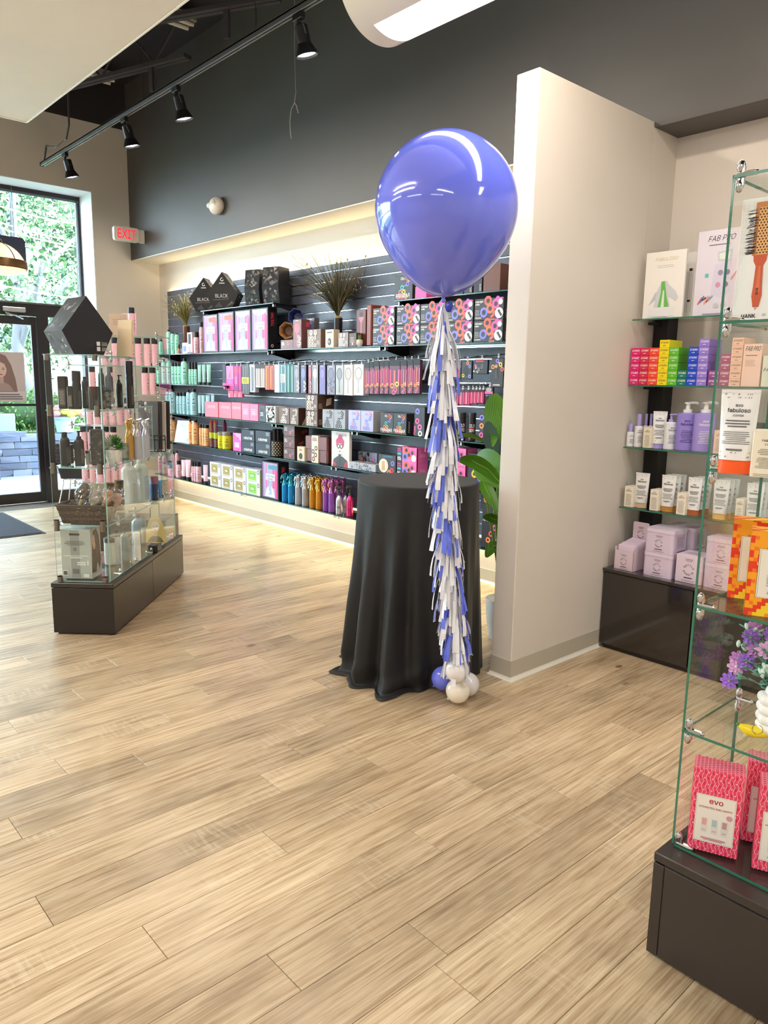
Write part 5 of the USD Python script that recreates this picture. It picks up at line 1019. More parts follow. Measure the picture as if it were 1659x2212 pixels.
for k, (a, b, v, c) in enumerate(((527, 625, 752, (176, 156, 84)), (633, 736, 772, (176, 156, 84)), (746, 856, 796, (176, 156, 84)), (862, 985, 812, (140, 206, 70)))):
    x0, x1, h = fit_box('A5', a, b, v, ZR5, YF)
    for j in range(2): inst(('gold', k), carton(x1 - x0, h / 2 - .001, .12, (224, 222, 228), front=goldbox(c), right=None if k < 3 else lambda d, h: Art().rect(0, 0, d, h, (180, 200, 140))), 'foil_box', f'white box with {("green" if k == 3 else "gold")} label, {("lower", "upper")[j]} in {ORD[k]} stack from left, lowest shelf', 'box', ((x0 + x1) / 2, YF + .06, ZR5 + j * h / 2 + .0005), 0, 'gold and green label boxes')
bx('A5', 1003, 1155, 742, ZR5, (26, 24, 28), 'tool_box', 'clear-fronted black box of pink brush tools on the lowest shelf', d=.13, front=toolart(True, (70, 150, 170)), right=vert_text('TOOLTRAK', (236, 60, 90)))
mist = (((30, 140, 200), (60, 170, 200), 'blue'), ((176, 178, 184), (210, 210, 214), 'silver'), ((206, 140, 30), (214, 160, 60), 'gold'), ((150, 86, 180), (190, 110, 170), 'purple'))
for k, (a, b, v) in enumerate(((218, 276, 900), (276, 340, 900), (345, 408, 915), (412, 472, 920), (484, 546, 935), (546, 610, 938), (613, 668, 950), (668, 735, 955))):
    c = mist[k // 2]; X, r, h = fit_round('B2', a, b, v, ZR5, YF); r *= .93
    for j in range(3):
        inst(('mist', k // 2), sprayer(.030, h, c[0], c[1]), 'mist_bottle', f'{c[2]} mist spray bottle, {("left", "right")[k % 2]} column, {("front", "middle", "back")[j]} of the row', 'spray bottle', (X, YF + .032 + j * .067, ZR5 + .0005), .7, f'{c[2]} mist spray bottles')
for a, b, v, rgb, l, y in ((742, 808, 1028, (206, 206, 210), 'silver trigger spray bottle at the edge of the black table', YF), (812, 862, 1035, (186, 186, 192), 'second silver trigger spray bottle, behind the pink one', 4.31), (846, 908, 1018, (244, 50, 130), 'hot pink trigger spray bottle at the edge of the black table', YF)):
    rd('B2', a, b, v, ZR5, lambda r, h: trigger(r * 1.05, h, rgb), 'trigger_bottle', l, 'spray bottle', yf=y, rz=.7)

# ---- the row of hooks and what hangs from them
RAILZ = [z for z in zs if 1.70 < z < 1.83][0]
def hung(c, u0, u1, vt, vb, rgb, name, lab, cat='hanging pack', d=.05, yf=4.27, group=None, hook=True, head=None, **art):
    a, b = PX(c, u0, vt), PX(c, u1, vb); zt = z_at(a[1], x_at(a[0], yf, 1.7), yf); zb = z_at(PX(c, u0, vb)[1], x_at(a[0], yf, 1.5), yf); zm = (zt + zb) / 2
    x0, x1 = x_at(a[0], yf, zm), x_at(b[0], yf, zm); w, h = x1 - x0, zt - zb; hk = max(RAILZ, zt + .012)
    def build(p, w=w, h=h):
        carton(w, h, d, rgb, b=.003, **art)(p)
        if head is not None: part(p, 'header_card', MB().box(-w / 2, w / 2, -d / 2 - .002, -d / 2 - .0005, h * .84, h * 1.02).get(), col(head, .5))
        if hook: part(p, 'hang_tab', MB().box(-.008, .008, -.002, .002, h - .001, h + .03, .001).get(), col((228, 228, 232), .4))
    p = inst(('hung', lab), build, name, lab, cat, ((x0 + x1) / 2, yf + d / 2, zb), 0, group)
    if hook:
        q0 = np.array([(x0 + x1) / 2, YS - .002, zt + .05])
        solo('display_hook', tube([np.array([q0[0], *q]) - q0 for q in ((YS - .002, zt + .05), (YS - .05, zt + .038), (yf + d / 2 - .005, zt + .020), (yf - .02, zt + .022), (yf - .03, zt + .034))], .003, 5), mat('hook_wire', (150, 152, 156), .3, .8), ' '.join(('wire hook for the ' + lab).split()[:16]), 'hook', loc=q0)
def bars(cs, n, y0=.05, y1=.8, seed=0):
    def f(w, h):
        a = Art(); r = random.Random(seed)
        for k in range(n): x = w * (k + .1) / n; a.rect(x, h * (y0 + .06 * r.random()), x + w * .8 / n, h * (y1 - .1 * r.random()), cs[k % len(cs)]); a.k -= 1
        a.k += 1; return a
    return f
def mixart(*fs): 
    def f(w, h):
        a = fs[0](w, h)
        for g in fs[1:]: g(a, w, h)
        return a
    return f
lab_ = lambda c, x0, y0, x1, y1: (lambda a, w, h: a.rect(w * x0, h * y0, w * x1, h * y1, c).greek(w * (x0 + .08), h * (y0 + .03), w * (x1 - .08), h * (y1 - .03), 4, (120, 120, 120), .4))
hung('A4', 640, 672, 962, 1180, (40, 34, 40), 'glove_pack', 'black card pack at the left end of the hook rail', front=lambda w, h: Art().rect(0, 0, w, h * .2, PINK))
hung('A4', 674, 742, 978, 1200, (198, 132, 206), 'glove_pack', 'lilac and pink glove pack on the hook rail', d=.03, front=lambda w, h: Art().rect(0, 0, w, h * .45, (236, 70, 160)).poly(sg.Polygon([(w * .3, h * .5), (w * .7, h * .5), (w * .6, h * .85), (w * .45, h * .7)]), (240, 120, 120)).greek(w * .2, h * .25, w * .8, h * .48, 4, (180, 120, 220)))
hung('A4', 746, 784, 980, 1210, (200, 30, 140), 'glove_pack', 'deep magenta pack beside the lilac glove pack', d=.03, front=lambda w, h: Art().rect(w * .05, h * .74, w * .6, h * .9, (246, 70, 90)).rect(0, 0, w, h * .2, (150, 30, 130)).greek(w * .2, h * .3, w * .8, h * .6, 5, (236, 150, 210), .4))
hung('A4', 786, 814, 980, 1210, (180, 30, 130), 'glove_pack', 'second magenta pack, left of the yellow-label pack', d=.03, front=lambda w, h: Art().rect(w * .05, h * .74, w * .7, h * .9, (246, 70, 90)))
for k, (a, b) in enumerate(((692, 742), (746, 782), (784, 820))): hung('A4', a, b, 1204, 1268, (246, 96, 140), 'glove_pack', f'small pink pack in the lower row under the magenta packs, {ORD[k]} from left', d=.03, yf=4.30, hook=False, front=lambda w, h: Art().rect(w * .1, 0, w * .3, h * .6, (250, 180, 200)), group='small pink packs under the magenta packs')
hung('A4', 818, 884, 972, 1238, (92, 90, 92), 'comb_pack', 'grey pack with a lime yellow band on the hook rail', front=lambda w, h: bars([(70, 68, 70), (110, 108, 110)], 6, .02, .95)(w, h).rect(0, h * .36, w, h * .58, (220, 222, 50)).greek(w * .1, h * .4, w * .9, h * .55, 3, (130, 120, 40)))
hung('A4', 888, 938, 966, 1222, (190, 196, 214), 'comb_pack', 'clear pack of pale clips right of the lime band pack', front=bars([(120, 130, 150), (220, 224, 236), (80, 84, 100)], 5, .02, .96, 1))
for k, (a, b) in enumerate(((944, 988), (990, 1030))): hung('A4', a, b, 970, 1178, (214, 206, 206), 'comb_pack', f'clear pack of beige combs, {("left", "right")[k]} of the pair', front=bars([(150, 130, 120), (220, 210, 204)], 5, .02, .96, 2 + k), head=(60, 56, 58))
for k, (a, b) in enumerate(((1032, 1070), (1072, 1112))): hung('A4', a, b, 975, 1200, (206, 90, 50), 'comb_pack', f'orange tortoiseshell comb pack, {("left", "right")[k]} of the pair', front=lambda w, h: facets(50, 60, 90, 120)(w, h) and mixart(bars([(240, 90, 50), (250, 150, 60), (150, 60, 50)], 4, .02, .97, 5))(w, h))
hung('A4', 1116, 1164, 968, 1225, (222, 228, 240), 'clip_pack', 'white and pale blue clip pack with soft pink edge', front=bars([(190, 210, 230), (240, 240, 246), (220, 200, 214)], 4, .02, .95, 6))
hung('A4', 1167, 1224, 966, 1225, (120, 160, 174), 'clip_pack', 'teal clip pack with a white square card', front=mixart(bars([(70, 120, 134), (150, 190, 200), (60, 90, 104)], 5, .02, .97, 7), lab_((222, 236, 240), .12, .36, .9, .66)))
for k, (a, b) in enumerate(((1227, 1260), (1262, 1294))): hung('A4', a, b, 962, 1226, (40, 110, 104), 'clip_pack', f'dark green clip pack, {("left", "right")[k]} of the pair', front=bars([(30, 90, 86), (60, 150, 140), (150, 200, 196)], 4, .02, .97, 8 + k))
brushes = ((333, 390, 1022, 1292, (130, 130, 140), (160, 158, 172), 'grey'), (399, 454, 1022, 1298, (86, 88, 116), (140, 142, 220), 'lilac'), (474, 508, 1022, 1302, (150, 90, 110), (216, 110, 130), 'rose'), (510, 570, 1022, 1304, (156, 154, 160), (216, 214, 220), 'pearl'), (581, 640, 1024, 1308, (124, 118, 178), (150, 140, 220), 'violet'), (655, 734, 1026, 1310, (150, 148, 172), (130, 134, 160), 'patterned'), (739, 814, 1024, 1314, (186, 190, 194), (146, 150, 160), 'silver'), (819, 904, 1020, 1318, (226, 222, 220), (204, 198, 196), 'cream'), (914, 1008, 1016, 1318, (230, 228, 226), (212, 208, 208), 'white'))
for k, (a, b, vt, vb, bg, hd, nm) in enumerate(brushes): hung('B1', a, b, vt, vb, bg, 'brush_box', f'{nm} boxed paddle brush hanging on the rail, {ORD[k]} from left', 'boxed brush', d=.045 if k < 6 else .07, group='boxed paddle brushes', front=brushart(hd, bg, (246, 238, 226) if k in (0, 1, 2) else None, (96, 92, 130) if k == 5 else None), right=lambda d, h: Art().rect(0, 0, d, h, (46, 44, 56)) if k < 6 else Art().greek(d * .3, h * .1, d * .7, h * .3, 3, (150, 150, 150)))
def brushpack(seed): return mixart(bars([(244, 60, 120), (120, 50, 90), (255, 110, 90), (90, 40, 80), (230, 90, 160)], 5, .2, .80, seed), lambda a, w, h: rings(a, [(w * .3, h * .25), (w * .6, h * .14), (w * .75, h * .3), (w * .45, h * .06)], w * .17, [ORNG, CORAL, YEL, PINK], (60, 36, 50)))
for k, (a, b, vt) in enumerate(((1020, 1064, 1006), (1066, 1108, 1000), (1110, 1160, 988), (1166, 1206, 986), (1208, 1254, 984), (1258, 1362, 980), (1366, 1428, 978), (1434, 1488, 975), (1492, 1556, 972))):
    hung('B1', a, b, vt, 1306 - (k > 6) * 4, (98, 52, 74), 'brush_pack', f'clear pack of pink tint brushes under black header, {ORD[k]} from left', d=.03, head=(24, 22, 26), front=brushpack(k), group='hanging packs of pink brushes')
hung('B3', 882, 972, 1225, 1432, (44, 40, 48), 'brush_pack', 'pink brush trio on black card right of the garland', d=.02, front=bars([(246, 60, 110), (44, 40, 48)], 6, .05, .85, 3))
hung('B3', 976, 1100, 1215, 1432, (48, 46, 52), 'clip_pack', 'black oval clip card with rainbow rings right of the garland', d=.02, front=lambda w, h: rings(Art().poly(sa.scale(sg.Point(w * .48, h * .45).buffer(1), w * .26, h * .28), (20, 20, 22)), [(w * .6, h * .88), (w * .8, h * .7), (w * .2, h * .2), (w * .82, h * .16)], w * .13, [ORNG, VIOL, YEL, (120, 150, 230)], (48, 46, 52)))
hung('B3', 1130, 1290, 1200, 1372, (38, 34, 40), 'clip_pack', 'black card with small pictures on the right hook rail', d=.02, front=lambda w, h: facets(61, 30, 120, 230)(w * .7, h * .7).disc(w * .1, h * .6, w * .07, PINK).rect(w * .1, h * .85, w * .7, h * .95, RED_))
hung('B3', 1330, 1478, 1180, 1530, (48, 44, 48), 'cape_pack', 'tall black hanging card with colourful rings beside the partition', d=.02, front=lambda w, h: rings(Art(), [(w * .15, h * .7), (w * .75, h * .78), (w * .9, h * .62), (w * .5, h * .9)], w * .14, [ORNG, YEL, CORAL, VIOL], (48, 44, 48), [(1, 2), (1, 3)]).disc(w * .42, h * .72, w * .12, (196, 150, 120)).poly(sg.Polygon([(w * .3, h * .3), (w * .36, h * .6), (w * .5, h * .62), (w * .6, h * .3)]), (70, 66, 66)).greek(w * .2, h * .06, w * .8, h * .12, 2, WHT))
for k, (a, b) in enumerate(((822, 884), (886, 940), (948, 1010), (1014, 1076), (1082, 1118), (1122, 1160), (1164, 1200), (1204, 1242))):
    hung('B3', a, b, 1560, 1748 - 8 * (k // 2), (150, 40, 86), 'brush_pack', f'bright pink brush pack in the lower hook row, {ORD[k]} from left', d=.025, yf=4.30, head=(60, 34, 48), front=bars([(246, 50, 120), (255, 140, 170), (120, 30, 70)], 4, .05, .95, k), group='lower row of pink brush packs')
hung('B3', 1258, 1352, 1522, 1608, (60, 50, 54), 'clip_pack', 'small grey and pink clip pack at the end of the lower hooks', d=.02, yf=4.30, front=lambda w, h: Art().rect(0, 0, w, h * .35, PINK).poly(sa.scale(sg.Point(w / 2, h * .6).buffer(1), w * .35, h * .3), (170, 166, 170)))

# ================================================================== RIGHT BAY: counter, glass shelves and what stands on them
WBR = 4.455
struct('wall_back_bay', MB().box(-2.387, WR, WBR, WB, 0, ZS + .02).get(), PAINT)
CR.update({'R1': (1270, 440, 4.265), 'R2': (1270, 820, 4.265), 'R6': (1280, 1100, 4.377), 'P': (1360, 1600, 3.615)})
CT = .505
t = thing('counter_cabinet', 'low glossy black-brown counter cabinet along the right wall', 'cabinet', (-2.384, 3.96, 0))
GLOSS = mat('gloss_black_brown', (38, 32, 30), .16, coat_weight=.8, coat_roughness=.04); CW = 2.3
part(t, 'carcass', MB().box(0, CW, .02, WBR - 3.96 - .001, .09, CT - .022).get(), ESP2)
part(t, 'top', MB().box(0, CW, -.01, WBR - 3.96 - .001, CT - .02, CT, .003).get(), GLOSS)
part(t, 'kick', MB().box(.02, CW, .022, .06, 0, .09).get(), ESP2)
for k in range(4): part(t, 'door', MB().box(.003 + k * .567, .003 + k * .567 + .561, 0, .019, .03, CT - .024, .002).get(), GLOSS)
t = thing('shelf_upright', 'black vertical upright panel behind the glass shelves by the partition', 'upright', (-2.382, 4.335, CT))
part(t, 'panel', MB().box(0, .092, 0, WBR - 4.335 - .001, 0.0005, 1.86, .002).get(), BLK)
for j, (z, nm) in enumerate(((.873, 'lowest glass shelf holding white tubes and cream cartons'), (1.237, 'glass shelf holding lilac pump bottles'), (1.602, 'glass shelf holding stacks of coloured dye boxes'), (1.979, 'top glass shelf holding two white poster cards'))):
    t = thing('glass_shelf', nm + ' in the right bay', 'shelf', (-2.384, 4.065, z - .009))
    gp = part(t, 'plate', MB().box(.012, CW, .002, .268, 0, .0085, .001).get(), pane_mat('shelf_glass_%d' % j, (.80, .86, .83), 1.35)); part(gp, 'front_edge', MB().box(.012, CW, 0, .002, 0, .0085).get(), GEDGE)
    for x in (.04, 1.1, 2.2): part(t, 'bracket', MB().box(x - .012, x + .012, .15, .30, -.016, -.0005, .002).get(), BLK)
def spot_on(c, u, v, z): p = PX(c, u, v); return at_z(p[0], p[1], z)
def stand_at(c, u0, u1, vb, vt, z, d):
    """Front bottom edge from its pixels on the level z, height from the pixel row vt."""
    q = spot_on(c, (u0 + u1) / 2, vb, z); a, b = PX(c, u0, vb), PX(c, u1, vb); x0, x1 = x_at(a[0], q[1], z), x_at(b[0], q[1], z)
    return (x0 + x1) / 2, q[1], x1 - x0, z_at(PX(c, 0, vt)[1], (x0 + x1) / 2, q[1]) - z
def bay(c, u0, u1, vb, vt, z, rgb, name, lab, cat='box', d=.05, y=None, group=None, rz=0.0, key=None, **art):
    X, Y, w, h = stand_at(c, u0, u1, vb, vt, z, d)
    if y is not None: Y = y; a, b = PX(c, u0, vb), PX(c, u1, vb); x0, x1 = x_at(a[0], y, z), x_at(b[0], y, z); X, w = (x0 + x1) / 2, x1 - x0; h = z_at(PX(c, 0, vt)[1], X, y) - z
    return inst(key or ('bay', lab), carton(w, h, d, rgb, **art), name, lab, cat, (X, Y + d / 2, z + .0005), rz, group)
def bayr(c, u0, u1, vt, z, make, name, lab, cat='bottle', y=4.12, group=None, rz=.9, key=None):
    X, r, h = fit_round(c, u0, u1, vt, z, y); return inst(key or ('bayr', lab), make(r, h), name, lab, cat, (X, y + r, z + .0005), rz, group)
LIL, LILB = (172, 158, 224), (150, 134, 216)
# top shelf: posters
def fabuloso(w, h):
    a = Art().text('FABULOSO', w * .52, h * .86, h * .05, (206, 190, 130), 'c', False, .25, wmax=w * .6).greek(w * .3, h * .76, w * .74, h * .81, 2, (200, 196, 186), .3)
    for k, x in enumerate((.14, .20, .24, .28)): a.poly(sg.Polygon([(w * x, h * (.2 + .05 * k)), (w * (x + .2), h * (.3 + .04 * k)), (w * (x + .16), h * (.4 + .04 * k))]), (196, 200, 206))
    a.poly(sg.Polygon([(w * .3, h * .17), (w * .36, h * .42), (w * .44, h * .52), (w * .56, h * .55), (w * .60, h * .5), (w * .78, h * .40), (w * .86, h * .30), (w * .82, h * .26), (w * .66, h * .33), (w * .62, h * .30), (w * .68, h * .17)]).buffer(.004), (206, 210, 214))
    a.poly(sg.Polygon([(w * .38, h * .17), (w * .44, h * .4), (w * .43, h * .55), (w * .52, h * .56), (w * .55, h * .45), (w * .60, h * .3), (w * .66, h * .17)]), (112, 186, 92)); a.poly(sg.Polygon([(w * .46, h * .17), (w * .49, h * .42), (w * .52, h * .42), (w * .54, h * .17)]), (228, 236, 226))
    return a.rect(w * .14, h * .03, w * .80, h * .17, (232, 232, 234)).greek(w * .25, h * .02, w * .65, h * .03, 1, (150, 150, 156))
bay('R1', 498, 862, 1042, 437, 1.979, (240, 236, 230), 'poster_card', 'white poster card of a green-painted horse head on the top glass shelf', 'poster', .018, y=4.12, front=fabuloso)
bay('R1', 872, 962, 1020, 445, 1.979, (228, 226, 224), 'poster_card', 'narrow white lined card between the two posters on the top shelf', 'poster', .018, y=4.24, front=lambda w, h: Art().rect(w * .3, h * .3, w * .7, h * .75, (226, 224, 222)).line([(w * .3, h * .1), (w * .3, h * .75), (w * .7, h * .75), (w * .7, h * .1)], .002, (150, 150, 150)).rect(w * .3, h * .72, w * .6, h * .76, (30, 30, 30)).rect(w * .3, h * .26, w * .6, h * .29, (30, 30, 30)))
def fabpro(w, h):
    a = Art().text('FAB PRO', w * .55, h * .87, h * .062, (64, 60, 62), 'c', False, .3, wmax=w * .62).greek(w * .28, h * .82, w * .78, h * .84, 1, (120, 116, 122), .6)
    a.poly(sg.Polygon([(w * .40, h * .25), (w * .72, h * .2), (w * .84, h * .28), (w * .84, h * .62), (w * .45, h * .60)]), (212, 206, 226)); a.poly(sg.Polygon([(w * .50, h * .74), (w * .84, h * .76), (w * .82, h * .62), (w * .52, h * .63)]), (196, 200, 206)).poly(sg.Polygon([(w * .53, h * .72), (w * .80, h * .735), (w * .79, h * .65), (w * .55, h * .655)]), (222, 230, 222))
    for x, y, c in ((.56, .36, (206, 150, 176)), (.74, .36, (120, 100, 140)), (.76, .5, (120, 100, 150)), (.60, .5, (150, 140, 160))): a.poly(sa.scale(sg.Point(w * x, h * y).buffer(1), w * .06, h * .032), c)
    for k, c in enumerate(((220, 90, 60), (90, 110, 180), (60, 60, 70), (236, 160, 120), (190, 60, 80), (120, 180, 200))): a.line([(w * (.12 + .05 * k), h * (.15 + .02 * (k % 3))), (w * (.2 + .05 * k), h * (.22 + .015 * (k % 2)))], w * .03, c)
    a.line([(w * .86, h * .42), (w * .97, h * .5)], w * .035, (226, 150, 140)).rect(w * .24, h * .46, w * .32, h * .5, (90, 190, 200))
    return a.greek(w * .25, h * .02, w * .8, h * .04, 1, (150, 146, 156)).disc(w * .55, h * .12, w * .06, (196, 196, 198)).disc(w * .72, h * .12, w * .06, (196, 196, 198))
bay('R1', 958, 1345, 1000, 236, 1.979, (222, 216, 228), 'poster_card', 'lilac grey poster card of cosmetics on the top glass shelf', 'poster', .018, y=4.13, front=fabpro)
# dye boxes in columns
z = 1.602
dye = ((378, 459, (224, 34, 118), 5), (461, 541, (214, 38, 78), 5), (543, 630, (244, 74, 46), 5), (632, 721, (246, 222, 24), 6), (723, 811, (96, 190, 40), 5), (813, 899, (20, 122, 100), 2), (901, 990, (30, 74, 206), 5), (992, 1085, (150, 124, 218), 6), (1098, 1196, (148, 70, 150), 2), (1200, 1290, (170, 60, 110), 4), (1292, 1396, (246, 196, 170), 6))
names = ['magenta', 'crimson', 'orange red', 'yellow', 'bright green', 'teal', 'royal blue', 'lilac', 'purple', 'plum', 'peach']
LEV = ['lowest', 'second lowest', 'third from bottom', 'fourth from bottom', 'fifth from bottom', 'sixth from bottom']
for (u0, u1, c, n), nm in zip(dye, names):
    a, b = PX('R1', u0, 1655), PX('R1', u1, 1655); x0, x1 = x_at(a[0], 4.085, z), x_at(b[0], 4.085, z); w, h = x1 - x0, .0425
    tc = WHT if nm not in ('yellow', 'peach') else (120, 100, 60)
    for j in range(n):
        inst(('dye', nm), carton(w, h - .0006, .15, c, front=lambda w, h, tc=tc: Art().text('STAINO', w * .5, h * .52, h * .24, tc, 'c', True, .25, wmax=w * .8).greek(w * .35, h * .22, w * .65, h * .32, 1, tc, .7), b=.001, rough=.35), 'dye_box', f'{nm} hair dye box, {LEV[j]} of its column on the glass shelf', 'box', ((x0 + x1) / 2, 4.085 + .075, z + j * h + .0005), 0, f'{nm} dye boxes')
bay('R1', 1402, 1572, 1662, 1292, z, (246, 206, 186), 'product_box', 'large peach box right of the dye boxes, behind the showcase', d=.1, y=4.085, front=lambda w, h: Art().text('FAB PRO', w * .5, h * .84, h * .1, (90, 70, 60), 'c', True, .25, wmax=w * .8).greek(w * .15, h * .48, w * .75, h * .64, 6, (214, 170, 150)).greek(w * .15, h * .72, w * .8, h * .76, 1, (150, 120, 110)))
bay('R1', 1588, 1720, 1662, 1400, z, (226, 226, 206), 'product_box', 'pale green-white box at the right end of the dye shelf', d=.1, y=4.085, front=lambda w, h: Art().text('FAB PRO', w * .1, h * .5, h * .1, (60, 60, 60), 'l', True, .25))
# lilac shelf
z = 1.237
prn = lambda c: (lambda r, hb: Art().text('evo', 0, hb * .76, hb * .06, c, 'c', True).text('fabuloso', 0, hb * .67, hb * .06, c, 'c', True, wmax=r * 1.3).greek(-r * .6, hb * .22, r * .6, hb * .56, 8, c, .3, 2, 'c'))
dgrey = (110, 108, 112)
for k, (a, b, v, y) in enumerate(((362, 425, 405, 4.09), (430, 503, 318, 4.10), (507, 552, 315, 4.19), (551, 596, 315, 4.2))):
    bayr('R2', a, b, v, z, lambda r, h: bottle(r, h, (232, 232, 236), LIL, .52, .36, .06, mark=None, label=prn(dgrey)), 'spray_bottle', f'white spray bottle with lilac cap, {ORD[k]} from left on the lilac shelf', y=y, group='white bottles with lilac caps')
def tiny(w, h): return Art().text('evo', w * .5, h * .84, h * .05, dgrey, 'c', True).text('fabuloso', w * .5, h * .77, h * .05, dgrey, 'c', True, wmax=w * .7).greek(w * .15, h * .1, w * .85, h * .66, 9, (150, 146, 140), .3, 1, 'c')
def tubeart(w, h): 
    r = random.Random(1); a = Art()
    for k in range(26): x, y = w * r.uniform(-.4, .4), h * (.90 + .04 * (k % 2)) if k < 16 else h * (.20 + .05 * (k % 2)); a.line([(x, y), (x + w * .02, y + h * .012)], w * .012, (70, 70, 74)); a.k -= 1
    a.k += 1
    return a.text('evo', 0, h * .80, h * .035, (60, 60, 64), 'c', True).text('fabuloso', 0, h * .735, h * .045, (60, 60, 64), 'c', True, wmax=w * .62).greek(-w * .33, h * .56, w * .33, h * .66, 3, (96, 96, 100), .4, 1, 'c').greek(-w * .36, h * .36, w * .36, h * .52, 7, (110, 110, 114), .3, 2, 'c').greek(-w * .22, h * .28, w * .22, h * .31, 1, (110, 110, 114), .7)
bay('R2', 500, 574, 622, 442, z, (236, 226, 204), 'product_box', 'small cream carton before the white tube with lilac cap', d=.045, y=4.09, front=tiny)
X, r, h = fit_round('R2', 592, 716, 292, z, 4.1)
inst('tubL', squeeze(2 * r, h, (236, 236, 238), LIL, .13, art=tubeart), 'squeeze_tube', 'white squeeze tube standing on a lilac cap', 'tube', (X, 4.1 + r, z), .45)
bayr('R2', 702, 812, 300, z, lambda r, h: bottle(r, h, (228, 230, 236), LIL, .42, .1, .05, (1, .8), mark=None, pump=True, label=prn(dgrey)), 'pump_bottle', 'white pump bottle with lilac pump left of the purple bottles', y=4.1)
for k, (a, b, v, y, c) in enumerate(((810, 990, 183, 4.10, LILB), (975, 1080, 178, 4.23, (168, 152, 222)), (968, 1165, 180, 4.10, (164, 148, 222)))):
    bayr('R2', a, b, v, z, lambda r, h: bottle(r, h, c, (240, 240, 240), .45, .1, .04, (1, .75), mark=None, pump=True, label=prn((70, 56, 120) if k == 0 else WHT)), 'pump_bottle', ['big violet pump bottle with white pump, left of the pair', 'violet pump bottle with white pump standing behind the pair', 'big pale violet pump bottle with white pump, right of the pair'][k], y=y, rz=.55)
bay('R2', 1147, 1246, 668, 470, z, (240, 206, 184), 'product_box', 'small peach carton behind the showcase glass beside the violet bottles', d=.05, y=4.09, front=tiny)
bay('R2', 1195, 1290, 640, 332, z, (206, 140, 124), 'product_box', 'tall dusky pink carton behind the small peach one', d=.05, y=4.2)
bay('R2', 1480, 1590, 640, 400, z, (40, 38, 42), 'product_box', 'dark box on the lilac shelf behind the big white tube', d=.08, y=4.2)
# lowest glass shelf
z = .873
for k, (a, b, vb, vt) in enumerate(((328, 408, 1165, 985), (562, 640, 1200, 1014), (808, 890, 1232, 1046), (1345, 1415, 1262, 1100))):
    bay('R2', a, b, vb, vt, z, (240, 230, 212), 'product_box', f'small cream carton between white tubes on the lowest glass shelf, {ORD[k]} from left', d=.045, group='cream cartons', front=tiny, y=4.085)
    inst(('bay', f'small cream carton between white tubes on the lowest glass shelf, {ORD[k]} from left'), None, 'product_box', f'cream carton standing right behind the {ORD[k]} small cream carton', 'box', (stand_at('R2', a, b, vb, vt, z, .05)[0] * 0 + x_at(PX('R2', (a + b) / 2, vb)[0], 4.085, z), 4.16, z + .0005), 0, 'cream cartons')
caps = ((206, 184, 150), (196, 138, 60), (170, 96, 50), (224, 190, 120), (200, 200, 206))
for k, (a, b, v, n) in enumerate(((442, 574, 858, 1), (682, 816, 880, 3), (922, 1050, 902, 3), (1160, 1304, 922, 3), (1466, 1618, 955, 3))):
    X, r, h = fit_round('R2', a, b, v, z, 4.10)
    for j in range(n):
        inst(('bayt', k), squeeze(2 * r, h, (236, 236, 236), caps[k], .15, d=.042, art=tubeart), 'squeeze_tube', f'white tube with {("beige", "amber", "copper", "sand", "silver")[k]} cap, {("front", "middle", "back")[j]} of its row, lowest glass shelf', 'tube', (X + .004 * j, 4.105 + .021 + j * .052, z + .0005), .12, 'white squeeze tubes on the lowest glass shelf')
# counter top: lilac tubs and cartons
LTUB = (222, 204, 226); z = CT
def ring_text(a, s, cx, cy, r, h, c, a0=0.0):
    n = len(s)
    for i, ch in enumerate(s):
        if ch == ' ': continue
        q = a0 - i / n * 2 * math.pi; a.text(ch, cx + r * math.cos(q), cy + r * math.sin(q), h, c, 'c', True, 0, q - math.pi / 2); a.k -= 1
    a.k += 1; return a
def blonde(w, h):
    a = Art().greek(w * .34, h * .78, w * .66, h * .90, 3, (110, 96, 112), .35, 1, 'c'); ring_text(a, 'BOTTLE BLONDE ', w * .5, h * .48, h * .145, h * .062, (52, 44, 56), 2.6)
    return a.rect(w * .34, h * .17, w * .66, h * .205, (52, 44, 56)).greek(w * .25, h * .06, w * .75, h * .12, 2, (130, 116, 130), .3, 2, 'c')
def tub(w, h, d):
    def build(p):
        q = sg.box(-w / 2 + .018, -d / 2 + .018, w / 2 - .018, d / 2 - .018).buffer(.018, 5)
        part(p, 'body', prism(q, h * .84), col(LTUB, .35), smooth=30); part(p, 'lid', prism(q.buffer(.002), h * .155, h * .843), col((228, 212, 232), .35), smooth=30)
        printed(p, on_front(blonde(w * .8, h * .84), -d / 2, -w * .4), 'front_print'); printed(p, on_right(Art().rect(d * .12, h * .2, d * .7, h * .78, (198, 180, 204)).greek(d * .16, h * .3, d * .66, h * .72, 8, (150, 134, 156), .4).greek(d * .2, h * .06, d * .8, h * .14, 1, (120, 104, 124)), w / 2, -d * .4), 'side_print')
    return build
X, Y, w, h2 = stand_at('R6', 487, 702, 640, 190, z, .15)
w, hh = .175, h2 / 2
X = x_at(PX('R6', 595, 640)[0], Y, z)
tubs = [(X, Y + .09, 0), (X, Y + .09, 1)]
X3, Y3, w3, _ = stand_at('R6', 1080, 1275, 760, 260, z, .15)
tubs += [(X + .03, Y + .275, 0), (X + .03, Y + .275, 1), (X3, Y3 + .09, 0), (X3, Y3 + .09, 1)]
for k, (x, y, j) in enumerate(tubs): inst('tub', tub(w, hh - .001, .17), 'bleach_tub', f'lilac square tub, {("lower", "upper")[j]} of {("the front stack on the counter", "the back stack by the wall", "the stack seen through the showcase")[k // 2]}', 'tub', (x, y, z + j * hh + .0005), 0, 'stacked lilac tubs on the counter')
X, Y, w, h = stand_at('R6', 775, 1020, 700, 440, z, .15)
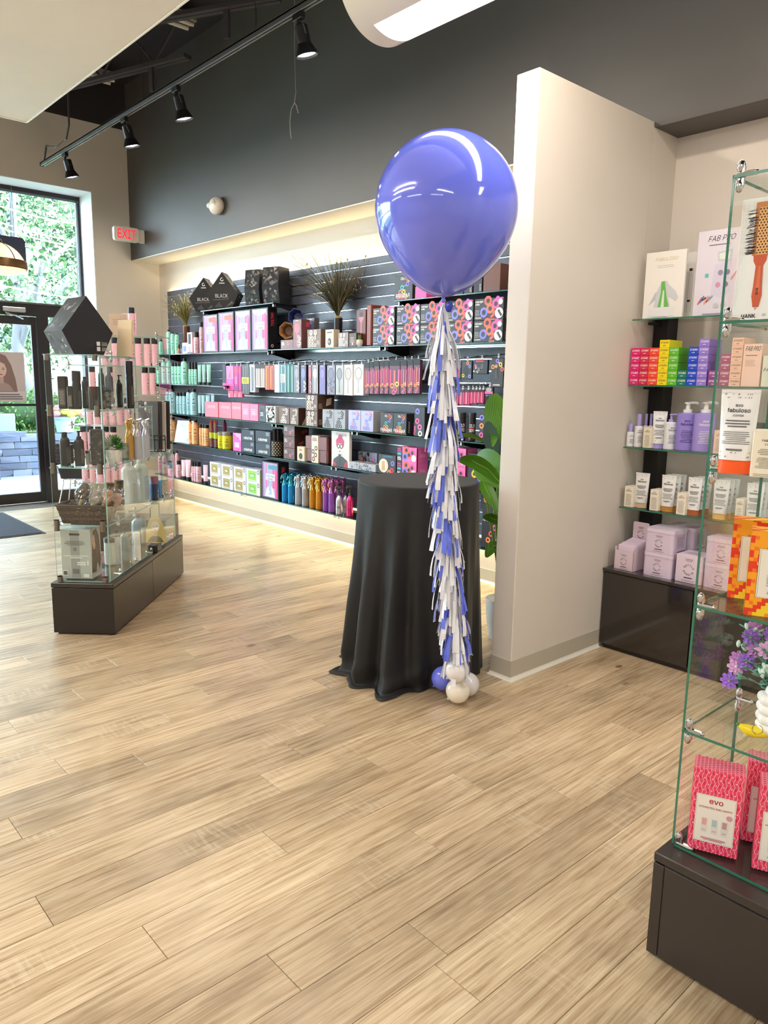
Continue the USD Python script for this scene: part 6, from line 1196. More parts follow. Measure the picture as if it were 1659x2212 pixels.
inst('ltub', carton(w, h, .15, (226, 208, 224), front=blonde, top=lambda w, d: Art().greek(w * .2, d * .3, w * .8, d * .7, 3, (180, 160, 184), .4)), 'product_box', 'lilac carton on the counter right of the front tub stack', 'box', (X, Y + .075, z + .0005))
X, Y, w, h = stand_at('R6', 203, 384, 578, 345, z, .15)
def sachets(p, w=w, h=h):
    L = col((228, 206, 220), .45); d = .17
    part(p, 'tray', MB().box(-w / 2, w / 2, -d / 2, -d / 2 + .003, 0, h * .78).box(-w / 2, -w / 2 + .003, -d / 2, d / 2, 0, h * .9).box(w / 2 - .003, w / 2, -d / 2, d / 2, 0, h * .9).box(-w / 2, w / 2, -d / 2, d / 2, 0, .003).box(-w / 2, w / 2, d / 2 - .003, d / 2, 0, h * .9).get(), L)
    part(p, 'back_panel', move(stand(prism(sg.box(-w / 2 + .02, 0, w / 2 - .02, h * .85).buffer(.01), .003)), (0, d / 2 - .004, h * .9)), L)
    printed(p, on_front(blonde(w * .9, h * .8), d / 2 - .0075, -w * .45, h * .93), 'back_print'); printed(p, on_front(blonde(w * .9, h * .72), -d / 2, -w * .45), 'front_print')
    for k in range(7): part(p, 'sachet', move(cbox(w * .86, .012, h * .95, .004), (0, -d / 2 + .016 + k * .021, h * .52 + .004 * k), rx=-.12), col((230, 210, 230), .3))
inst('sachets', sachets, 'sachet_display', 'lilac open display box of sachets at the left end of the counter', 'display box', (X, Y + .085, z + .0005), -.05)

# ---- banana plant behind the table
pc = at_y(1092, 1210, 3.62); pc = np.array([pc[0], 3.62, 0])
t = thing('banana_plant', 'leafy green banana plant in a white pot between table and partition', 'potted plant', pc)
part(t, 'pot', lathe(closed([(.085, .001), (.105, .12), (.115, .26), (.108, .26), (.10, .24)]), 28), col((228, 228, 226), .3), smooth=40)
LEAF = graph('banana_leaf', {'g': ('texture_coordinate', {}), 'w': ('wave_texture', {'scale': 30.0, 'distortion': 1.0}), 'r': ('rgb_ramp', {'ramp': [(0, tuple(lin((70, 122, 28)))), (1, tuple(lin((104, 156, 44))))]}), 'p': ('principled_bsdf', {'roughness': .32}), 't': ('translucent_bsdf', {'color': tuple(lin((120, 180, 40)))}), 'm': ('mix_closure', {'fac': .3})},
      [('g.object', 'w.vector'), ('w.fac', 'r.fac'), ('r.color', 'p.base_color'), ('p.BSDF', 'm.closure1'), ('t.BSDF', 'm.closure2')], surface='m.closure')
LEAFB = col((84, 112, 104), .3)
def leaf(p, a, b, w, m, bend=(0, 0, .05), roll=0.0, stem=None):
    a, b = np.array(a, float), np.array(b, float); q = np.linspace(0, 1, 14); mid = np.outer(1 - q, a) + np.outer(q, b) + np.outer(np.sin(q * math.pi), bend)
    tan = np.gradient(mid, axis=0); tan /= np.linalg.norm(tan, axis=1, keepdims=True); toc = EYE - pc - (a + b) / 2; toc /= np.linalg.norm(toc)
    sd = np.cross(tan, toc); sd /= np.linalg.norm(sd, axis=1, keepdims=True); nr = np.cross(sd, tan); sd = sd * math.cos(roll) + nr * math.sin(roll)
    ww = w / 2 * np.sin(np.pi * np.clip(q * .93 + .05, 0, 1)) ** .6; nr = np.cross(sd, tan); rows = []
    for s in (-1, -.5, 0, .5, 1): rows.append(mid + sd * (ww * s)[:, None] + nr * (abs(s) * ww * .25)[:, None])
    v = np.concatenate(rows + [r - nr * .0012 for r in rows]); n = 14; f = []
    for k in range(4):
        for i in range(n - 1): f += [[k * n + i, k * n + i + 1, (k + 1) * n + i + 1, (k + 1) * n + i], [70 + k * n + i, 70 + (k + 1) * n + i, 70 + (k + 1) * n + i + 1, 70 + k * n + i + 1]]
    part(p, 'leaf', (v, f), m, smooth=True); part(p, 'stem', tube([(0, 0, .22), (np.array([0, 0, .22]) * .5 + a * .5) + [0, 0, .03], a, mid[4], mid[9]], [.011, .009, .006, .004, .002], 6), col((110, 150, 60), .4))
for (bu, bv, by), (tu, tv, ty), w, m, bd, ro in (((1098, 960, 3.66), (1068, 850, 3.64), .17, LEAF, (-.02, 0, 0), .2), ((1070, 990, 3.6), (1054, 910, 3.5), .10, LEAFB, (0, 0, .01), .3), ((1082, 1044, 3.5), (990, 994, 3.36), .10, LEAF, (0, 0, .05), .5), ((1085, 1048, 3.5), (1030, 984, 3.55), .20, LEAF, (.0, 0, .02), .2),
                                               ((1044, 1040, 3.45), (1076, 1108, 3.4), .09, LEAF, (-.03, 0, .03), .5), ((1052, 956, 3.6), (986, 940, 3.45), .09, LEAF, (0, 0, .03), 1.25), ((1085, 1134, 3.45), (1043, 1118, 3.4), .06, LEAF, (0, 0, .02), .4), ((1074, 1180, 3.45), (1050, 1204, 3.38), .07, LEAF, (0, 0, .03), .3), ((1074, 930, 3.62), (1064, 965, 3.5), .05, LEAF, (0, 0, .03), .2)):
    leaf(t, at_y(bu, bv, by) - pc, at_y(tu, tv, ty) - pc, w, m, bd, ro)

# ================================================================== RIGHT SHOWCASE
def clip(p, x, y, z, dx, dy, n=1):
    """A chrome glass connector: an upright rounded pair of jaws and a lying one. dx, dy point into the case."""
    m = MB(); r = .010
    for s in (-1, 1): m.mesh(tube([(x + dx * .012 + s * .004 * (1 if dy == 0 else 0), y + dy * .012, z - .022), (x + dx * .012 + s * .004 * (1 if dy == 0 else 0), y + dy * .012, z + .022)], r * .6, 8))
    m.mesh(move(sphere(r, 2, (1, 1, 1.6)), (x + dx * .010, y + dy * .010, z + .022))); m.mesh(move(sphere(r, 2, (1, 1, 1.6)), (x + dx * .010, y + dy * .010, z - .022)))
    m.mesh(tube([(x + dx * .006, y + dy * .006, z + .004), (x + dx * .045, y + dy * .045, z + .004)], r * .7, 8)); m.mesh(move(sphere(r * .7, 2), (x + dx * .047, y + dy * .047, z + .004)))
    part(p, 'clip', m.get(), CHROME, smooth=40)
EDGE = [GEDGE]
def glass_plate(p, name, x0, x1, y0, y1, z0, z1, edge=.0015, axis='z'):
    """A pane with its green cut edges as a second mesh."""
    q = part(p, name, MB().box(x0 + edge, x1 - edge, y0 + edge, y1 - edge, z0, z1).get() if axis == 'z' else MB().box(x0, x1, y0 + edge, y1 - edge, z0 + edge, z1 - edge).get() if axis == 'x' else MB().box(x0 + edge, x1 - edge, y0, y1, z0 + edge, z1 - edge).get(), GLASS)
    b = MB()
    if axis == 'z': b.box(x0, x1, y0, y0 + edge, z0, z1).box(x0, x1, y1 - edge, y1, z0, z1).box(x0, x0 + edge, y0, y1, z0, z1).box(x1 - edge, x1, y0, y1, z0, z1)
    elif axis == 'x': b.box(x0, x1, y0, y0 + edge, z0, z1).box(x0, x1, y1 - edge, y1, z0, z1)
    else: b.box(x0, x0 + edge, y0, y1, z0, z1).box(x1 - edge, x1, y0, y1, z0, z1)
    if axis == 'z': part(q, 'cut_edge', b.get(), EDGE[0])
    else:
        for v in b.v: part(q, 'cut_edge', (v, b.f[0]), EDGE[0])
SBX, SBY = -.884, 1.834
t = thing('glass_showcase', 'tall glass display showcase on a dark brown base, front right', 'showcase', (SBX, SBY, 0))
part(t, 'base', MB().box(0, 1.56, .004, .444, .012, .290, .002).box(.03, 1.53, .03, .42, 0, .012).get(), ESP)
part(t, 'base_top', MB().box(-.002, 1.562, 0, .448, .294, .322, .003).get(), ESP)
part(t, 'end_panel', MB().box(-.001, .030, .001, .447, .010, .290, .001).get(), ESP)
for k in range(2): part(t, 'front_panel', MB().box(.033 + k * .765, .033 + k * .765 + .762, .000, .004, .012, .290, .001).get(), ESP)
gx0, gx1, gy0, gy1 = .016, 1.54, .064, .414
SZ = [.3235, .665, 1.02, 1.385, 1.754, 2.096]
for i, z in enumerate(SZ): glass_plate(t, 'glass_shelf', gx0 if i else gx0 + .008, gx1, gy0, gy1, z, z + .007)
for a, b in zip(SZ[:-1], SZ[1:]):
    glass_plate(t, 'side_pane', gx0, gx0 + .006, gy0, gy1, a + .0075, b - .0005, axis='x')
    glass_plate(t, 'back_pane', gx0 + .007, gx0 + .75, gy1 - .006, gy1, a + .0075, b - .0005, axis='y')
for z in SZ: clip(t, gx0 + .003, gy0 + .012, z + .004, 1, 0); clip(t, gx0 + .003, gy1 - .02, z + .004, 1, 0); clip(t, gx0 + .30, gy1 - .004, z + .004, 0, -1)
# bottom tier: pink gift boxes
def wavy(w, h, panel=True):
    a = Art(); n = 13
    for k in range(n):
        x = w * (k + .5) / n; a.line([(x + w * .018 * math.sin(q * 9 * math.pi * 1.9), h * q) for q in np.linspace(0, 1, 64)], w * .010, (252, 204, 214)); a.k -= 1
    for k in range(n):
        for j in range(14):
            if k == n - 1: continue
            if (k + j) % 2: a.rect(w * (k + .97) / n - .0026, h * (j + .5) / 14 - .004, w * (k + .97) / n + .0026, h * (j + .5) / 14 + .004, (226, 40, 84)); a.k -= 1
            else: a.disc(w * (k + 1) / n, h * (j + .5) / 14, .0018, (252, 220, 226), 8); a.k -= 1
    a.k += 1
    if panel:
        a.rect(w * .10, h * .12, w * .90, h * .70, (150, 60, 76)).rect(w * .104, h * .122, w * .896, h * .698, (246, 242, 234)).rect(w * .12, h * .133, w * .88, h * .687, (170, 90, 104)).rect(w * .124, h * .1345, w * .876, h * .6855, (246, 242, 234))
        a.text('evo', w * .5, h * .60, h * .062, (196, 40, 70), 'c', True).text('HYDRATED AND HAPPY', w * .5, h * .535, h * .022, (186, 70, 90), 'c', True, wmax=w * .68)
        for x, c in ((.30, (236, 170, 170)), (.50, (176, 206, 214)), (.70, (196, 160, 160))): a.rect(w * (x - .06), h * .24, w * (x + .06), h * .42, (232, 230, 226)).rect(w * (x - .045), h * .33, w * (x + .045), h * .41, c).text('evo', w * (x - .03), h * .265, h * .016, (90, 80, 80))
        a.disc(w * .78, h * .47, w * .06, (226, 160, 180)); a.greek(w * .24, h * .155, w * .76, h * .19, 3, (200, 120, 136), .5, 1, 'c')
    return a
def gift(w, h, d):
    rgb = (248, 76, 114)
    def build(p):
        part(p, 'carton', move(cbox(w, d, h, .001), (0, 0, h / 2)), col(rgb, .35)); printed(p, on_front(wavy(w, h), -d / 2, -w / 2), 'front_print'); printed(p, on_left(wavy(d, h, False), -w / 2, d / 2), 'side_print'); printed(p, on_right(wavy(d, h, False), w / 2, -d / 2), 'side_print'); printed(p, on_top(wavy(w, d, False), -w / 2, -d / 2, h), 'top_print')
    return build
z = SZ[0] + .0075
p, q = spot_on('P', 445, 828, z), spot_on('P', 835, 930, z); gw = np.linalg.norm((q - p)[:2]); ang = math.atan2(q[1] - p[1], q[0] - p[0])
gh = z_at(PX('P', 497, 200)[1], p[0], p[1]) - z; nrm = np.array([-math.sin(ang), math.cos(ang)]); gd = .075
c1 = (p + q)[:2] / 2 + nrm * gd / 2
p3 = spot_on('P', 952, 992, z); e = np.array([math.cos(ang), math.sin(ang)]); c3 = p3[:2] + e * gw / 2 + nrm * gd / 2
p2 = spot_on('P', 865, 770, z); c2 = p2[:2] + e * gw / 2 + nrm * gd / 2
for c, l in ((c1, 'pink wavy-patterned gift box, leftmost on the bottom shelf of the front showcase'), (c2, 'pink wavy-patterned gift box standing behind the other two, bottom shelf'), (c3, 'pink wavy-patterned gift box cut by the right edge of the photo')):
    inst('gift', gift(gw, gh, gd), 'gift_box', l, 'gift box', (c[0], c[1], z), ang)
# second tier: hand vase with flowers, banana charm
z = SZ[1] + .0075; vc = at_z(1648, 1600, z)
t = thing('hand_vase', 'white vase shaped like a closed hand on the second shelf', 'vase', (vc[0] + .012, vc[1] + .055, z))
import manifold3d as m3
def cap_chain(pts, rs):
    out = m3.Manifold(); S = [m3.Manifold.sphere(r, 20).translate(list(map(float, p))) for p, r in zip(pts, rs)]
    for i in range(len(S) - 1): out += m3.Manifold.batch_hull([S[i], S[i + 1]])
    return out
def smooth_mesh(man, step, it=8):
    m = man.refine_to_length(step).to_mesh(); tm = trimesh.Trimesh(m.vert_properties[:, :3], m.tri_verts, process=True); trimesh.smoothing.filter_taubin(tm, iterations=it); return np.array(tm.vertices), np.array(tm.faces)
R = .034; hand = cap_chain([(0, .005, .02), (0, .005, .115)], [.033, .038])
HS = at_z(1648, 1600, z); 
# four curled fingers lie across the front of the fist, the thumb over the topmost ones
for k, (zz, L, r) in enumerate(((.105, .036, .0150), (.079, .039, .0155), (.052, .038, .0150), (.026, .032, .0135))):
    hand += cap_chain([(-.040, .008, zz), (-.036, -.024, zz), (-.008, -.040, zz - .001), (L - .012, -.034, zz - .003), (L - .004, -.012, zz - .003)], [r, r, r * .98, r * .92, r * .8])
hand += cap_chain([(.036, .008, .066), (.040, -.016, .090), (.018, -.046, .100), (-.012, -.052, .094)], [.0165, .0155, .0145, .0125])
hand += cap_chain([(.0, .01, .012), (.0, .01, .02)], [.036, .034])
hand = hand - m3.Manifold.cylinder(.08, .019, .019, 24).translate([0, .008, .088]); hand = hand.trim_by_plane([0, 0, 1], .0012)
hr = math.atan2(vc[1], vc[0]) + math.pi / 2 - math.pi
part(t, 'hand', move(smooth_mesh(hand, .0035, 10), rz=.45), col((240, 238, 234), .35), smooth=True)
t2 = thing('flower_bunch', 'bunch of artificial lilac flowers with grey-green leaves in the hand vase', 'artificial flowers', (vc[0] + .012, vc[1] + .055, z + .095))
FL = [col((206, 146, 214), .5), col((170, 120, 226), .5), col((226, 176, 226), .5)]; ST = col((110, 156, 138), .5); BUD = col((206, 226, 214), .45)
fc = np.array([vc[0] + .012, vc[1] + .055, z + .095])
rq = random.Random(5)
def sprig(px, depth_y, kind):
    e = at_y(px[0], px[1], depth_y); e[0] = max(e[0], SBX + .05); e = e - fc; r0 = np.array([rq.uniform(-.008, .008), rq.uniform(-.008, .008), 0]); q = np.linspace(0, 1, 9)
    P = np.outer(1 - q, r0) + np.outer(q, e) + np.outer(np.sin(q * math.pi), [0, 0, .02 + .02 * rq.random()]); part(t2, 'stem', tube(P, np.linspace(.0022, .0011, 9), 5), ST)
    lv = MB()
    for i in range(2, 9):
        for s in (-1, 1):
            a = rq.uniform(0, 6.28); L = rq.uniform(.014, .023); d = np.array([math.cos(a), math.sin(a), .5]); d /= np.linalg.norm(d); c = P[i] + d * L * .6
            m = sphere(1, 1, (L * .6, L * .32, L * .10)); lv.mesh(move(m, c, rz=a, ry=-.4))
    part(t2, 'leaflets', lv.get(), ST, smooth=True)
    if kind == 'bud':
        for i in (5, 6, 7, 8): part(t2, 'bud', move(sphere(.0062, 1, (1, 1, 2.0)), P[i] + [rq.uniform(-.012, .012), rq.uniform(-.012, .012), .008], rx=rq.uniform(-.9, .9), ry=rq.uniform(-.9, .9)), BUD, smooth=True)
    else:
        m = MB(); toward = (EYE - fc - e); toward /= np.linalg.norm(toward); up = np.cross(toward, [0, 0, 1.0]); up /= np.linalg.norm(up); vv = np.cross(up, toward)
        for ring, (n, L) in enumerate(((8, .023), (7, .016))):
            for k in range(n):
                a = k * 2 * math.pi / n + ring * .4; dr = up * math.cos(a) + vv * math.sin(a); sdv = np.cross(dr, toward); o = e + toward * .004 * ring
                v = [o, o + dr * L * .6 + sdv * L * .32 + toward * .004, o + dr * L * 1.0 + sdv * L * .2 + toward * .001, o + dr * L * 1.06, o + dr * L * 1.0 - sdv * L * .2 + toward * .002, o + dr * L * .6 - sdv * L * .32 + toward * .004]
                v2 = [x - toward * .0006 for x in v]; m.add(np.array(v + v2), [[0, 1, 2], [0, 2, 3], [0, 3, 4], [0, 4, 5], [6, 8, 7], [6, 9, 8], [6, 10, 9], [6, 11, 10]])
        part(t2, 'blossom', m.get(), FL[kind]); part(t2, 'blossom_eye', move(sphere(.0035, 1), e + toward * .006), col((246, 240, 226), .5))
for px, y, k in (((1512, 1372), 2.16, 'bud'), ((1562, 1346), 2.18, 'bud'), ((1540, 1408), 2.14, 0), ((1578, 1382), 2.2, 'bud'), ((1630, 1358), 2.18, 0), ((1622, 1376), 2.12, 1), ((1590, 1440), 2.10, 2), ((1612, 1430), 2.10, 1), ((1575, 1470), 2.08, 1), ((1632, 1402), 2.12, 0), ((1655, 1405), 2.06, 2), ((1648, 1445), 2.06, 'bud'), ((1668, 1370), 2.14, 1), ((1600, 1400), 2.2, 'bud'), ((1680, 1420), 2.1, 0), ((1640, 1462), 2.05, 'bud'), ((1690, 1460), 2.06, 2)):
    sprig(px, y, k)
bn = at_z(1636, 1592, z)
t = thing('banana_charm', 'small yellow banana charm on a ring leaning before the hand vase', 'key charm', (bn[0], bn[1] - .0, z))
q = np.linspace(-1, 1, 13); P = np.stack([q * .05 * math.cos(.5), q * .05 * math.sin(.5), .0145 + .020 * q * q + .006 * q], 1)
part(t, 'banana', tube(P, .0138 * (1 - np.abs(q) ** 3.2) + .0022, 10), col((250, 226, 40), .35), smooth=True)
for s in (0, -1): part(t, 'green_tip', move(sphere(.0042, 1, (1.2, 1, 1)), P[s]), col((70, 150, 50), .4))
part(t, 'key_ring', move((lambda a: tube([(.013 * math.cos(x), 0, .013 * math.sin(x)) for x in a], .0009, 6))(np.linspace(0, 2 * math.pi, 25)), (.004, -.016, .028), rz=.5), col((190, 180, 140), .2, 1.0))
# third tier: orange patterned boxes
def steps(w, h, panel=True):
    a = Art(); a.rect(0, 0, w, h, (252, 170, 30)); n = 16; s = w / n; R_, Y_ = (234, 60, 30), (254, 216, 40)
    for r in range(int(h / s) + 1):
        for c in range(n):
            dx, dy = abs((c + .5) - n / 2), abs(((r + 7) % 14) - 7); k = int(dx + dy)
            cc = {6: R_, 7: R_, 2: (250, 150, 30), 3: Y_, 4: Y_, 5: Y_}.get(k)
            if c in (1, n - 2) and r % 3 == 0: cc = (250, 120, 30)
            if c in (0, n - 1) and r % 4 < 2: cc = R_
            if cc is not None: a.rect(c * s, r * s, c * s + s, min(h, r * s + s), cc); a.k -= 1
    a.k += 1
    if panel:
        a.rect(w * .14, h * .22, w * .86, h * .80, (60, 56, 52)).rect(w * .146, h * .2225, w * .854, h * .7975, (244, 240, 230)).rect(w * .165, h * .232, w * .835, h * .788, (60, 56, 52)).rect(w * .169, h * .2335, w * .831, h * .7865, (244, 240, 230))
        a.text('evo', w * .5, h * .72, h * .045, (30, 28, 30), 'c', True).text('UNCHARTED', w * .5, h * .655, h * .026, (40, 38, 40), 'c', True, .15, wmax=w * .52)
        a.rect(w * .28, h * .36, w * .46, h * .50, (226, 222, 216)).greek(w * .30, h * .40, w * .44, h * .48, 6, (150, 146, 140)).rect(w * .54, h * .36, w * .70, h * .50, (226, 222, 216)).text('evo', w * .30, h * .37, h * .013, (60, 60, 60)).greek(w * .3, h * .26, w * .7, h * .31, 3, (80, 76, 76), .4, 1, 'c')
    return a
def obox(w, h, d):
    def build(p):
        part(p, 'carton', move(cbox(w, d, h, .001), (0, 0, h / 2)), col((252, 170, 30), .35)); printed(p, on_front(steps(w, h), -d / 2, -w / 2), 'front_print'); printed(p, on_left(steps(d, h, False), -w / 2, d / 2), 'side_print'); printed(p, on_top(steps(w, d, False), -w / 2, -d / 2, h), 'top_print')
    return build
z = SZ[2] + .0075
p1, p2 = spot_on('R6', 1268, 828, z), spot_on('R6', 1428, 992, z)
r1, r2 = at_z(1580 + 82, 1317, z), None
oh = z_at(PX('R6', 1480, 200)[1], p2[0], p2[1]) - z; ow, od = .150, .07; oa = ang
e = np.array([math.cos(oa), math.sin(oa)]); nn = np.array([-math.sin(oa), math.cos(oa)])
for p, l in ((p1, 'orange and yellow step-patterned gift box standing behind, third shelf'), (p2, 'orange and yellow step-patterned gift box in front, cut by the photo edge')):
    c = p[:2] + e * ow / 2 + nn * od / 2; inst('obox', obox(ow, oh, od), 'gift_box', l, 'gift box', (c[0], c[1], z), oa)
# fourth tier: big white tube and its carton
z = SZ[3] + .0075; tc_ = at_z(1600, 1026, z)
tb = depth(tc_); tw = 78 / F * tb; thh = z_at(842, tc_[0], tc_[1]) - z
def bigtube(w, h):
    a = tubeart(w, h); return a.text('COPPER', 0, h * .685, h * .022, (60, 60, 64), 'c', True, .1)
inst('bigtube', squeeze(tw, thh, (240, 240, 241), (248, 92, 24), .165, d=.05, art=bigtube, rough=.22), 'squeeze_tube', 'large white tube with bright orange cap on the fourth shelf of the showcase', 'tube', (tc_[0] - .028, tc_[1] + .025, z), .25)
cc = at_z(1622, 1026, z)
bw_ = .075; inst('coppercarton', carton(bw_, z_at(926, cc[0], cc[1]) - z, .05, (244, 236, 216), front=lambda w, h: Art().text('evo', w * .5, h * .82, h * .03, (60, 60, 60), 'c', True).text('FABULOSO', w * .5, h * .755, h * .045, (60, 60, 60), 'c', True, wmax=w * .8).text('COPPER', w * .5, h * .68, h * .04, (110, 100, 90), 'c', True, .1).greek(w * .15, h * .48, w * .85, h * .62, 4, (150, 140, 130), .4, 1, 'c').greek(w * .12, h * .2, w * .88, h * .44, 8, (120, 112, 104), .3, 2, 'c').greek(w * .1, h * .03, w * .9, h * .1, 2, (70, 70, 70), .2)),
     'product_box', 'cream carton beside the big white tube, cut by the photo edge', 'box', (cc[0] + bw_ / 2 + .004, cc[1] - .005, z), ang * .7)
# top tier: brush poster card
z = SZ[4] + .0075
hy = 2.02; hx0 = x_at(1583, hy, z); hh_ = z_at(434, x_at(1606, hy, 2.06), hy) - z; hw_ = .118
def hank(w, h):
    a = Art(); x = w * .47
    a.poly(sg.box(x - w * .16, h * .55, x + w * .16, h * .93).buffer(.002), (196, 128, 72)); a.poly(sg.box(x - w * .15, h * .93, x + w * .15, h * .955).buffer(.003), (214, 140, 86))
    r = random.Random(2)
    for k in range(150):
        s = r.choice((-1, 1)); y = h * r.uniform(.56, .92); a.line([(x + s * w * r.uniform(.08, .16), y), (x + s * w * r.uniform(.26, .34), y + h * r.uniform(-.018, .006))], .0009, (44, 34, 34)); a.k -= 1
    a.k += 1; a.rect(x - w * .10, h * .55, x + w * .14, h * .925, (232, 176, 112))
    for i in range(17):
        for j in range(4): a.disc(x - w * .08 + w * .065 * j + (i % 2) * w * .03, h * (.565 + .0215 * i), w * .018, (70, 40, 26), 8); a.k -= 1
    a.k += 1
    a.poly(sg.Polygon([(x - w * .14, h * .55), (x + w * .14, h * .55), (x + w * .13, h * .50), (x + w * .075, h * .46), (x + w * .09, h * .30), (x + w * .105, h * .22), (x + w * .06, h * .13), (x - w * .06, h * .13), (x - w * .105, h * .22), (x - w * .09, h * .30), (x - w * .075, h * .46), (x - w * .13, h * .50)]), (206, 92, 60))
    a.poly(sg.Polygon([(x - w * .02, h * .46), (x + w * .03, h * .46), (x + w * .05, h * .25), (x - w * .03, h * .25)]), (222, 118, 80)); a.disc(x, h * .118, w * .022, (190, 80, 60), 10, w * .012)
    return a.text('evo', x - w * .025, h * .285, h * .024, (50, 30, 26), 'l', True, 0, -math.pi / 2).text('HANK', w * .34, h * .045, h * .030, (40, 40, 42), 'c', True).text('35', w * .66, h * .055, h * .018, (60, 60, 62), 'c')
inst('hank', carton(hw_, hh_, .012, (244, 242, 242), front=hank, rough=.3), 'poster_card', 'white card with a round wooden hair brush in the top of the showcase', 'poster', (hx0 + hw_ / 2, hy, z), .06)

# ================================================================== LEFT SHOWCASE, stepped, and the tower behind it
CR.update({'L2': (0, 600, 3.607), 'L3': (60, 980, 4.1475), 'L7': (100, 880, 5.53), 'LX': (60, 620, 5.53)})
EDGE[0] = GEDGE2
LA = np.array([-4.699, 1.468]); LANG = math.atan2(.283, .263); LW, LD, LH = .386, 1.518, .333
lx, ly = np.array([math.cos(LANG), math.sin(LANG)]), np.array([-math.sin(LANG), math.cos(LANG)])
t = thing('glass_showcase', 'stepped glass display showcase on a dark brown base, left', 'showcase', (*LA, 0), LANG)
part(t, 'base', MB().box(.004, LW - .004, .004, LD, .012, LH - .034, .002).box(.02, LW - .02, .02, LD - .02, 0, .012).get(), ESP)
part(t, 'base_top', MB().box(-.002, LW + .002, -.002, LD + .002, LH - .030, LH, .003).get(), ESP)
part(t, 'end_panel', MB().box(.001, LW - .001, 0, .004, .012, LH - .034, .001).get(), ESP2)
for a, b in ((.002, .752), (.756, LD - .002)): part(t, 'side_panel', MB().box(LW - .004, LW, a, b, .012, LH - .034, .001).get(), ESP)
TZS = [.336, .69, 1.045, 1.39, 1.718]; TEND = [1.40, 1.40, 1.40, .95, .63]; TIER = [1.40, 1.40, .93, .63]; g0_, g1_ = .022, LW - .020
for i, z in enumerate(TZS): glass_plate(t, 'glass_shelf', g0_ if i else g0_ + .008, g1_ - (0 if i else .008), .022, TEND[i], z, z + .007)
for i, (a, b) in enumerate(zip(TZS[:-1], TZS[1:])):
    glass_plate(t, 'end_pane', g0_ + .007, g1_ - .007, .022, .027, a + .0075, b - .0005, axis='y')
    glass_plate(t, 'long_pane', g1_ - .006, g1_, .022, TIER[i], a + .0075, b - .0005, axis='x')
for i, z in enumerate(TZS):
    for x in (g0_ + .03, g1_ - .03):
        m = MB()
        for s in (-1, 1): m.mesh(tube([(x, .014, z + .004 - .034 * (i > 0)), (x, .014, z + .038 - .034 * (i == 4))], .016, 10))
        m.mesh(tube([(x, .02, z + .002), (x, .055, z + .002)], .008, 8)); part(t, 'clip', m.get(), mat('satin_nickel', (176, 166, 156), .3, .9), smooth=40)
    ys = [y for y in (.22, .52, .84, 1.16, 1.37) if y < TEND[i]]
    for y in ys: clip(t, g1_ - .002, y, z + .004, -1, 0)
def lt(x, y): return LA + lx * x + ly * y
def on_tower(c, u, v, z): p = PX(c, u, v); return at_z(p[0], p[1], z)
def local(p): d = np.array(p[:2]) - LA; return d @ lx, d @ ly
DARKB, CHAR = (44, 40, 38), (30, 28, 28)
def tw_round(c, u0, u1, vt, y, z, make, name, lab, cat='bottle', rz=2.3, group=None, vb=None):
    """A round thing on a tower level, at the depth y along the case."""
    a, b = PX(c, u0, vt), PX(c, u1, vt); mid = (a[0] + b[0]) / 2
    if vb is not None:
        b0 = at_z(mid, PX(c, u0, vb)[1], z); d0 = b0[:2] / np.linalg.norm(b0[:2]); r0 = (b[0] - a[0]) / 2 * depth(b0) / F; x, y = local(b0[:2] + d0 * r0)
    else: x = solve(lambda x: pix((*lt(x, y), z + .08))[0], mid, -.4, .9)
    P = (*lt(x, y), z); r = (b[0] - a[0]) / 2 * depth(P) / F; h = min(z_at(a[1], P[0], P[1]) - z, .338 if z < 1.2 else .32)
    return inst(('tw', lab), make(r, h), name, lab, cat, (P[0], P[1], z + .0005), rz, group)
def tw_box(c, u0, u1, vt, y, z, rgb, d, name, lab, cat='box', rz=LANG, **art):
    a, b = PX(c, u0, vt), PX(c, u1, vt); f = lambda px: solve(lambda x: pix((*lt(x, y), z + .08))[0], px, -.4, .9); x0, x1 = f(a[0]), f(b[0]); P = lt((x0 + x1) / 2, y); h = z_at(a[1], *P) - z
    P = lt((x0 + x1) / 2, y + d / 2); return inst(('twb', lab), carton(x1 - x0, h, d, rgb, **art), name, lab, cat, (*P, z + .0005), rz)
# top: the faceted gift box
z = TZS[4] + .0075; p = lt(.12, .32)
inst('bigdiamond', diamond(.325, .355, .25, False, 60, (15, 12, 19)), 'gift_box', 'large black faceted gift box on top of the left showcase', 'gift box', (*p, z), LANG + .85)
inst('creamcard', carton(.10, .24, .03, (226, 206, 172), b=.002), 'product_box', 'cream cardboard sleeve leaning behind the black gift box', 'box', (*lt(.33, .52), z), LANG - .2, rot=(-.16, 0, LANG - .2))
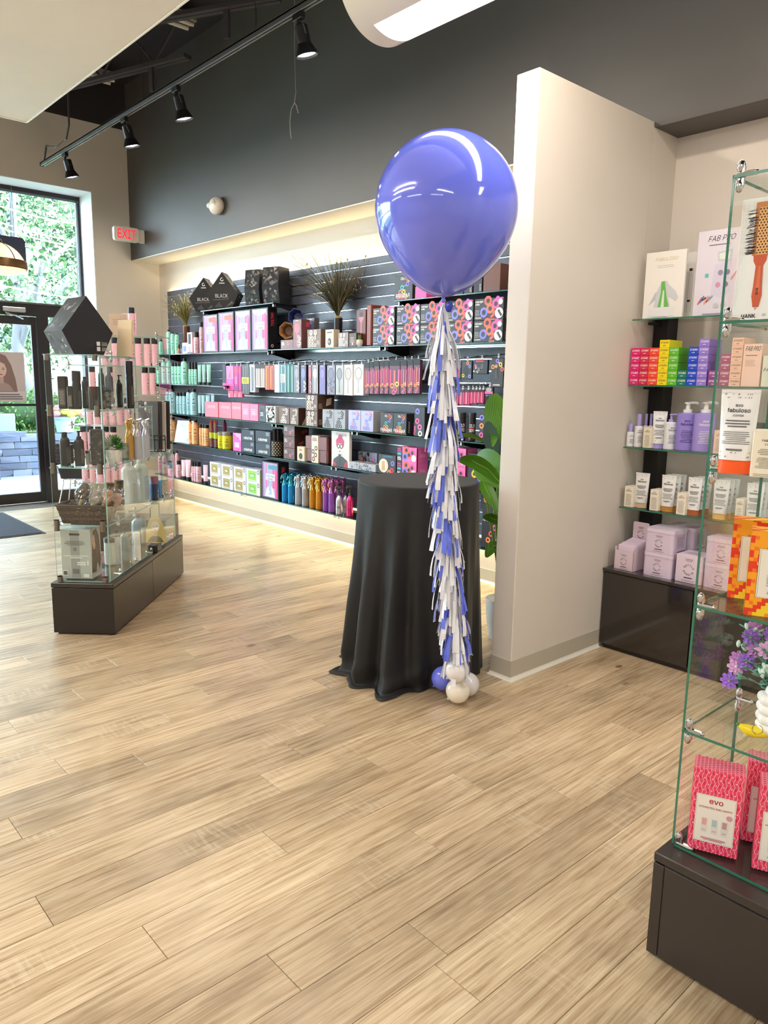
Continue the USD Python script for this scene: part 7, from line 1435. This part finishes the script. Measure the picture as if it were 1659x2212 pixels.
# tier 4: black bottles
z = TZS[3] + .0075
blk = lambda w, h: Art().rect(w * .15, h * .1, w * .85, h * .62, (76, 70, 64)).greek(w * .2, h * .15, w * .8, h * .58, 9, (150, 144, 136), .4)
blr = lambda r, hb: Art().rect(-r * .8, hb * .1, r * .8, hb * .66, (74, 68, 62)).greek(-r * .7, hb * .14, r * .7, hb * .62, 9, (150, 142, 132), .4)
for c, a, b, v, y, kind, lab in (('L2', 447, 518, 768, .16, 'pouch', 'black foil pouch at the left of the upper showcase tier'), ('L2', 520, 568, 845, .12, 'box', 'short black box beside the foil pouch, upper showcase tier'), ('L2', 566, 634, 726, .14, 'can', 'tall black can with a taupe label, upper showcase tier'),
                                 ('L2', 640, 688, 772, .26, 'bot', 'black bottle behind the tall can, upper showcase tier'), ('L2', 690, 760, 848, .10, 'jar', 'wide dark jar with brown lid, upper showcase tier'), ('L2', 758, 822, 848, .20, 'jar2', 'black jar right of the brown-lidded jar, upper showcase tier'),
                                 ('L2', 770, 818, 706, .34, 'bot', 'black bottle standing behind the dark jars, upper showcase tier'), ('L2', 826, 884, 728, .34, 'bot', 'black bottle in the middle right of the upper showcase tier'), ('L2', 905, 955, 745, .50, 'pump', 'black pump bottle near the step of the upper tier'),
                                 ('L2', 985, 1042, 650, .42, 'can', 'tall black can at the right end of the upper showcase tier')):
    if kind in ('box', 'pouch'): tw_box(c, a, b, v, y, z, CHAR, .06 if kind == 'box' else .04, 'product_box' if kind == 'box' else 'foil_pouch', lab, 'box' if kind == 'box' else 'pouch', b=.006, front=blk)
    elif kind in ('jar', 'jar2'): tw_round(c, a, b, v, y, z, lambda r, h: jar(r, h, DARKB, (66, 40, 34) if kind == 'jar' else CHAR, (140, 130, 120), .35, label=blr), 'cosmetic_jar', lab, 'jar')
    else: tw_round(c, a, b, v, y, z, lambda r, h: bottle(r, h, CHAR, capr=.96 if kind == 'can' else .5, caph=.26 if kind == 'can' else .1, mark=None, label=blr, pump=kind == 'pump'), {'can': 'spray_can', 'pump': 'pump_bottle'}.get(kind, 'shampoo_bottle'), lab)
# tier 3
z = TZS[2] + .0075
tw_round('L2', 470, 545, 1203, .10, z, lambda r, h: bottle(r, h, CHAR, capr=.55, caph=.15, mark=None, label=blr), 'shampoo_bottle', 'black bottle with screw cap, left on the third showcase tier')
tw_round('L2', 583, 656, 1180, .10, z, lambda r, h: bottle(r, h, CHAR, capr=.5, pump=True, mark=None, label=blr), 'pump_bottle', 'black pump bottle with grey label on the third showcase tier')
tw_round('L2', 540, 570, 1300, .24, z, lambda r, h: bottle(r, h, CHAR, capr=.9, caph=.2, mark=None), 'shampoo_bottle', 'small black bottle behind the screw-cap bottle')
tw_box('L2', 664, 690, 1348, .16, z, (214, 206, 190), .03, 'product_box', 'slim cream and dark box beside the black foil pouch', front=lambda w, h: Art().rect(0, h * .8, w, h, (110, 60, 54)))
tw_box('L2', 694, 800, 1183, .13, z, (58, 52, 48), .06, 'foil_pouch', 'crinkled dark brown foil pouch on the third showcase tier', 'pouch', b=.012, front=lambda w, h: facets(70, 40, 40, 96)(w, h))
P = lt(*(lambda y: (solve(lambda x: pix((*lt(x, y), z + .08))[0], PX('L7', 798, 0)[0], -.4, .9), y))(.24)); r = 92 / 5.53 * depth((*P, z)) / F; h = z_at(PX('L7', 0, 505)[1], *P) - z
def bush(p, r=r, h=h):
    part(p, 'pot', lathe(closed([(r * .62, 0), (r * .86, h * .3), (r, h * .72), (r * .94, h), (r * .84, h), (r * .8, h * .9)]), 28), col((226, 222, 212), .35), smooth=40)
    q = random.Random(3); G = [col((46, 120, 40), .5), col((74, 156, 56), .5), col((32, 92, 36), .5)]; ms = [MB(), MB(), MB()]
    for k in range(460):
        a, e = q.uniform(0, 6.283), q.uniform(.0, 1.45); d = np.array([math.cos(a) * math.cos(e), math.sin(a) * math.cos(e), math.sin(e)]); c = np.array([0, 0, h * 1.0]) + d * r * q.uniform(.45, 1.1) * [1.05, 1.05, 1.5]
        sdv = np.cross(d, [q.uniform(-1, 1), q.uniform(-1, 1), 1]); sdv /= np.linalg.norm(sdv); L = r * .46; w = r * .085; d2 = d * L
        v = np.array([c - sdv * w * .4, c + sdv * w * .4, c + d2 * .5 + sdv * w, c + d2, c + d2 * .5 - sdv * w]); n = np.cross(d, sdv) * .0006
        ms[k % 3].add(np.vstack([v, v + n]), [[0, 1, 2], [0, 2, 4], [4, 2, 3], [5, 7, 6], [5, 9, 7], [9, 8, 7]])
    for m, g in zip(ms, G): part(p, 'foliage', m.get(), g, kind='stuff')
inst('bush', bush, 'potted_plant', 'bright green artificial plant in a white pot on the third showcase tier', 'potted plant', (*P, z + .0005))
for k, (a, b, v, y, c0, hd) in enumerate(((980, 1040, 1094, .52, (206, 150, 40), (216, 160, 60)), (1036, 1110, 1096, .56, (184, 186, 192), (214, 214, 220)), (1108, 1168, 1096, .66, (186, 188, 194), (214, 214, 220)))):
    tw_round('L2', a, b, v, y, z, lambda r, h: sprayer(r, h, c0, hd), 'mist_bottle', ['gold mist spray bottle with shiny head on the showcase', 'left silver mist spray bottle on the showcase', 'right silver mist spray bottle on the showcase, by the step'][k], 'spray bottle')
tw_round('L2', 945, 998, 1290, .46, z, lambda r, h: jar(r, h, (96, 96, 88), (60, 60, 56)), 'cosmetic_jar', 'small grey green jar behind the potted plant', 'jar')
p = lt(.28, 1.17); zz = TZS[2] + .0075
t = thing('swatch_rack', 'black wire rack of grey hair swatch boards at the step of the left showcase', 'rack', (*p, zz), LANG)
wr = lambda pts: tube(pts, .004, 6)
part(t, 'wire_frame', join(*[wr([(x, -.07, 0), (x, -.07, .36), (x + .03, .0, .37)]) for x in (-.10, .09)], *[wr([(-.13, -.1, q), (.13, -.1, q)]) for q in (.09, .12)], *[wr([(x, -.1, .004), (x, -.1, .12)]) for x in (-.13, -.05, .05, .13)], wr([(-.13, -.1, .004), (.13, -.1, .004)])), BLK)
for k in range(4): part(t, 'swatch_board', move(cbox(.15, .008, .36, .002), (-.01 + .02 * k, -.045 + .03 * k, .19), rx=-.06), col(((96, 98, 104), (70, 60, 56), (206, 196, 186), (44, 42, 44))[k], .4))
# tier 2
z = TZS[1] + .0075
p = lt(.195, .145)
t = thing('wicker_basket', 'brown woven basket of bagged brushes on the second showcase tier', 'basket', (*p, z), LANG)
BW, BD, BHT = .158, .10, .115
wk = [col((74, 60, 54), .6), col((92, 76, 68), .6)]
def side(u0, u1, v0, v1, n, rows, out):
    """Woven strips between two floor points (bottom) and two rim points (top)."""
    res = []
    for j in range(rows):
        m = MB()
        for i in range(n):
            for s in (0,):
                a, b = i / n, (i + 1) / n; za, zb = j / rows + .01, (j + 1) / rows - .01; o = .003 if (i + j) % 2 else -.001
                q = [(u0[0] * (1 - c) + u1[0] * c, u0[1] * (1 - c) + u1[1] * c) for c in (a, b)]; w = [(v0[0] * (1 - c) + v1[0] * c, v0[1] * (1 - c) + v1[1] * c) for c in (a, b)]
                P = [[q[i_][0] * (1 - zz) + w[i_][0] * zz + out[0] * o, q[i_][1] * (1 - zz) + w[i_][1] * zz + out[1] * o, .002 + BHT * zz] for i_, zz in ((0, za), (1, za), (1, zb), (0, zb))]
                P2 = [[x - out[0] * .004, y - out[1] * .004, zc] for x, y, zc in P]; m.add(np.array(P + P2), [[0, 1, 2, 3], [4, 7, 6, 5], [0, 4, 5, 1], [1, 5, 6, 2], [2, 6, 7, 3], [3, 7, 4, 0]])
        part(t, 'woven_band', m.get(), wk[j % 2])
b_, T_ = [(-BW * .8, -BD * .8), (BW * .8, -BD * .8), (BW * .8, BD * .8), (-BW * .8, BD * .8)], [(-BW, -BD), (BW, -BD), (BW, BD), (-BW, BD)]
for i, o in ((0, (0, -1)), (1, (1, 0)), (2, (0, 1)), (3, (-1, 0))): side(b_[i], b_[(i + 1) % 4], T_[i], T_[(i + 1) % 4], 12 if i % 2 == 0 else 8, 6, o)
part(t, 'rim', join(*[tube([(*T_[i], BHT), (*T_[(i + 1) % 4], BHT)], .006, 6) for i in range(4)]), wk[0]); part(t, 'bottom', MB().box(-BW * .8, BW * .8, -BD * .8, BD * .8, 0, .004).get(), wk[0])
for k, (x, y, tilt, c, h) in enumerate(((-.075, -.01, .35, (88, 74, 64), .24), (-.015, .0, .5, (190, 172, 150), .19), (.05, .0, .55, (206, 140, 104), .20), (.10, .02, .6, (196, 150, 120), .17))):
    q = thing('bagged_brush', f'paddle brush in a clear plastic bag in the basket, {("grey", "beige", "terracotta", "tan")[k]} one', 'brush', (*(p + lx * x + ly * y), z + .03), LANG)
    M = dict(ry=tilt); o = move(sphere(1, 2), sc=(.036, .012, .055), t=(0, 0, h * .72)); part(q, 'brush_head', move(o, **M), col(c, .5), smooth=True); part(q, 'handle', move(tube([(0, 0, .0), (0, 0, h * .5)], .009, 8), **M), col((226, 204, 150), .5))
    v, f = sphere(1, 3); w = v * [.05, .024, .085] + [0, 0, h * .70]; w += (meshkit.noise(v * 4 + k * 7, k)[:, None] - .5) * v * .028; part(q, 'plastic_bag', move((w, f), **M), FILM, smooth=30)
for k, (a, b, v) in enumerate(((700, 786, 262), (786, 868, 238))): tw_round('L3', a, b, v, .42 + .13 * k, z, lambda r, h: bottle(r, h, (84, 76, 70), (62, 56, 54), capr=.97, caph=.2, mark=None, label=lambda r, hb: Art().rect(-r * .6, hb * .84, r * .6, hb * .94, (190, 184, 174)).greek(-r * .5, hb * .2, r * .5, hb * .5, 5, (140, 130, 120), .4)), 'gift_tube', f'taupe cylinder box on the second showcase tier, {("left", "right")[k]} of the pair', 'tube box', vb=(530, 512)[k])
for k, (a, b, v) in enumerate(((852, 985, 60), (962, 1086, 40))): tw_round('L3', a, b, v, .66 + .17 * k, z, lambda r, h: bottle(r, h, (222, 222, 212), (226, 226, 220), .5, .12, .16, mark=None, label=lambda r, hb: Art().greek(-r * .7, hb * .08, r * .7, hb * .70, 16, (150, 150, 144), .35)), 'litre_bottle', f'big white litre bottle with printed label, {("left", "right")[k]} one on the second tier', vb=(463, 440)[k])
tw_round('L3', 1095, 1170, 205, 1.02, z, lambda r, h: jar(r, h, (60, 44, 42), (170, 80, 66), (200, 190, 180), .3), 'cosmetic_jar', 'dark ornate jar with rust red lid on the second showcase tier', 'jar')
tw_box('L3', 1130, 1180, 245, 1.14, z, (66, 66, 70), .06, 'product_box', 'dark grey box behind the ornate jar on the second tier')
# tier 1
z = TZS[0] + .0075
def hairbox_side(d, h):
    a = Art().rect(0, 0, d, h, (196, 190, 186)); a.poly(sg.Polygon([(d * .0, h * .12), (d * .1, h * .6), (d * .25, h * .95), (d * .6, h * .98), (d * .85, h * .8), (d * .98, h * .3), (d * .8, h * .12), (d * .6, h * .3), (d * .45, h * .1)]), (92, 70, 60)); a.poly(sa.scale(sg.Point(d * .32, h * .72).buffer(1), d * .16, h * .15), (222, 186, 164))
    a.poly(sg.Polygon([(d * .36, h * .9), (d * .6, h * .95), (d * .8, h * .5), (d * .6, h * .25), (d * .5, h * .5)]), (110, 82, 70)); a.disc(d * .28, h * .62, d * .03, (186, 70, 76)); return a.line([(d * .22, h * .75), (d * .3, h * .75)], .003, (80, 50, 44))
def hairbox_front(w, h):
    a = Art().rect(w * .32, h * .02, w * .62, h * .98, (150, 154, 152)).greek(w * .12, h * .68, w * .82, h * .78, 4, (70, 76, 76), .35, 1, 'c').rect(w * .3, h * .88, w * .64, h * .92, (60, 64, 64)).disc(w * .47, h * .6, w * .05, (60, 64, 64), 12, w * .03).rect(w * .08, h * .46, w * .9, h * .47, (236, 238, 236)).greek(w * .3, h * .42, w * .7, h * .45, 1, (236, 238, 236))
    return a.rect(w * .86, h * .28, w * .89, h * .37, (240, 240, 240)).greek(w * .52, h * .28, w * .82, h * .36, 2, (230, 232, 230), .6).rect(w * .36, h * .10, w * .58, h * .2, (110, 114, 114)).rect(w * .72, h * .03, w * .9, h * .1, (226, 228, 226)).rect(w * .03, h * .06, w * .2, h * .17, (226, 228, 226)).rect(w * .05, h * .075, w * .18, h * .155, (90, 94, 94))
tw_box('L3', 305, 575, 680, .07, z, (178, 184, 180), .15, 'hair_colour_box', 'silver grey box with long-haired woman on its side, bottom showcase tier', front=hairbox_front, right=hairbox_side, rough=.3)
tw_round('L3', 694, 806, 752, .28, z, lambda r, h: jar(r, h, (206, 208, 200), (52, 60, 72), lidh=.16, label=lambda r, hb: Art().rect(-r * .95, hb * .12, r * .95, hb * .86, (226, 224, 210)).greek(-r * .7, hb * .2, r * .7, hb * .8, 10, (130, 134, 130), .4)), 'cosmetic_jar', 'large white jar with navy lid on the bottom showcase tier', 'jar', vb=1000)
for a, b, v, y, c, l in ((715, 762, 662, .46, (60, 70, 92), 'navy capped bottle behind the white jar'), (776, 830, 680, .46, (180, 188, 188), 'pale bottle with black cap right of the white jar')): tw_round('L3', a, b, v, y, z, lambda r, h: bottle(r, h, c, (30, 34, 44), .7, .2, mark=None, label=lambda r, hb: Art().greek(-r * .6, hb * .2, r * .6, hb * .7, 7, (120, 126, 130), .4)), 'shampoo_bottle', l)
tw_round('L3', 834, 906, 640, .62, z, lambda r, h: bottle(r, h, (110, 134, 146), (50, 58, 66), .45, pump=True, mark=None), 'pump_bottle', 'slate blue pump bottle on the bottom showcase tier')
tw_round('L3', 938, 1066, 545, .80, z, lambda r, h: bottle(r, h, (96, 124, 140), (44, 54, 70), .35, .12, .25, mark=None, label=lambda r, hb: Art().rect(-r * .9, hb * .06, r * .9, hb * .66, (206, 210, 206)).greek(-r * .6, hb * .1, r * .6, hb * .6, 12, (120, 126, 126), .4)), 'litre_bottle', 'large slate blue bottle with grey label on the bottom showcase tier', vb=815)
tw_round('L3', 955, 1016, 706, .44, z, lambda r, h: bottle(r, h, (236, 234, 228), (236, 234, 228), .92, .45, .02, mark=None), 'slim_bottle', 'slim plain white bottle near the long pane of the showcase', vb=962)
tw_box('L3', 1100, 1180, 440, 1.05, z, (40, 40, 44), .02, 'photo_card', 'upright card with a blonde portrait at the far end of the showcase', 'photo card', front=lambda w, h: portrait(Art().rect(w * .12, h * .05, w * .98, h * .95, (206, 196, 150)), w * .55, h * .1, h * .7, (216, 192, 120), (232, 206, 180), (90, 90, 90)) or None) if False else None
def blondecard(w, h):
    a = Art().rect(w * .12, h * .04, w * .98, h * .96, (212, 202, 160)); portrait(a, w * .55, h * .08, h * .62, (216, 192, 124), (234, 208, 182), (110, 104, 90)); return a
tw_box('L3', 1100, 1182, 440, 1.05, z, (40, 40, 44), .02, 'photo_card', 'upright card with a blonde portrait at the far end of the showcase', 'photo card', front=blondecard)
tw_box('L3', 1068, 1160, 826, .84, z, (40, 38, 40), .10, 'product_pack', 'flat dark pack with gold pins lying on the bottom tier', 'pack', top=lambda w, d: facets(75, 30, 120, 220)(w, d))
tw_round('L3', 1262, 1300, 722, 1.3, z, lambda r, h: bottle(r, h, (232, 190, 180), (232, 200, 190), .9, .3, mark=None), 'slim_bottle', 'tiny pink bottle at the far end of the bottom tier')

# ---- tower of pink cans behind
T2D = 6.9; c2 = EYE + ray(262, 900) * T2D; T2C = c2[:2]; T2W = .84
z2 = [z_at(v, *T2C) for v in (1040, 978, 917, 851, 790, 726)]
t = thing('glass_tower', 'glass shelf tower of pink cans standing behind the stepped showcase', 'display tower', (*T2C, 0), LANG)
part(t, 'base', MB().box(-T2W / 2 - .02, T2W / 2 + .02, -.20, .20, 0, .30, .003).get(), ESP); part(t, 'riser', MB().box(-T2W / 2, T2W / 2, .165, .175, .30, z2[0]).get(), col((196, 178, 150), .5))
for i, z in enumerate(z2): glass_plate(t, 'glass_shelf', -T2W / 2 + (.28 if i == 5 else 0), T2W / 2, -.17, .17, z - .007, z)
for a, b in zip(z2[:-1], z2[1:]): glass_plate(t, 'side_pane', T2W / 2 - .006, T2W / 2, -.17, .17, a + .0005, b - .0075, axis='x')
for z in z2:
    for x in (-T2W / 2 + .02, T2W / 2 - .02): clip(t, x, -.16, z, 0, 1)
pinkcan = bottle(.029, .245, (240, 172, 190), (30, 28, 30), .93, .20, .02, mark=(70, 40, 60))
def t2(x, y): return T2C + lx * x + ly * y
for i, (z, xs) in enumerate(zip(z2, ((-.33, -.26, -.19, -.12, -.05, .02), (-.33, -.26, -.19, -.12, -.05), (-.26, -.19, -.12, -.05, .02, .09), (-.22, -.06, .12, .26, .33), (-.10, .0, .07, .14, .21, .29, .36), (.16,)))):
    hcan = min(.245, ((z2 + [9])[i + 1] - z) - .012)
    for k, x in enumerate(xs):
        inst(('pinkcan', round(hcan, 3)), bottle(.029, hcan, (246, 194, 206), (30, 28, 30), .93, .20, .02, mark=(70, 40, 60)), 'spray_can', f'pink spray can with black cap, {ORD[k]} from left on {("lowest", "second", "third", "fourth", "fifth", "top")[i]} level of the glass tower', 'spray can', (*t2(x, -.08), z + .0005), 2.2, 'pink cans on the glass tower')
inst('cardA', carton(.15, .20, .02, (190, 168, 146), b=.001, front=lambda w, h: Art().greek(w * .2, h * .5, w * .8, h * .8, 4, (160, 140, 120), .4)), 'photo_card', 'tan display card leaning on top of the glass tower', 'card', (*t2(-.0, .02), z2[5]), LANG + .3, rot=(-.14, 0, LANG + .3))
inst('cardB', carton(.13, .21, .02, (232, 196, 206), b=.001), 'photo_card', 'pink and white display card on top of the glass tower', 'card', (*t2(.08, .08), z2[5]), LANG, rot=(-.1, 0, LANG))
# ---- nested shopping baskets on a stand by the door
bp = at_z(172, 1092, 0)
t = thing('basket_stand', 'white wire stand that holds the nested black shopping baskets', 'stand', (*bp[:2], 0), LANG)
part(t, 'wire_legs', join(*[tube([(s * .2, q * .14, .006), (s * .14, q * .1, .30), (s * .14, q * .1, .34)], .007, 6) for s in (-1, 1) for q in (-1, 1)], *[tube([(-.14, q * .1, .34), (.14, q * .1, .34)], .006, 6) for q in (-1, 1)], *[tube([(s * .2, -.14, .006), (s * .2, .14, .006)], .006, 6) for s in (-1, 1)], *[tube([(s * .14, -.1, .34), (s * .14, .1, .34)], .006, 6) for s in (-1, 1)]), col((214, 214, 216), .3, .4))
def basket(p):
    b = lambda w, d, z: [(-w, -d, z), (w, -d, z), (w, d, z), (-w, d, z)]
    v = np.array(b(.165, .11, .0) + b(.20, .14, .20) + b(.196, .136, .20) + b(.161, .106, .004)); f = [[3, 2, 1, 0]] + [[i, (i + 1) % 4, 4 + (i + 1) % 4, 4 + i] for i in range(4)] + [[4 + i, 4 + (i + 1) % 4, 8 + (i + 1) % 4, 8 + i] for i in range(4)] + [[8 + i, 8 + (i + 1) % 4, 12 + (i + 1) % 4, 12 + i] for i in range(4)] + [[12, 13, 14, 15]]
    part(p, 'tub', (v, f), mat('basket_black', (26, 22, 34), .25)); part(p, 'rim', join(*[tube([(s * .2, -.14, .2), (s * .2, .14, .2)], .008, 6) for s in (-1, 1)], *[tube([(-.2, s * .14, .2), (.2, s * .14, .2)], .008, 6) for s in (-1, 1)]), mat('basket_rim', (54, 50, 64), .18))
for k in range(6): inst('basket', basket, 'shopping_basket', f'black plastic shopping basket, {LEV[k]} of the nested stack by the door', 'basket', (*bp[:2], .35 + .045 * k), LANG, 'nested shopping baskets')

# ================================================================== OUTSIDE
XO = -12.9
struct('ground_outside', MB().box(-26, WL - .44, -12, 14, -.08, -.02).get(), graph('pavement', {'g': ('geometry', {}), 'n': ('noise_texture', {'scale': 30.0, 'detail': 4.0}), 'r': ('rgb_ramp', {'ramp': [(.3, tuple(lin((112, 118, 130)))), (.7, tuple(lin((134, 140, 152))))]}), 'p': ('principled_bsdf', {'roughness': .85})}, [('g.position', 'n.vector'), ('n.fac', 'r.fac'), ('r.color', 'p.base_color')]))
t = thing('stone_wall', 'low grey split-stone retaining wall outside the glass door', 'wall', (XO, 3.0, -.02))
ro = random.Random(21); STN = [col((90, 98, 116), .9), col((74, 80, 97), .9), col((108, 114, 130), .9)]
zz, row = 0.0, 0
while zz < .64:
    hgt = .112 if row < 5 else .115; y = -2.6 - ro.uniform(0, .3); last = row == 5
    while y < 3.0:
        L = ro.uniform(.26, .46) if not last else ro.uniform(.40, .55)
        v = np.array([(ro.uniform(-.006, .03 if not last else .012) if a else -.28, y + b * (L - .008) + ro.uniform(-.006, .006), zz + c * (hgt - .008)) for a in (0, 1) for b in (0, .33, .66, 1) for c in (0, .5, 1)])
        tm = trimesh.convex.convex_hull(v); part(t, 'stone', (tm.vertices + [.04 * last, 0, 0], tm.faces), STN[ro.randrange(3)]); y += L
    zz += hgt; row += 1
struct('lawn_outside', MB().box(-26, XO - .1, -12, 14, -.02, .60).get(), col((96, 128, 70), .95))
GRN = [col((66, 112, 46), .6), col((98, 140, 62), .6), col((44, 82, 38), .6)]
def leaves(p, name, pts, size, mats, seed, kind='stuff'):
    q = np.random.default_rng(seed); n = len(pts); d = q.normal(size=(n, 3)); d /= np.linalg.norm(d, axis=1, keepdims=True); e = np.cross(d, q.normal(size=(n, 3))); e /= np.linalg.norm(e, axis=1, keepdims=True); s = size * q.uniform(.6, 1.3, (n, 1))
    v = np.stack([pts - d * s, pts + e * s * .5, pts + d * s, pts - e * s * .5], 1); g = q.integers(0, len(mats), n)
    for k, m in enumerate(mats):
        w = v[g == k].reshape(-1, 3); f = np.arange(len(w)).reshape(-1, 4); part(p, name, (w, f), m, kind=kind)
qn = np.random.default_rng(4)
for k, (y0, y1, x, zt, lab) in enumerate(((.6, 2.9, XO - .95, 1.42, 'clipped green hedge behind the stone wall, seen through the door'), (2.95, 5.2, XO - .95, 1.36, 'clipped green hedge behind the stone wall, right of the door'))):
    h = thing('hedge', lab, 'hedge', (x, (y0 + y1) / 2, .60)); n = 5200; p = qn.uniform(-1, 1, (n, 3)); p /= np.maximum(1, np.linalg.norm(p ** 2, axis=1, keepdims=True) ** .5); p *= qn.uniform(.75, 1.0, (n, 1)); L = (y1 - y0) / 2
    leaves(h, 'foliage', np.stack([p[:, 0] * .5, p[:, 1] * L, .38 + p[:, 2] * (zt - .60) / 2 + .05 * np.sin(p[:, 1] * 9)], 1), .035, GRN, 30 + k); part(h, 'inner_twigs', move(sphere(1, 2), sc=(.36, L * .82, (zt - .60) * .42), t=(0, 0, .38)), col((52, 78, 44), .9))
# tree with a pale twisting trunk
TG = [col((58, 94, 56), .6), col((88, 124, 74), .6), col((40, 72, 48), .6), col((112, 140, 88), .6)]
tp = at_x(66, 880, -14.6)
t = thing('tree', 'broad leafy tree with pale trunk outside the door', 'tree', (-14.6, tp[1], .6))
BARK = col((120, 120, 126), .9)
part(t, 'trunk', tube([(0, .05, 0), (.03, .02, .6), (-.02, -.10, 1.1), (.0, -.16, 1.5), (.05, -.1, 2.2), (.1, .1, 3.2)], [.13, .12, .11, .10, .09, .05], 10), BARK, smooth=True)
for k in range(9):
    a = k * .75; part(t, 'branch', tube([(0, -.1, 1.5 + .22 * k), (math.cos(a) * .6, math.sin(a) * .8, 2.3 + .25 * k), (math.cos(a) * 1.1, math.sin(a) * 1.7, 2.9 + .28 * k)], [.06, .045, .02], 7), BARK)
cl = []
for k in range(64):
    c = np.array([qn.uniform(-1.2, 1.3), qn.uniform(-3.2, 2.6), qn.uniform(1.3, 5.2)]); r = qn.uniform(.35, .75); p = qn.normal(size=(260, 3)); p /= np.linalg.norm(p, axis=1, keepdims=True); cl.append(c + p * r * qn.uniform(.4, 1, (260, 1)))
leaves(t, 'foliage', np.vstack(cl), .05, TG, 50)
tp2 = at_x(20, 500, -17.5)
t = thing('tree', 'second tall tree with forked grey trunk farther back outside', 'tree', (-17.5, tp2[1] - .6, .6))
part(t, 'trunk', tube([(0, .1, 0), (0, .0, 2.2), (.1, -.15, 4.0), (.1, -.3, 6.5)], [.2, .16, .13, .08], 8), BARK); part(t, 'branch', tube([(0, .0, 3.2), (.1, .6, 4.4), (.2, 1.1, 5.6)], [.1, .07, .04], 7), BARK)
cl = []
for k in range(60):
    c = np.array([qn.uniform(-1.5, .3), qn.uniform(-3.5, 4.2), qn.uniform(3.0, 8.0)]); r = qn.uniform(.5, 1.0); p = qn.normal(size=(230, 3)); p /= np.linalg.norm(p, axis=1, keepdims=True); cl.append(c + p * r * qn.uniform(.4, 1, (230, 1)))
leaves(t, 'foliage', np.vstack(cl), .08, TG, 51)
# house with pale siding, wires, flower pot, sign board
t = thing('house', 'pale house with white lap siding behind the trees outside', 'house', (-22, 4.5, .6))
for k in range(16): part(t, 'siding_board', move(cbox(.03, 12, .19, .004), (0, 0, .12 + .18 * k), ry=.06), col((222, 228, 236), .6))
part(t, 'corner_post', MB().box(-.05, .06, -1.6, -1.45, 0, 3).get(), col((150, 170, 200), .6)); part(t, 'window', MB().box(.0, .05, 1.0, 2.0, .9, 2.2).get(), col((110, 130, 160), .2)); part(t, 'garage_door', MB().box(0, .04, -4.6, -2.0, 0, 2.0).get(), col((236, 240, 244), .6))
part(t, 'body', MB().box(-5, -.03, -6, 6, 0, 3.0).get(), col((206, 214, 224), .7)); part(t, 'roof', prism(sg.Polygon([(-5.3, 3.0), (.3, 3.0), (-2.5, 4.6)]), 12.4)[0:2] and (lambda m: (np.stack([m[0][:, 0], m[0][:, 2] - 6.2, m[0][:, 1]], 1), m[1][:, ::-1]))(prism(sg.Polygon([(-5.3, 3.0), (.3, 3.0), (-2.5, 4.6)]), 12.4)), col((120, 126, 136), .8))
for k, (v0, v1, lab) in enumerate(((415, 452, 'uppermost'), (450, 490, 'second'), (462, 502, 'third'), (585, 612, 'fourth'), (622, 646, 'lowest, thickest'))):
    a, b = at_x(-200, v0 - (v1 - v0) * 1.2, -12.35), at_x(175, v1, -12.35); e = b + (b - a) * .6; q = np.linspace(0, 1, 10); P = np.outer(1 - q, a) + np.outer(q, e); P[:, 2] -= .25 * np.sin(q * math.pi); P -= a
    solo('power_line', tube(P, .011 if k < 4 else .022, 5), col((226, 232, 240), .6), f'{lab} pale overhead power line seen through the transom window', 'power line', loc=a)
fp = at_x(146, 942, XO + .02)
t = thing('flower_pot', 'blue lattice flower pot of coral and yellow flowers on the stone wall', 'flower pot', (XO - .08, fp[1] - .0, .662))
part(t, 'pot', lathe(closed([(.13, 0), (.16, .2), (.20, .235), (.205, .26), (.19, .26)]), 24), col((146, 166, 206), .5), smooth=40)
for k in range(26):
    a = k * 2.4; r = .24 * math.sqrt((k + .5) / 26); c = np.array([math.cos(a) * r, math.sin(a) * r * 1.25, .30 + .10 * (1 - r / .24) + .02 * (k % 3)]); m = MB(); cc = ((240, 110, 110), (250, 210, 60), (240, 130, 140))[(0 if c[1] < -.05 else 1 if c[1] < .17 else 2)]
    v, f = sphere(.062, 2); m.mesh((v * (1 + .25 * np.sin(v[:, :1] * 190) * np.sin(v[:, 1:2] * 190)) * [1, 1, .75] + c, f)); part(t, 'flower', m.get(), col(cc, .6), smooth=True)
sp = at_x(5, 918, XO + .25)
t = thing('notice_board', 'grey blue notice board standing before the stone wall outside', 'sign', (XO + .28, sp[1] - .12, -.02))
part(t, 'board', MB().box(-.02, .02, -.30, .30, .74, 1.02, .006).get(), col((120, 134, 166), .6)); part(t, 'ledge', MB().box(-.06, .10, -.36, .42, .66, .74, .006).get(), col((78, 86, 110), .6)); part(t, 'post', MB().box(-.03, .03, -.03, .03, 0, .66).get(), col((78, 86, 110), .6))
